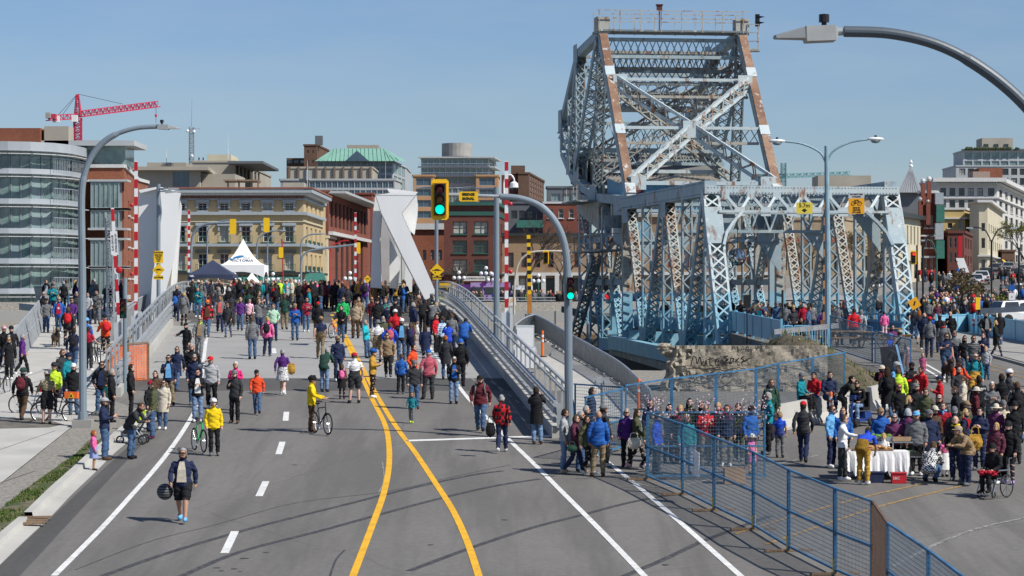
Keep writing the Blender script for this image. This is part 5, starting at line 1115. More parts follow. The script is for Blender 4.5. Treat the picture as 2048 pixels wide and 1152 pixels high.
signpole("grey sign pole standing at the foot of the leaning white ring",873,436,139);t=sign("sign","yellow diamond bump sign at the foot of the leaning white ring",ray(874,541,138.7),.76,.76,YEL,diamond=True);bump_symbol(t,.76);sign("sign","yellow caution tab at the foot of the leaning white ring",ray(874,555,138.7),.48,.20,YEL,(("CAUTION",.11,0),))
t=sign("sign","tiny yellow diamond sign above the packed crowd on the bridge",ray(735,558,190),.55,.6,YEL,diamond=True);bump_symbol(t,.55);signpole("thin pole of the tiny diamond sign above the crowd",735,566,190.2)
t=sign("sign","yellow clearance sign reading 5.7 m on the lift bridge portal",ray(1609,416,140.2),.88,.60,mat("sign_lemon",(.70,.55,.06),.5,var=.06),(("5.7m",.30,.13),));b=MB();b.prism([(0,-.004,-.24),(.17,-.004,-.1),(.07,-.004,-.1),(.07,-.004,-.04),(-.07,-.004,-.04),(-.07,-.004,-.1),(-.17,-.004,-.1)],(0,-.004,0));b.obj("arrow",BLACK,t,local=True)
t=sign("sign","orange yellow ride in centre of lane sign on the lift bridge portal",ray(1713,412,140.2),.86,.84,mat("sign_orange_yellow",(.78,.36,.01),.5,var=.05),(("RIDE IN",.115,-.10),("CENTRE",.115,-.22),("OF LANE",.115,-.34)))
b=MB()
for x in(-.17,.17):b.torus((x,-.008,.14),.105,.012,(0,1,0),18,4)
for p,q in(((-.17,.14),(-.06,.30)),((-.06,.30),(.10,.29)),((.10,.29),(0,.14)),((0,.14),(-.17,.14)),((0,.14),(-.08,.33)),((.17,.14),(.09,.33)),((.09,.33),(.02,.35)),((-.13,.33),(-.04,.33))):b.bar((p[0],-.008,p[1]),(q[0],-.008,q[1]),.02,.012,side=V((0,1,0)))
b.obj("bicycle_symbol",BLACK,t,local=True);sign("sign","grey do not pass cyclists plate above the ride in centre sign",ray(1713,391,140.2),.86,.28,mat("sign_grey",(.45,.47,.48),.5,var=.05),(("DO NOT PASS",.105,.06),("CYCLISTS",.105,-.07)))
t=sign("sign","tilted orange yellow diamond sign behind people at the old bridge",ray(1829,607,132),.72,.72,MC["sign_orange_yellow"],diamond=True);b=MB();b.ball((0,-.01,.09),.045,8,0,(1,.2,1));b.bar((0,-.01,.05),(0,-.01,-.1),.07,.01,side=V((1,0,0)));b.obj("symbol",BLACK,t,local=True);t.rotation_euler[1]=rad(14)
# 6 small signal on the near pole by the orange netting
g=G(250,785);Y=g.y;t=thing("signal_pole","slim grey signal pole in front of the orange netting barrier","signal pole",g);pole(t,[g,ray(250,556,Y)],[.085,.075]);signal("dark signal with dim green lens on the slim pole by the orange netting",ray(247,617,Y-.2),.75,lit='',plate=False)
b=MB();b.bar(ray(255,618,Y),ray(272,606,Y+1),.04,.04);b.obj("bracket",GALV,t)
# ---- far signals and lamps behind the crest
def mast(label,pts,r,Y,m=POLE):t=thing("signal_mast",label,"signal pole",zs(((pts[0][0]-1024)*Y/F,Y),0));x=(pts[0][0]-1024)*Y/F;pole(t,[V((x,Y,6.9))]+cr([ray(px,py,Y)for px,py in pts],4),r,m);return t
mast("far grey signal mast curving across the front of the cream hotel",((382,560),(383,490),(390,462),(408,450),(432,446),(545,444)),.11,225)
signal("far signal seen from behind over the white tent",ray(466,453,224.6),1.05,back=True);signal("far signal seen from behind right above the tent peak gap",ray(533,450,224.6),1.0,back=True)
mast("far grey signal mast between the hotel and the brick warehouse",((602,565),(603,520),(612,506),(632,499),(712,489)),.10,245);signal("far signal in front of the brick warehouse doors",ray(716,496,244.6),.85,back=True)
for lab,pts,Y in(("first far curved lamp in front of the hotel",((415,560),(415,470),(424,452),(440,443),(462,440)),240),("far curved lamp just right of the white tent",((514,560),(514,490),(522,472),(540,463),(563,461)),240),("short far curved lamp at the hotel corner",((535,560),(535,490),(538,476),(544,472)),250),("far curved lamp at the corner of the hotel",((602,540),(602,490),(608,476),(622,469),(644,468)),250)):
 t=mast(lab.replace(" right",""),pts,.07,Y);x,y=pts[-1];MB().box(ray(x+3,y,Y),(.5,.25,.12)).obj("lamp_head",GALV,t);t["category"]="street lamp";t.name="street_lamp"
for x,lab in((566,"thin red pole with signal on the far side of the crowd"),(660,"thin red pole with arching arm before the brick warehouse")):
 t=mast(lab,((x,560),(x-1,500),(x-3,478))if x<600 else((x,560),(x,505),(x+8,490),(x+25,482),(x+38,481)),.06,255,RED)
signal("amber framed signal on the thin red pole by the hotel",ray(562,505,254),.85,back=True,lit='');signal("grey blank signal hanging by the warehouse",ray(675,496,254),.8,plate=False,back=True)
def globes(label,px,yt,yb,Y,n=5,m=WFG):
 x=(px-1024)*Y/F;t=thing("globe_lamp",label,"street lamp",(x,Y,7),"globe lamps along the far shore");c=ray(px,yt,Y);pole(t,[V((x,Y,6.9)),c-V((0,0,.2))],.07,m,n=6)
 for k in range(n):
  a=2*math.pi*k/(n-1);p=c if k==n-1 else c+V((math.cos(a)*.5,math.sin(a)*.5,-.55));MB().ball(p,.2,10).obj("globe",WHT,t,smooth=True)
  if k<n-1:MB().bar(c-V((0,0,.85)),p-V((0,0,.15)),.04,.04).obj("arm",m,t)
for px,yt,lab in((469,549,"beside the small white tent"),(546,548,"before the green awnings"),(700,546,"by the leaning ring, inside edge"),(918,545,"by the yellow bus"),(972,536,"beside the painted wall sign"),(986,549,"just behind the grey lamp pole"),(1077,551,"before the pale columns"),(1755,560,"inside the old bridge portal"),(600,552,"at the hotel corner")):globes("cluster of white globe lamps on a dark post "+lab,px,yt,600,262)
t=mast("pale tan lamp mast arching before the bare tree",((1028,600),(1030,560),(1036,530),(1050,512),(1075,503),(1140,503)),.10,225,mat("tan_paint",(.50,.45,.36),.6,var=.15));signal("blank amber plated signal on the tan mast before the bare tree",ray(1092,515,224.5),.95,lit='')
def striped(label,px,yt,ym,yb,Y,c1,w=.22,lo=None):
 t=thing("boom_gate",label,"boom gate",ray(px,yb,Y));A,B_=ray(px,ym,Y),ray(px-2 if px<1200 else px+2,yt,Y);n=8
 MB().bar(A,B_,w,.1,side=V((1,0,0))).obj("arm",BLACK,t);d=(B_-A)/(2*n)
 for k in range(n):MB().bar(A+d*(2*k)-V((0,.01,0)),A+d*(2*k+1)-V((0,.01,0)),w*1.03,.11,side=V((1,0,0))).obj("stripe",c1,t)
 if lo:MB().bar(ray(px,yb,Y),ray(px,ym,Y),.4,.3,side=V((1,0,0))).obj("post",lo,t)
ORP=mat("old_orange",(.50,.20,.04),.6,var=.2);striped("raised yellow and black gate arm standing before the bare tree",1059,462,588,632,222,YEL,.3,ORP);striped("raised orange and black gate arm beside the double street lamp",1649,388,640,694,124,ORP,.16,mat("rust_brown",(.20,.095,.045),.8,var=.3))
t=sign("sign","white chevron board with black arrow at the far jetty rail",ray(1025,603,230),.62,.75,WHT);b=MB()
for z in(-.05,.12):b.prism([(-.22,-.004,z-.1),(0,-.004,z+.06),(.22,-.004,z-.1),(.22,-.004,z+.0),(0,-.004,z+.16),(-.22,-.004,z)],(0,-.004,0))
b.obj("chevron",MC["sign_amber"],t,local=True)
# grey gate arm and black post in front of the blue railing
t=thing("gate_arm","weathered grey timber gate arm lying across the blue barricade","gate arm",ray(1610,658,113));MB().bar(ray(1547,664,112),ray(1676,651,115),.09,.22).obj("arm",GALVD,t)
t=thing("gate_arm","thick pale grey gate arm end reaching in over the blue railing","gate arm",ray(1980,625,115));MB().bar(ray(1965,622,118),ray(2160,612,112),.22,.24).obj("arm",GALV,t)
g=G(1565,696);t=thing("post","thin black post standing before the light blue barricade","post",g);pole(t,[g,ray(1565,580,g.y)],.05,BLACK)
# ---- blue railings and barricades by the old bridge
def panel_rail(label,pts,h,n_each,post=.10,cat="railing"):
 t=thing("blue_railing",label,cat,pts[0])
 for i in range(len(pts)-1):
  A,B_=V(pts[i]),V(pts[i+1])
  for k in range(n_each):
   p,q=A+(B_-A)*k/n_each,A+(B_-A)*(k+1)/n_each
   MB().bar(p,p+V((0,0,h+.12)),post,post).obj("post",RAILB,t);MB().bar(p+V((0,0,h)),q+V((0,0,h)),.07,.08).obj("top_rail",RAILB,t);MB().bar(p+V((0,0,h/2+.06)),q+V((0,0,h/2+.06)),.03,h-.16).obj("panel",RAILBP,t)
 MB().bar(V(pts[-1]),V(pts[-1])+V((0,0,h+.12)),post,post).obj("post",RAILB,t);return t
panel_rail("light blue solid panel railing sloping down to the broken wall",[ray(1458,664,141),ray(1563,692,121)],1.15,6)
gA=[G(1872,672),G(1935,668),G(1980,676),G(2060,692),G(2200,715)];panel_rail("light blue panel railing along the far pavement",gA,1.1,3)
# side parapet on which that railing stands
b=MB();q=[ray(1452,664,141),ray(1566,694,121)];b.bar(q[0]+V((.1,.3,-.5)),q[1]+V((.1,.3,-.5)),.4,1.0);b.obj("approach_parapet",mat("stained_concrete",(.12,.115,.10),.9,sc=1.2,var=.4),**ST)
def barricade(label,A,B_,h=1.1):
 A,B_=V(A),V(B_);t=thing("crowd_barricade",label,"barricade",A);d=B_-A;n=6
 fr=cr([A+V((0,0,.15)),A+V((0,0,h*.9)),A+d*.06+V((0,0,h)),B_-d*.06+V((0,0,h)),B_+V((0,0,h*.9)),B_+V((0,0,.15)),A+V((0,0,.15))],3);MB().tube(fr,.03,6).obj("frame",RAILB,t)
 for k in range(1,n):MB().tube([A+d*k/n+V((0,0,.15)),A+d*k/n+V((0,0,h))],.017,5).obj("bar",RAILB,t)
 for e_ in(.12,.88):MB().bar(A+d*e_+V((0,-.3,.03)),A+d*e_+V((0,.3,.03)),.05,.05).obj("foot",RAILB,t)
x=[ray(px,688,119)for px in(1567,1584,1587,1616,1620,1652)];
for i,lab in((0,"narrow light blue barricade next to the black post"),(2,"middle light blue barricade with rounded corners before the musicians"),(4,"light blue barricade beside the double street lamp")):barricade(lab,V((x[i].x,119-i*.2,zg(x[i].x,119))),V((x[i+1].x,119-i*.2,zg(x[i].x,119))))
# ---- temporary fence panels
WIRE=mat("fence_wire",(.09,.15,.21),.5,.3,var=.15)
FP={}
def fence_panel(label,A,B_,h=1.83,wires='b',group="blue temporary fence panels",m=BLUEP,mid=True,foot=True,sheet=None):
 A,B_=V(A),V(B_);d=B_-A;ln=d.length;t=thing("fence_panel",label,"fence panel",A,group);s=d.normalized();b=MB();U=V((0,0,1))
 for p in(A+s*.045,B_-s*.045):MB().bar(p+U*.06,p+U*(h+.02),.055,.055).obj("post",m,t)
 for z in((.12,h*.5,h)if mid else(.12,h)):MB().bar(A+U*z,B_+U*z,.045,.045).obj("rail",m,t)
 nh=int(h/.10);nv=int(ln/(.05 if wires=='d' else .075))
 for i in range(1,nh):b.bar(A+U*(.12+(h-.12)*i/nh),B_+U*(.12+(h-.12)*i/nh),.009,.009)
 for i in range(1,nv):p=A+d*(i/nv);b.bar(p+U*.12,p+U*h,.0065,.0065)
 b.obj("wire_mesh",sheet or WIRE,t,kind="stuff")
 if foot:
  nrm=V((s.y,-s.x,0));MB().bar(A+nrm*.55+U*.03,A-nrm*.55+U*.03,.10,.05).obj("foot",TIMB,t);MB().box(A+U*.2,(.09,.09,.3)).obj("foot_socket",YEL,t)
 return t
run=[G(1293,960),G(1365,990),G(1428,1022),G(1507,1060),G(1577,1103),G(1670,1150)]
labs=["blue mesh fence panel at the corner by the olive coated woman","blue mesh fence panel holding the white notice board","blue mesh fence panel in front of the cardboard box","blue mesh fence panel in front of the child in pink","blue mesh fence panel crossing the older of two faded yellow lines","blue mesh fence panel ending beside the rusty panel"]
for i in range(5):fence_panel(labs[i],run[i],run[i+1])
def GT(px,py,h=1.83):q=G(px,py,h);return q
run2=[run[5],GT(1745,1003),GT(1775,1046),GT(1857,1101),GT(1935,1160),GT(2010,1215)]
fence_panel(labs[5],run2[0],run2[1]);fence_panel("rusty brown narrow mesh fence panel turned away from the road",run2[1],run2[2],m=mat("rusty_tube",(.13,.075,.05),.8,var=.3),sheet=mat("rusty_wire",(.14,.09,.065),.7,.2,var=.2),wires='d',mid=False,foot=False)
fence_panel("blue mesh fence panel crossing the faded white curve",run2[2],run2[3]);fence_panel("blue mesh fence panel running out of the bottom of the picture",run2[3],run2[4])
fence_panel("blue mesh fence panel facing the camera before the flower crowd",run[0],run[0]+V((3.25,.1,.006)),foot=False)
rb=[GT(1250,771),GT(1343,757),GT(1432,747),GT(1512,737),GT(1556,727),GT(1625,716),GT(1690,705)]
bl=["by the pale gravel path end","below the lettered graffiti","in front of the painted grey wall","short, overlapping the wall end","behind the seated people in teal and red","below the weedy bank top"]
for i in range(6):fence_panel("blue back row fence panel "+bl[i],rb[i],rb[i+1],mid=False,foot=False)
fence_panel("dark blue fence panel across the end of the curved footpath",GT(1148,768),GT(1246,775),mid=True,foot=False);fence_panel("narrow blue gate panel beside the dark haired man behind the rail",GT(1170,795),GT(1244,778),mid=True,foot=False)
fence_panel("leaning blue fence panel below the picnic tables",ray(1660,700,113),ray(1745,728,107),h=1.5,foot=False,mid=False);fence_panel("leaning blue fence panel beside the grey graffiti board",ray(1750,730,107),ray(1822,752,101),h=1.4,foot=False,mid=False)
t=thing("notice_board","blank white notice board hung on the blue fence","notice",G(1397,985));c=(run[1]+run[2])*.5+V((0,0,1.0));d=(run[2]-run[1]).normalized();b=MB();b.bar(c-d*.13+V((-.06,-.05,0)),c+d*.33+V((-.06,-.05,0)),.015,.62);b.obj("board",WHT,t)
t=thing("graffiti_board","grey board with black scrawled tag leaning by the fence end","board",G(1800,770));b=MB();GB=mat("board_grey",(.21,.19,.18),.8,var=.12)
p=[ray(1768,762,97),ray(1806,770,95.5),ray(1790,692,96),ray(1760,694,97)];b.prism(p,(0,.06,0));b.obj("board",GB,t);b=MB();q=[ray(x,y,95.6)for x,y in((1782,704),(1776,716),(1784,722),(1790,712),(1785,728),(1792,738),(1797,728),(1789,744),(1800,752))];b.tube(cr(q,4),.018,4);b.tube(cr([ray(x,y,95.6)for x,y in((1778,700),(1788,704),(1794,716),(1786,734))],4),.016,4);b.obj("scrawl",BLACK,t);b=MB();b.bar(ray(1812,772,95),ray(1792,690,96),.08,.06);b.obj("edge_tube",BLUEP,t)
# ---- broken graffiti wall
t=thing("broken_wall","weathered broken concrete retaining wall with black graffiti","wall",ray(1450,790,95));top=[(1345,697),(1356,692),(1374,694),(1400,691),(1480,691),(1560,689),(1612,690),(1650,694)];left=[(1318,792),(1321,770),(1326,752),(1331,742),(1330,728),(1336,716),(1339,706)]
rng=left+top;f0=[ray(x+R.uniform(-1.5,1.5),y+R.uniform(-1.2,1.2),95.2+.0*x)for x,y in rng]+[ray(1650,800,95.2),ray(1318,800,95.2)]
nx,nz=60,16;b=MB();P=[]
def wl(fx,fz):
 y=798+(691-798)*fz;xl=1318+28*max(0,fz)**1.3+(3*math.sin(fz*17));return ray(xl+(1655-xl)*fx,y,95.2+.03*math.sin(fx*21+fz*5)+.02*math.sin(fz*13+fx*37)+(R.gauss(0,.07)if fx<.12 else R.gauss(0,.015))+(.35*fz if fx<.03 else 0))
for j in range(nz+1):
 for i in range(nx+1):P.append(wl(i/nx,j/nz))
b.raw(P,[(j*(nx+1)+i,j*(nx+1)+i+1,(j+1)*(nx+1)+i+1,(j+1)*(nx+1)+i)for j in range(nz)for i in range(nx)])
tr_=[P[nz*(nx+1)+i]for i in range(nx+1)];le=[P[j*(nx+1)]for j in range(nz+1)]
for q in(tr_,le):
 for i in range(len(q)-1):b.face([q[i],q[i+1],q[i+1]+V((.2,2.4,-.05)),q[i]+V((.2,2.4,-.05))])
b.obj("wall_face",CONCO,t)
for k in range(26):c=ray(R.uniform(1316,1352),R.uniform(690,712)+0,95.3+R.random());MB().ball(c,R.uniform(.05,.16),5,0,(1.4,1,.7)).obj("rubble",CONCO,t)
for j in(.30,.62):
 q=[wl(i/20,j)+V((0,-.06,0))for i in range(2,20)];MB().tube(q,.012,4).obj("form_joint",mat("joint_dark",(.09,.08,.065),.9),t)
INK=mat("spray_black",(.02,.02,.02),.8,var=.2)
def scrawl(pts,r=.02,Y=94.92):MB().tube(cr([ray(x,y,Y)for x,y in pts],5),r,4).obj("graffiti",INK,t)
ox,oy=1380,712
for s in([(1382,732),(1386,714),(1392,716),(1394,728),(1400,714),(1403,730)],[(1408,722),(1404,728),(1410,730),(1412,720),(1414,731)],[(1420,714),(1420,729),(1425,731)],[(1415,719),(1426,717)],[(1430,724),(1438,722),(1434,718),(1430,724),(1434,731),(1440,729)],[(1444,718),(1454,732)],[(1455,717),(1444,733)],[(1384,734),(1410,738),(1440,734)]):scrawl(s)
for s in([(1456,712),(1448,714),(1456,719),(1450,724),(1444,722)],[(1462,716),(1460,728),(1468,718),(1462,717)],[(1472,718),(1472,726)],[(1478,716),(1474,721),(1479,725)],[(1488,713),(1482,717),(1488,720),(1482,726),(1500,716)]):scrawl(s,.022)
for s in([(1463,700),(1467,693),(1471,700)],[(1475,693),(1475,700),(1480,700)],[(1485,695),(1482,698),(1486,700),(1488,696)],[(1492,693),(1492,700)],[(1492,697),(1497,693),(1497,700)],[(1502,693),(1502,700),(1506,699)],[(1510,694),(1513,697),(1517,693),(1512,701)]):scrawl(s,.014)
for s in([(1385,765),(1400,752),(1415,760),(1405,772),(1420,778)],[(1440,760),(1452,770),(1465,758)]):scrawl(s,.015)
# timber plank on the bank
t=thing("plank","old yellow painted plank lying on the weedy bank top","plank",ray(1620,702,110));MB().bar(ray(1604,704,109),ray(1648,695,111),.3,.08).obj("board",mat("plank_yellow",(.35,.25,.08),.85,sc=5,var=.4),t)
# ---- jersey barriers, delineators
def jersey(label,A,B_):
 A,B_=V(A),V(B_);d=(B_-A);s=V((d.y,-d.x,0)).normalized();U=V((0,0,1));pr=[(-.3,0),(-.3,.08),(-.14,.33),(-.08,.81),(.08,.81),(.14,.33),(.3,.08),(.3,0)];t=thing("jersey_barrier",label,"concrete barrier",A,"concrete road barriers by the market")
 MB().prism([A+s*x+U*z for x,z in pr],d).obj("block",CONCL,t);c=(A+B_)/2;MB().box(c-s*.0+U*.5+(V((0,-.14,0))),(.08,.05,.1)).obj("lifting_hole",BLACK,t)
jb=[G(1548,862),G(1628,846),G(1700,832)];jersey("concrete barrier with the teal and red jacketed people seated on it",jb[0],jb[1]-V((.06,0,0)));jersey("concrete barrier behind the mobility scooter",jb[1]+V((.02,0,0)),jb[2]);jersey("concrete barrier standing alone behind the group with the cap and vest",G(1738,822),G(1775,812))
def delineator(label,px,py,h=1.0,m=ORANGE):
 g=G(px,py)if isinstance(px,(int,float))else px;t=thing("delineator_post",label,"traffic post",g,"orange delineator posts");b=MB();b.lathe(g,[(.2,0),(.2,.08),(.07,.09)],10);b.obj("base",RUB,t);MB().lathe(g,[(.055,.08),(.05,h),(.03,h+.06),(0,h+.06)],10).obj("post",m,t)
 for z in(.62,.8):MB().lathe(g,[(.058,z*h),(.057,z*h+.1)],10).obj("reflective_band",WHT,t)
delineator("orange delineator post beside the man seated in navy",1662,852,1.05);delineator("orange delineator post on the curved footpath",1085,716,1.1);delineator("orange delineator post near the lower end of the curved footpath",1278,822,1.05);delineator("orange delineator post behind the boom gate cabinet",1004,700,1.1)
t=thing("concrete_block","square concrete block under the orange post on the footpath","concrete block",G(1087,714));MB().box(G(1088,714)+V((0,.3,.3)),(.6,.6,.6)).obj("block",CONC,t)
t=thing("floodlight","small floodlight stand on the pale footpath behind the fence","lamp",G(1205,842));g=G(1205,842);pole(t,[g,g+V((0,0,1.25))],.06,GALVD);b=MB();b.box(g+V((-.12,0,1.34)),(.18,.16,.18));b.box(g+V((.14,0,1.34)),(.18,.16,.18));b.box(g+V((0,0,1.27)),(.5,.1,.06));b.obj("lamp_head",GALV,t)
for px,lab in((1947,"nearer the diamond sign"),(1957,"nearer the white van")):
 g=G(px,672);t=thing("bollard","light blue bollard with red and white bands, %s"%lab,"bollard",g);pole(t,[g,g+V((0,0,1.15))],.07,RAILB)
 for z,m in((.55,RED),(.68,WHT),(.81,RED)):MB().lathe(g,[(.075,z),(.075,z+.12)],10).obj("band",m,t)
# ---- orange netting barrier with timber rail
t=thing("netting_barrier","orange plastic netting barrier with a timber top rail across the pavement","barrier",G(215,765));A,B_=G(215,768),G(296,760);b=MB();U=V((0,0,1));d=B_-A;d.z=0;NET=mat("orange_net",(.66,.15,.04),.6,var=.2,sc=4)
for i in range(26):b.bar(A+d*(i/25)+U*.05+V((R.gauss(0,.01),R.gauss(0,.03),0)),A+d*(i/25)+U*1.42,.022,.012)
for k in range(22):b.bar(A+U*(.05+k*.064),B_+U*(.05+k*.064),.012,.034)
b.obj("net",NET,t,kind="stuff");MB().bar(A+U*1.45,B_+U*1.45,.09,.05).obj("top_rail",TIMB,t)
for f in(0,.5,1):MB().bar(A+d*f,A+d*f+U*1.5,.09,.09).obj("post",TIMB,t)
A2=A+V((.1,5,.2));MB().bar(A+U*1.45,A2+U*1.45,.09,.05).obj("top_rail",TIMB,t)
# ---- tents
def curved_tent(label,x0,x1,yp,ye,yb,Y,m,valance,leg=True,slope=2.0,d=3.9):
 A,B_=ray(x0,ye,Y),ray(x1,ye,Y);w=B_.x-A.x;pk=ray((x0+x1)/2,yp,Y);c=V((pk.x,Y+d/2,0));H=pk.z-A.z;t=thing("canopy_tent",label,"tent",V((pk.x,Y,7.9)));b=MB();n=9;P=[]
 for i in range(n+1):
  f=i/n;r=1-f;z=A.z+H*f**slope
  P+=[(c.x+sx*w/2*r,c.y+sy*d/2*r,z)for sx,sy in((-1,-1),(1,-1),(1,1),(-1,1))]
 b.raw(P,[(i*4+j,i*4+(j+1)%4,i*4+4+(j+1)%4,i*4+4+j)for i in range(n)for j in range(4)]);b.obj("canopy",m,t);b=MB();k=10
 for(p,q)in((P[0],P[1]),(P[1],P[2]),(P[3],P[0])):
  p,q=V(p),V(q)
  for i in range(k):f0,f1=i/k,(i+1)/k;h0,h1=(valance*(1+.9*(2*f-1)**2)for f in(f0,f1));b.face([p+(q-p)*f0,p+(q-p)*f1,p+(q-p)*f1-V((0,0,h1)),p+(q-p)*f0-V((0,0,h0))])
 b.obj("valance",m,t)
 for sx,sy in((-1,-1),(1,-1),(1,1),(-1,1)):x,y=c.x+sx*(w/2-.05),c.y+sy*(d/2-.05);MB().bar((x,y,7.6),(x,y,A.z),.06,.06).obj("leg",WHITE,t)
 return t,A,w
CAN=mat("canvas_white",(.78,.78,.77),.7,sc=1,var=.04);NAV=mat("canvas_navy",(.035,.045,.085),.6,sc=1,var=.15)
t,A,w=curved_tent("white peaked marquee with a blue wave emblem behind the crowd",435,528,476,530,545,214,CAN,.55,slope=2.0)
c=ray(481,519,213.4);LB=mat("logo_blue",(.02,.16,.36),.5)
def on_tent(px,py):q=ray(px,py,214);zf=max(0.,(q.z-A.z)/(ray(481,476,214).z-A.z));q.y=214+1.95*math.sqrt(zf)-.06;return ray(px,py,q.y-.02)
b=MB()
for P in(((457,514),(464,517.5),(472,513.8),(478,513.2),(470,516.5),(463,521)),((473,514.6),(482,511.2),(491,511.5),(482,514),(476,516)),((466,514.5),(478,511),(488,510.3),(477,513),(470,515.2))):b.face([on_tent(*p)for p in P])
b.obj("wave_emblem",LB,t);o=text("VICTORIA",.40,NAV,t,on_tent(485,521),rx=50);text("CITY OF",.16,NAV,t,on_tent(493,515.6),rx=50)
t,A,w=curved_tent("navy pop up canopy in front of the white marquee",375,466,519,549,556,206,NAV,.28,slope=1.15,d=3.6);b=MB();b.face([ray(378,551,205.9),ray(386,550,205.9),ray(389,553,205.9),ray(383,554,205.9)]);b.obj("emblem",WHT,t)
curved_tent("small white peaked tent half hidden by the crowd",484,520,544,566,570,222,CAN,.2,slope=1.3,d=1.6)
# ================================================================= PEOPLE
def J0():
 j=dict(P=(0,0,.93),W=(0,0,1.08),C=(0,.005,1.28),N=(0,.015,1.45),H=(0,-.025,1.60))
 for s,k in(('L',1),('R',-1)):
  j.update({'S'+s:(.166*k,.01,1.385),'E'+s:(.238*k,.03,1.13),'W'+s:(.235*k,-.06,.89),'X'+s:(.232*k,-.085,.81),'T'+s:(.09*k,0,.90),'K'+s:(.10*k,-.015,.50),'A'+s:(.105*k,.02,.085),'F'+s:(.12*k,-.14,.04)})
 return j
def both(**kw):
 o={}
 for k,v in kw.items():o[k+'L']=v;o[k+'R']=(-v[0],v[1],v[2])
 return o
POSES={
 'stand':{},'relax':dict(P=(.03,0,.925),KL=(.13,-.04,.50),AL=(.17,-.02,.085),FL=(.21,-.17,.04),EL=(.27,.05,1.13),WL=(.26,-.05,.90)),
 'walk':dict(KL=(.09,-.15,.53),AL=(.09,-.25,.10),FL=(.10,-.40,.09),KR=(-.09,.03,.50),AR=(-.09,.29,.14),FR=(-.1,.18,.045),EL=(.25,.12,1.15),WL=(.25,.12,.90),XL=(.25,.11,.82),ER=(-.25,-.05,1.14),WR=(-.22,-.22,.94),XR=(-.21,-.28,.88)),
 'walk2':dict(KR=(-.09,-.15,.53),AR=(-.09,-.25,.10),FR=(-.10,-.40,.09),KL=(.09,.03,.50),AL=(.09,.29,.14),FL=(.1,.18,.045),ER=(-.25,.12,1.15),WR=(-.25,.12,.90),XR=(-.25,.11,.82),EL=(.25,-.05,1.14),WL=(.22,-.22,.94),XL=(.21,-.28,.88)),
 'phone':both(E=(.23,-.02,1.14),W=(.09,-.24,1.19),X=(.05,-.30,1.25)),'cup':dict(ER=(-.24,-.02,1.13),WR=(-.12,-.22,1.22),XR=(-.08,-.26,1.29),KL=(.12,-.04,.50),AL=(.14,-.05,.085),FL=(.18,-.2,.04)),
 'pocket':both(E=(.29,.07,1.14),W=(.22,-.05,.97),X=(.18,-.08,.90)),'salute':dict(ER=(-.34,-.12,1.42),WR=(-.15,-.19,1.58),XR=(-.08,-.16,1.63)),
 'camera':both(E=(.24,-.12,1.27),W=(.10,-.21,1.49),X=(.06,-.20,1.56)),'push':both(E=(.25,-.10,1.16),W=(.25,-.36,1.06),X=(.24,-.44,1.05)),
 'lean':dict(P=(0,.10,.92),W=(0,.06,1.06),C=(0,-.07,1.23),N=(0,-.19,1.36),H=(0,-.28,1.49),**both(S=(.185,-.15,1.33),E=(.23,-.30,1.10),W=(.12,-.46,1.10),X=(.06,-.50,1.09))),
 'bend':dict(P=(0,.16,.92),W=(0,.07,1.06),C=(0,-.13,1.17),N=(0,-.31,1.22),H=(0,-.42,1.29),**both(S=(.185,-.27,1.19),E=(.22,-.36,.93),W=(.15,-.48,.76),X=(.12,-.53,.70))),
 'sit':dict(P=(0,0,.50),W=(0,.02,.65),C=(0,.02,.85),N=(0,.0,1.02),H=(0,-.04,1.17),**both(S=(.185,.0,.975),E=(.235,-.03,.70),W=(.16,-.25,.60),X=(.13,-.32,.60),T=(.09,0,.47),K=(.11,-.42,.50),A=(.11,-.40,.085),F=(.12,-.56,.04))),
 'crouch':dict(P=(0,.12,.34),W=(0,.05,.48),C=(0,-.06,.66),N=(0,-.14,.82),H=(0,-.21,.97),**both(S=(.185,-.11,.78),E=(.25,-.22,.55),W=(.13,-.44,.52),X=(.10,-.51,.52),T=(.10,.1,.31),K=(.16,-.30,.45),A=(.13,.02,.085),F=(.14,-.14,.04))),
 'reach':dict(ER=(-.27,-.18,1.24),WR=(-.22,-.42,1.20),XR=(-.2,-.50,1.20),KL=(.12,-.05,.50),AL=(.14,-.08,.085),FL=(.16,-.23,.04)),
 'carry':dict(EL=(.25,.04,1.13),WL=(.12,-.18,1.05),XL=(.06,-.22,1.06),ER=(-.26,.03,1.13),WR=(-.13,-.20,1.02),XR=(-.07,-.24,1.02)),
}
SK,EYE,LIP=0,1,2
def etube(b,pts,rr,n=10):
 """loft of ellipses; side radius along x, the other across"""
 pts=[V(p)for p in pts];k=len(pts);P=[]
 for i,p in enumerate(pts):
  d=(pts[min(i+1,k-1)]-pts[max(i-1,0)]).normalized();s=V((1,0,0));s=(s-d*d.dot(s)).normalized();u=s.cross(d)
  for j in range(n):t=2*math.pi*j/n;P.append(p+s*(math.cos(t)*rr[i][0])+u*(math.sin(t)*rr[i][1]))
 b.raw(P,[(i*n+j,i*n+(j+1)%n,(i+1)*n+(j+1)%n,(i+1)*n+j)for i in range(k-1)for j in range(n)]+[tuple(range(n-1,-1,-1)),tuple(range((k-1)*n,k*n))])
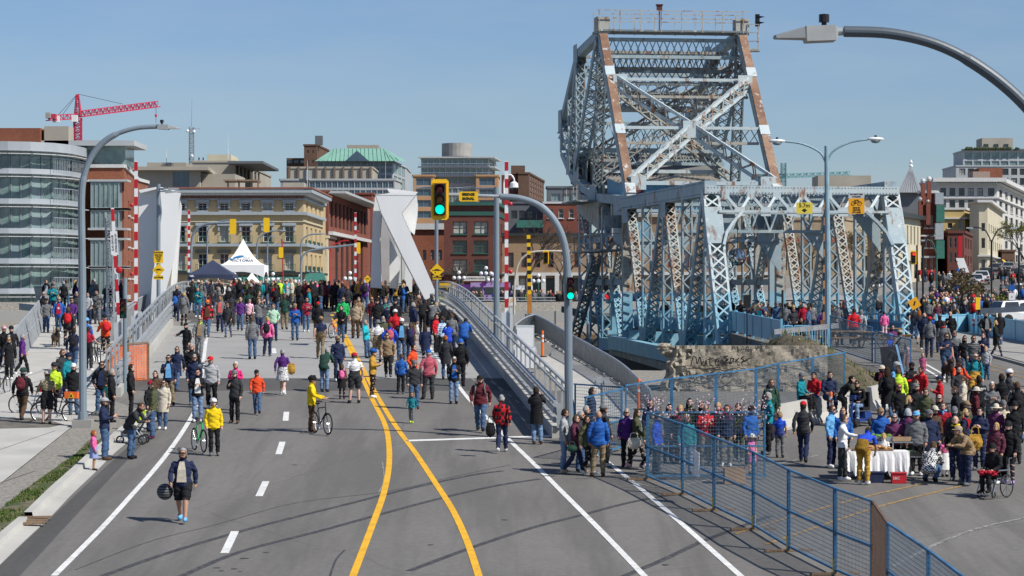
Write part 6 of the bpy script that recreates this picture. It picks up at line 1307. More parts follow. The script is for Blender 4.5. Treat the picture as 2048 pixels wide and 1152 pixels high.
def build_pose(name,over,kid=False):
 j=J0();j.update(over);j={k:V(v)for k,v in j.items()};hs=1.28 if kid else 1.0;b=MB()
 up=(j['N']-j['P']).normalized()
 etube(b,[j['P']-up*.09,j['P'],j['W'],j['C'],j['N']-up*.06,j['N']],[(.12,.10),(.168,.115),(.150,.105),(.178,.118),(.125,.085),(.06,.06)],14)
 hd=(j['H']-j['N']).normalized();b.tube([j['N']-hd*.05,j['H']-hd*.02],[.062,.056],10)
 b.ball(j['H']+V((0,.01,.015)),.1,14,0,(.80*hs,.98*hs,1.16*hs));b.ball(j['H']+V((0,-.03,-.045)),.066,10,0,(.92*hs,1*hs,1.05*hs))
 for s in 'LR':
  S_,E_,W_,X_=(j[c+s]for c in 'SEWX');b.tube([j['C']*.35+S_*.65,S_,(S_+E_)/2,E_,(E_+W_)/2,W_],[.055,.056,.050,.042,.038,.029],10);d=(X_-W_).normalized();b.tube([W_,W_+d*.03,W_+d*.095],[.028,.040,.036],8)
  T_,K_,A_,F_=(j[c+s]for c in 'TKAF');b.tube([T_+(T_-K_).normalized()*.03,(T_*.6+K_*.4),K_,(K_*.62+A_*.38),A_],[.098,.082,.058,.056,.038],10);b.tube([A_+(A_-F_).normalized()*.045+V((0,0,-.035)),A_*.5+F_*.5+V((0,0,-.01)),F_],[.042,.043,.032],8)
 me=b.mesh("tmp");o=bpy.data.objects.new("tmp",me);COL.objects.link(o);m=o.modifiers.new("r",'REMESH');m.mode='VOXEL';m.voxel_size=.024;m.use_smooth_shade=True
 sm=o.modifiers.new("s",'SMOOTH');sm.iterations=3;sm.factor=.5
 ev=o.evaluated_get(bpy.context.evaluated_depsgraph_get());me2=bpy.data.meshes.new_from_object(ev);bpy.data.objects.remove(o)
 bones=[('torso','W','N',.14),('pelvis','P','W',.15),('head','N','H',.08)]
 for s in 'LR':bones+=[('ua','S'+s,'E'+s,.055),('fa','E'+s,'W'+s,.04),('hand','W'+s,'X'+s,.036),('th'+s,'T'+s,'K'+s,.08),('sh'+s,'K'+s,'A'+s,.052),('ft'+s,'A'+s,'F'+s,.042)]
 vs=[v.co.copy()for v in me2.vertices];ns=[v.normal.copy()for v in me2.vertices];lab=[];par=[]
 for p in me2.polygons:
  c=p.center;best=None
  for(nm,a,q,r)in bones:
   A,B_=j[a],j[q];d=B_-A;t=(c-A).dot(d)/d.length_squared;tc_=max(0,min(1,t));e_=(c-A-d*tc_).length-r
   if nm=='head':e_=min(e_,(c-j['H']).length-.11*hs)
   if best is None or e_<best[0]:best=(e_,nm,t)
  lab.append(best[1]);par.append(best[2])
 faces=[tuple(p.vertices)for p in me2.polygons];bpy.data.meshes.remove(me2)
 G_={}
 def garment(nm,pick,off):
  idx={};V_=[];F_=[]
  for f,l,t,in zip(faces,lab,par):
   if not pick(l,t,f):continue
   g_=[]
   for i in f:
    if i not in idx:
     idx[i]=len(V_);w=.006*math.sin(vs[i].z*37+vs[i].x*23)+.004*math.sin(vs[i].z*71+vs[i].y*40);V_.append(vs[i]+ns[i]*(off(vs[i],l)+w))
    g_.append(idx[i])
   F_.append(tuple(g_))
  me_=bpy.data.meshes.new(nm);me_.from_pydata(V_,[],F_);me_.polygons.foreach_set("use_smooth",[True]*len(F_));me_.update();return me_
 leg=lambda l:l[:2]=='th'
 G_['body']=None
 for nm,sl,hem,o_ in(('jacket',1,.14,.022),('sweater',1,.06,.015),('tee',0,.05,.012),('longjacket',1,.38,.024),('puffer',1,.10,.032)):
  G_[nm]=garment(nm,lambda l,t,f:l in('torso','pelvis')or(leg(l)and t<hem)or l=='ua' and(sl or t<.62)or(sl and l=='fa' and t<1.0),lambda p,l:(o_ if l in('torso','pelvis')or leg(l)else o_*.85))
 G_['collar']=garment('collar',lambda l,t,f:l=='head' and t<.18,lambda p,l:.03)
 G_['trousers']=garment('trousers',lambda l,t,f:l=='pelvis' or leg(l)or(l[:2]=='sh' and t<.97),lambda p,l:.012+(.012 if l[:2]=='sh' else 0))
 G_['slim']=garment('leggings',lambda l,t,f:l=='pelvis' or leg(l)or(l[:2]=='sh' and t<.97),lambda p,l:.006)
 G_['shorts']=garment('shorts',lambda l,t,f:l=='pelvis' or(leg(l)and t<.93),lambda p,l:.016+(.018 if leg(l)else 0))
 for s in 'LR':G_['shoe'+s]=garment('shoe',lambda l,t,f,s=s:l=='ft'+s or(l=='sh'+s and t>.93),lambda p,l:.013)
 hc=j['H']
 def hd_(f,k):c=sum((vs[i]for i in f),V())/len(f)-hc;return c
 G_['hair']=garment('hair',lambda l,t,f:l=='head' and(lambda c:c.z>.085*hs or(c.y>.0 and c.z>-.055)or(c.y>-.035 and c.z>.03))(hd_(f,0)),lambda p,l:.014)

 h=MB();etube(h,[hc+V((0,.03,.08)),hc+V((0,.065,.0)),hc+V((0,.085,-.12)),hc+V((0,.095,-.26))],[(.07,.05),(.098*hs,.058),(.105,.05),(.07,.03)],10);G_['longhair']=h.mesh('long_hair',True)
 h=MB();h.tube([hc+V((0,.09,.04)),hc+V((0,.15,.02)),hc+V((0,.155,-.08)),hc+V((0,.14,-.18))],[.025,.035,.03,.012],7);G_['ponytail']=h.mesh('ponytail',True)
 sit=name in('sit','crouch')
 for nm,z1,r1 in(('coat_tail',.62,.205),('skirt',.55,.24),('long_skirt',.32,.25)):
  h=MB();p=j['P'];pr=[];N_=28
  for i in range(6):
   f=i/5;z=(p.z+.12)*(1-f)+z1*f;r=.185+(r1-.185)*f
   for q in range(N_):th=2*math.pi*q/N_;k=1+(.035*f*math.sin(th*7));pr.append(V((p.x*(1-f)+r*k*math.cos(th),p.y*(1-f)+r*.74*k*math.sin(th),z)))
  h.raw(pr,[(i*N_+q,i*N_+(q+1)%N_,(i+1)*N_+(q+1)%N_,(i+1)*N_+q)for i in range(5)for q in range(N_)]);G_[nm]=h.mesh(nm,True)

 bb=MB();bb.raw(vs,faces,SK);c=hc
 bb.raw([c+V(q)*hs for q in((-.016,-.088,-.02),(.016,-.088,-.02),(0,-.092,.028),(0,-.120,-.016))],[(0,3,2),(1,2,3),(0,1,3)],SK)
 for k in(-1,1):
  bb.ball(c+V((.082*k,.012,.0))*hs,.026,8,SK,(.45,.8,1.2));bb.ball(c+V((.033*k,-.086,.025))*hs,.0125,6,EYE,(1.3,.6,.8));bb.box(c+V((.033*k,-.091,.048))*hs,(.04,.012,.010),0,EYE)
 bb.box(c+V((0,-.094,-.056))*hs,(.044,.012,.011),0,LIP)
 for s,k in(('L',1),('R',-1)):
  W_,X_=j['W'+s],j['X'+s];d=(X_-W_).normalized();ax=V((0,1,0))if abs(d.y)<.8 else V((1,0,0));ax=(ax-d*d.dot(ax)).normalized();inn=ax.cross(d);inn=inn if inn.x*k<0 else-inn
  for q,(o_,ln)in enumerate(((-.027,.060),(-.009,.072),(.010,.068),(.027,.052))):
   p0=W_+d*.085+ax*o_;p1=p0+d*ln*.55+inn*.006;p2=p1+d*ln*.35+inn*ln*.4;bb.tube([p0-d*.02,p0,p1,p2],[.0095,.0095,.0085,.006],5,SK)
  f=-1 if ax.y>0 else 1;p0=W_+d*.035+ax*(.03*f);p1=p0+d*.035+ax*(.022*f)+inn*.012;bb.tube([p0-ax*.015*f,p0,p1,p1+d*.024+inn*.008],[.014,.013,.011,.007],5,SK)
 G_['body']=bb.mesh('body',True);G_['J']=j;G_['top']=hc.z+.125*(1 if not kid else 1.25);return G_
PM={}
def pose(n,kid=False):
 if(n,kid)not in PM:PM[(n,kid)]=build_pose(n,POSES[n],kid)
 return PM[(n,kid)]
COLR=dict(black=(.014,.014,.016),charcoal=(.035,.036,.04),grey=(.14,.145,.15),silver=(.34,.35,.36),white=(.70,.70,.69),cream=(.56,.50,.40),beige=(.34,.27,.18),tan=(.26,.18,.10),brown=(.085,.05,.03),olive=(.075,.08,.04),khaki=(.21,.16,.095),navy=(.018,.026,.065),denim=(.06,.11,.20),paledenim=(.15,.23,.36),blue=(.02,.10,.36),royal=(.02,.07,.50),sky=(.13,.36,.62),teal=(.01,.20,.24),turquoise=(.02,.42,.48),green=(.02,.38,.10),darkgreen=(.02,.055,.04),neon=(.50,.70,.04),yellow=(.72,.50,.01),mustard=(.46,.26,.04),orange=(.72,.17,.02),flame=(.68,.07,.02),red=(.50,.015,.022),crimson=(.36,.012,.03),coral=(.55,.11,.10),rose=(.42,.09,.12),maroon=(.11,.018,.025),wine=(.10,.025,.045),magenta=(.60,.02,.16),pink=(.72,.13,.32),palepink=(.70,.38,.42),purple=(.09,.025,.16),plum=(.12,.03,.09),lilac=(.35,.25,.45),ginger=(.30,.09,.025),blonde=(.42,.28,.11),hairgrey=(.30,.29,.28),hairwhite=(.55,.54,.52),darkbrown=(.03,.018,.012),hairblack=(.010,.009,.009))
def cloth(c):return mat("cloth_"+c,COLR[c],.85,var=.22,sc=7,bump=.35,bsc=16,spec=.2)
def pattern(name,c1,c2,kind,sc):
 k="cloth_%s_%s_%s"%(name,c1,c2)
 if k in MC:return MC[k]
 m,t,b,o=base(k,.85,.2)
 if kind=='check':n=t.nodes.new("ShaderNodeTexChecker");n.inputs['Scale'].default_value=sc;t.links.new(o,n.inputs[0]);n.inputs[1].default_value=(*COLR[c1],1);n.inputs[2].default_value=(*COLR[c2],1);t.links.new(n.outputs[0],b.inputs[0])
 elif kind=='stripe':
  n=t.nodes.new("ShaderNodeTexWave");n.bands_direction='Z';n.inputs['Scale'].default_value=sc;t.links.new(o,n.inputs[0]);r=t.nodes.new("ShaderNodeValToRGB");r.color_ramp.interpolation='CONSTANT';r.color_ramp.elements[0].color=(*COLR[c1],1);r.color_ramp.elements[1].color=(*COLR[c2],1);r.color_ramp.elements[1].position=.5;t.links.new(n.outputs[0],r.inputs[0]);t.links.new(r.outputs[0],b.inputs[0])
 else:t.links.new(mixnode(t,COLR[c1],COLR[c2],noise(t,o,sc,3,.52,.56)),b.inputs[0])
 return m
def fabric(spec):
 """colour word, or pattern: plaid/check/stripe/floral - c1 - c2"""
 if '-' not in spec:return cloth(spec),spec
 k,a,c=spec.split('-');kind,sc=dict(plaid=('check',9),check=('check',22),stripe=('stripe',4.2),floral=('spot',22),camo=('spot',12),print=('spot',14))[k]
 nm=dict(plaid='%s and %s plaid',check='%s and %s checked',stripe='%s and %s striped',floral='%s and %s floral',camo='%s and %s',print='%s and %s printed')[k]
 return pattern(k,a,c,kind,sc),nm%(a,c)
SKINS=[mat("skin_%d"%i,c,.55,var=.06,sc=9,spec=.35)for i,c in enumerate(((.50,.29,.20),(.56,.34,.25),(.42,.23,.15),(.30,.16,.10)))]
EYEM=mat("eye_dark",(.02,.015,.012),.3,var=0);LIPM=mat("lip",(.30,.09,.08),.5,var=0)
def hat_meshes():
 o={}
 def dome(r,z0,z1,n=14,sy=1.15):return MB().lathe((0,.012,0),[(r*1.02,z0),(r,z0+(z1-z0)*.4),(r*.72,z0+(z1-z0)*.8),(r*.3,z1),(0,z1+.003)],n,0,1,sy)
 b=dome(.094,.045,.145);k=len(b.v);P=[(.085*math.cos(t),-.07-.0+.012-.09*math.sin(t)*1.15,.052-.02*math.sin(t))for t in[math.pi*i/8 for i in range(9)]];Q=[(.078*math.cos(t),.012-.085*math.sin(t),.056)for t in[math.pi*i/8 for i in range(9)]]
 b.raw(P+Q,[(i,i+1,10+i,9+i)for i in range(8)]);b.raw([(x,y,z-.008)for x,y,z in P+Q],[(9+i,10+i,i+1,i)for i in range(8)]);o['cap']=b.mesh("cap",True)
 o['beanie']=dome(.099,.02,.165).mesh("beanie",True)
 b=dome(.094,.04,.15);b.lathe((0,.0,0),[(.09,.045),(.19,.028),(.19,.02),(.09,.038)],18);o['hat']=b.mesh("hat",True)
 b=MB();b.ball((0,.02,.062),.118,14,0,(.95,1.22,.92))
 b.v=[(x,y,max(z,.035))for x,y,z in b.v];
 for x in(-.055,0,.055):b.box((x,.0,.162-abs(x)*.35),(.018,.17,.02))
 o['helmet']=b.mesh("helmet",True)
 b=dome(.115,-.06,.155);o['hood']=b.mesh("hood",True)
 b=MB();b.box((0,-.098,.027),(.132,.014,.027));b.box((-.079,-.045,.032),(.008,.11,.010));b.box((.079,-.045,.032),(.008,.11,.010));o['sunglasses']=b.mesh("sunglasses")
 b=MB()
 for k in range(7):t0=math.pi*(.12+.76*k/6);b.ball((.062*math.cos(t0),-.052-.03*math.sin(t0),-.075),.030,6,0,(1,.8,1.1))
 o['beard']=b.mesh("beard",True)
 b=MB();b.ball((0,.20,1.22),.2,12,0,(.78,.55,1.12));b.ball((0,.285,1.14),.12,10,0,(.9,.5,.9));b.box((.0,.18,1.43),(.06,.05,.05));o['backpack']=b.mesh("backpack",True)
 b=MB()
 for k in(-1,1):b.tube([(.11*k,.12,1.40),(.125*k,.02,1.475),(.12*k,-.12,1.38),(.14*k,-.14,1.22),(.15*k,.05,1.08)],.022,6)
 o['strap']=b.mesh("strap",True)
 b=MB();b.torus((0,0,0),.078,.035,(0,0,1),14,6);b.ball((.02,-.10,-.09),.05,8,0,(.8,.5,1.8));o['scarf']=b.mesh("scarf",True)
 return o
HM=hat_meshes()
TOPS=dict(j=('jacket','jacket'),h=('sweater','hoodie'),s=('sweater','sweater'),t=('tee','T-shirt'),c=('longjacket','coat'),p=('puffer','puffer jacket'),r=('sweater','shirt'),v=('jacket','vest'),d=('tee','dress'))
BOTS=dict(j=('trousers','jeans'),p=('trousers','trousers'),s=('shorts','shorts'),l=('slim','leggings'),k=('slim','skirt'),K=('slim','long skirt'))
PEOPLE=[]
ZONES=[(lambda x,y:x<300 and y<640,"on the crowded footpath"),(lambda x,y:x<300,"by the bicycles"),(lambda x,y:x<480 and y>640,"by the baby carriage side"),(lambda x,y:840<x<960 and y<720,"by the guardrail"),(lambda x,y:x<960 and y<590,"in the packed crowd"),(lambda x,y:x<960,"on the bridge road"),(lambda x,y:x<1240,"by the stop line"),(lambda x,y:x<1545 and y>700,"behind the wire fence"),(lambda x,y:x<1780 and y>700,"by the concrete barriers"),(lambda x,y:y<660 and x<1700,"among the musicians"),(lambda x,y:y<730,"on the old street"),(lambda x,y:True,"at the market table")]
USED={}
def person(x,yh,h,ps,rz,top,bot,head,ex="",zone=None,Y=None,lift=0.,wide=1.0,group=None,kid=None,act=None):
 kid=(h<1.36)if kid is None else kid;g=pose(ps,kid);s=h/(1.73 if not kid else 1.755);hh=g['top']*s+lift
 if Y is None:p=G(x,yh,hh)
 else:p=V(((x-1024)*Y/F,Y,0));p.z=zg(p.x,Y)
 p.z+=lift;t=thing("person",None,"person",p,group,rad(rz+R.uniform(-8,8)));t.scale=(s*wide,s*wide,s);t.rotation_euler[0]=rad(R.gauss(0,1.6));t.rotation_euler[1]=rad(R.gauss(0,1.3))
 j=g['J'];add=lambda me,nm,m,loc=None:link(me,nm,m,t,loc=loc,local=True);H=j['H'];sk=SKINS[R.choice((0,0,1,1,1,2))]if 'dark' not in ex else SKINS[3]
 add(g['body'],"body",[sk,EYEM,LIPM]);hc=j['H'].copy();hl=V((0,hc.y+.025,hc.z-0));ks=1.22 if kid else 1.0
 tc,tk=top.split(':');tf,tw=fabric(tc);tm,tn=TOPS[tk]
 add(g[tm],tn.replace('-','_').replace(' ','_').lower().replace("t_shirt","shirt"),tf)
 if tk in 'jcphv':add(g['collar'],"collar",tf)
 if tk=='c' and ps in('stand','relax','walk','walk2','phone','pocket','cup','camera'):add(g['coat_tail'],"coat_tail",tf)
 if tk=='d':add(g['skirt'],"skirt",tf)
 exs=dict((e_.split('=')+[''])[:2]for e_ in ex.split(',')if e_)
 bc,bk=bot.split(':');bf,bw=fabric(bc);bm_,bn=BOTS[bk]
 if bk in 'kK':add(g['skirt' if bk=='k' else 'long_skirt'],"skirt",bf);
 if bk=='k' or tk=='d':pass
 else:add(g[bm_],"leggings" if bk=='l' else bn.split()[-1]if bk!='K' else "leggings",bf if bk!='K' else cloth('white'))
 if bk=='k' and 'tights' in exs:add(g['slim'],"tights",cloth('black'))
 sh=cloth(exs.get('shoe')or R.choice(('black','black','brown','charcoal','grey','white')))
 for q in 'LR':add(g['shoe'+q],"shoe",sh)
 hs_,hcol=(head.split(':')+['brown'])[:2]
 if hs_ in('cap','beanie','hat','helmet','hood'):
  o=add(HM[hs_],hs_,cloth(hcol),hc);o.scale=(ks,)*3
  if hs_!='hood':add(g['hair'],"hair",cloth(exs.get('hair',R.choice(('hairgrey','darkbrown','brown')))))
  else:pass
  if 'lh' in exs:add(g['longhair'],"long_hair",cloth(exs.get('hair','darkbrown')))
  hw="%s %s"%(hcol,"flat hat" if hs_=='hat' else hs_)
 elif hs_=='bald':hw="bald head"
 else:
  add(g['hair'],"hair",cloth(hcol));cn={'hairgrey':'grey','hairwhite':'white','hairblack':'black','darkbrown':'dark brown'}.get(hcol,hcol)
  if hs_=='long':add(g['longhair'],"long_hair",cloth(hcol))
  if hs_=='pony':add(g['ponytail'],"ponytail",cloth(hcol))
  hw="%s%s hair"%({'long':'long ','pony':'tied ','curly':'curly '}.get(hs_,''),cn)
 for e_,val in exs.items():
  if e_=='sun':o=add(HM['sunglasses'],"sunglasses",BLACK,hc);o.scale=(ks,)*3
  elif e_=='beard':add(HM['beard'],"beard",cloth(hcol if hs_ in('short','bald')and hcol in COLR else 'darkbrown'),hc)
  elif e_=='bp':add(HM['backpack'],"backpack",cloth(val or 'black'),V((0,j['C'].y-.005,j['C'].z-1.28)));add(HM['strap'],"strap",cloth(val or 'black'),V((0,j['C'].y-.005,j['C'].z-1.28)))
  elif e_=='scarf':add(HM['scarf'],"scarf",fabric(val)[0],j['N']+V((0,0,.035)))
  elif e_=='front':
   b=MB();c0,w0=j['C'],j['P'];b.raw([c0+V((-.05,-.118,.15)),c0+V((.05,-.118,.15)),w0+V((.105,-.152,.02)),w0+V((-.105,-.152,.02)),c0+V((-.085,-.158,-.04)),c0+V((.085,-.158,-.04))],[(0,4,5,1),(4,3,2,5)]);o=b.obj("shirt_front",fabric(val)[0],t,local=True)
 zn=zone
 if zn is None:
  for f_,z_ in ZONES:
   if f_(x,yh):zn=z_;break
 who="child" if h<1.4 else "person";d="%s in %s %s and %s %s"%(who,tw,tn,bw,bn)if tk!='d' else "%s in %s dress"%(who,tw)
 if 'bp' in exs:d+=" with %s backpack"%(exs['bp']or 'black')
 PEOPLE.append([t,x,yh,d,hw,act,zn,rz,tw,tn]);t['category']="child" if h<1.4 else "person"
 return t
def finish_labels():
 """give every person a label of its own: clothes, hair and place, then facing, then the neighbour"""
 def wc(s):return len(s.replace(',','').split())
 def opts(P):
  t,x,y,d,hw,act,zn,rz,tw,tn=P;face="seen from behind" if 120<abs(((rz+180)%360)-180)else "in profile" if abs(((rz+180)%360)-180)>55 else "facing the camera"
  nb=sorted((q for q in PEOPLE if q is not P and q[8]!=tw),key=lambda q:(q[1]-x)**2+4*(q[2]-y)**2)[:6];short=d.split(' and ')[0]if '-' not in d else d
  yield "%s, %s, %s"%(d,hw,act or zn)
  yield "%s, %s, %s"%(d,hw,face)
  yield "%s, %s %s"%(d,face,zn)
  for q in nb:yield "%s, %s, next to %s %s"%(short,hw,q[8],q[9])
  for q in nb:yield "%s, %s, %s, near %s %s"%(short,hw,face,q[8],q[9])
  for q in nb:
   for r_ in nb:
    if r_ is not q:yield "%s, %s, between %s %s and %s %s"%(short,hw,q[8],q[9],r_[8],r_[9])
 left=list(PEOPLE)
 for P in left:
  done=False
  for s in opts(P):
   if wc(s)<=16 and s not in USED:USED[s]=1;P[0]['label']=s;done=True;break
  if not done:
   for s in opts(P):
    s=s.replace(" in the packed crowd","")
    if wc(s)<=16:P[0]['label']=s;break
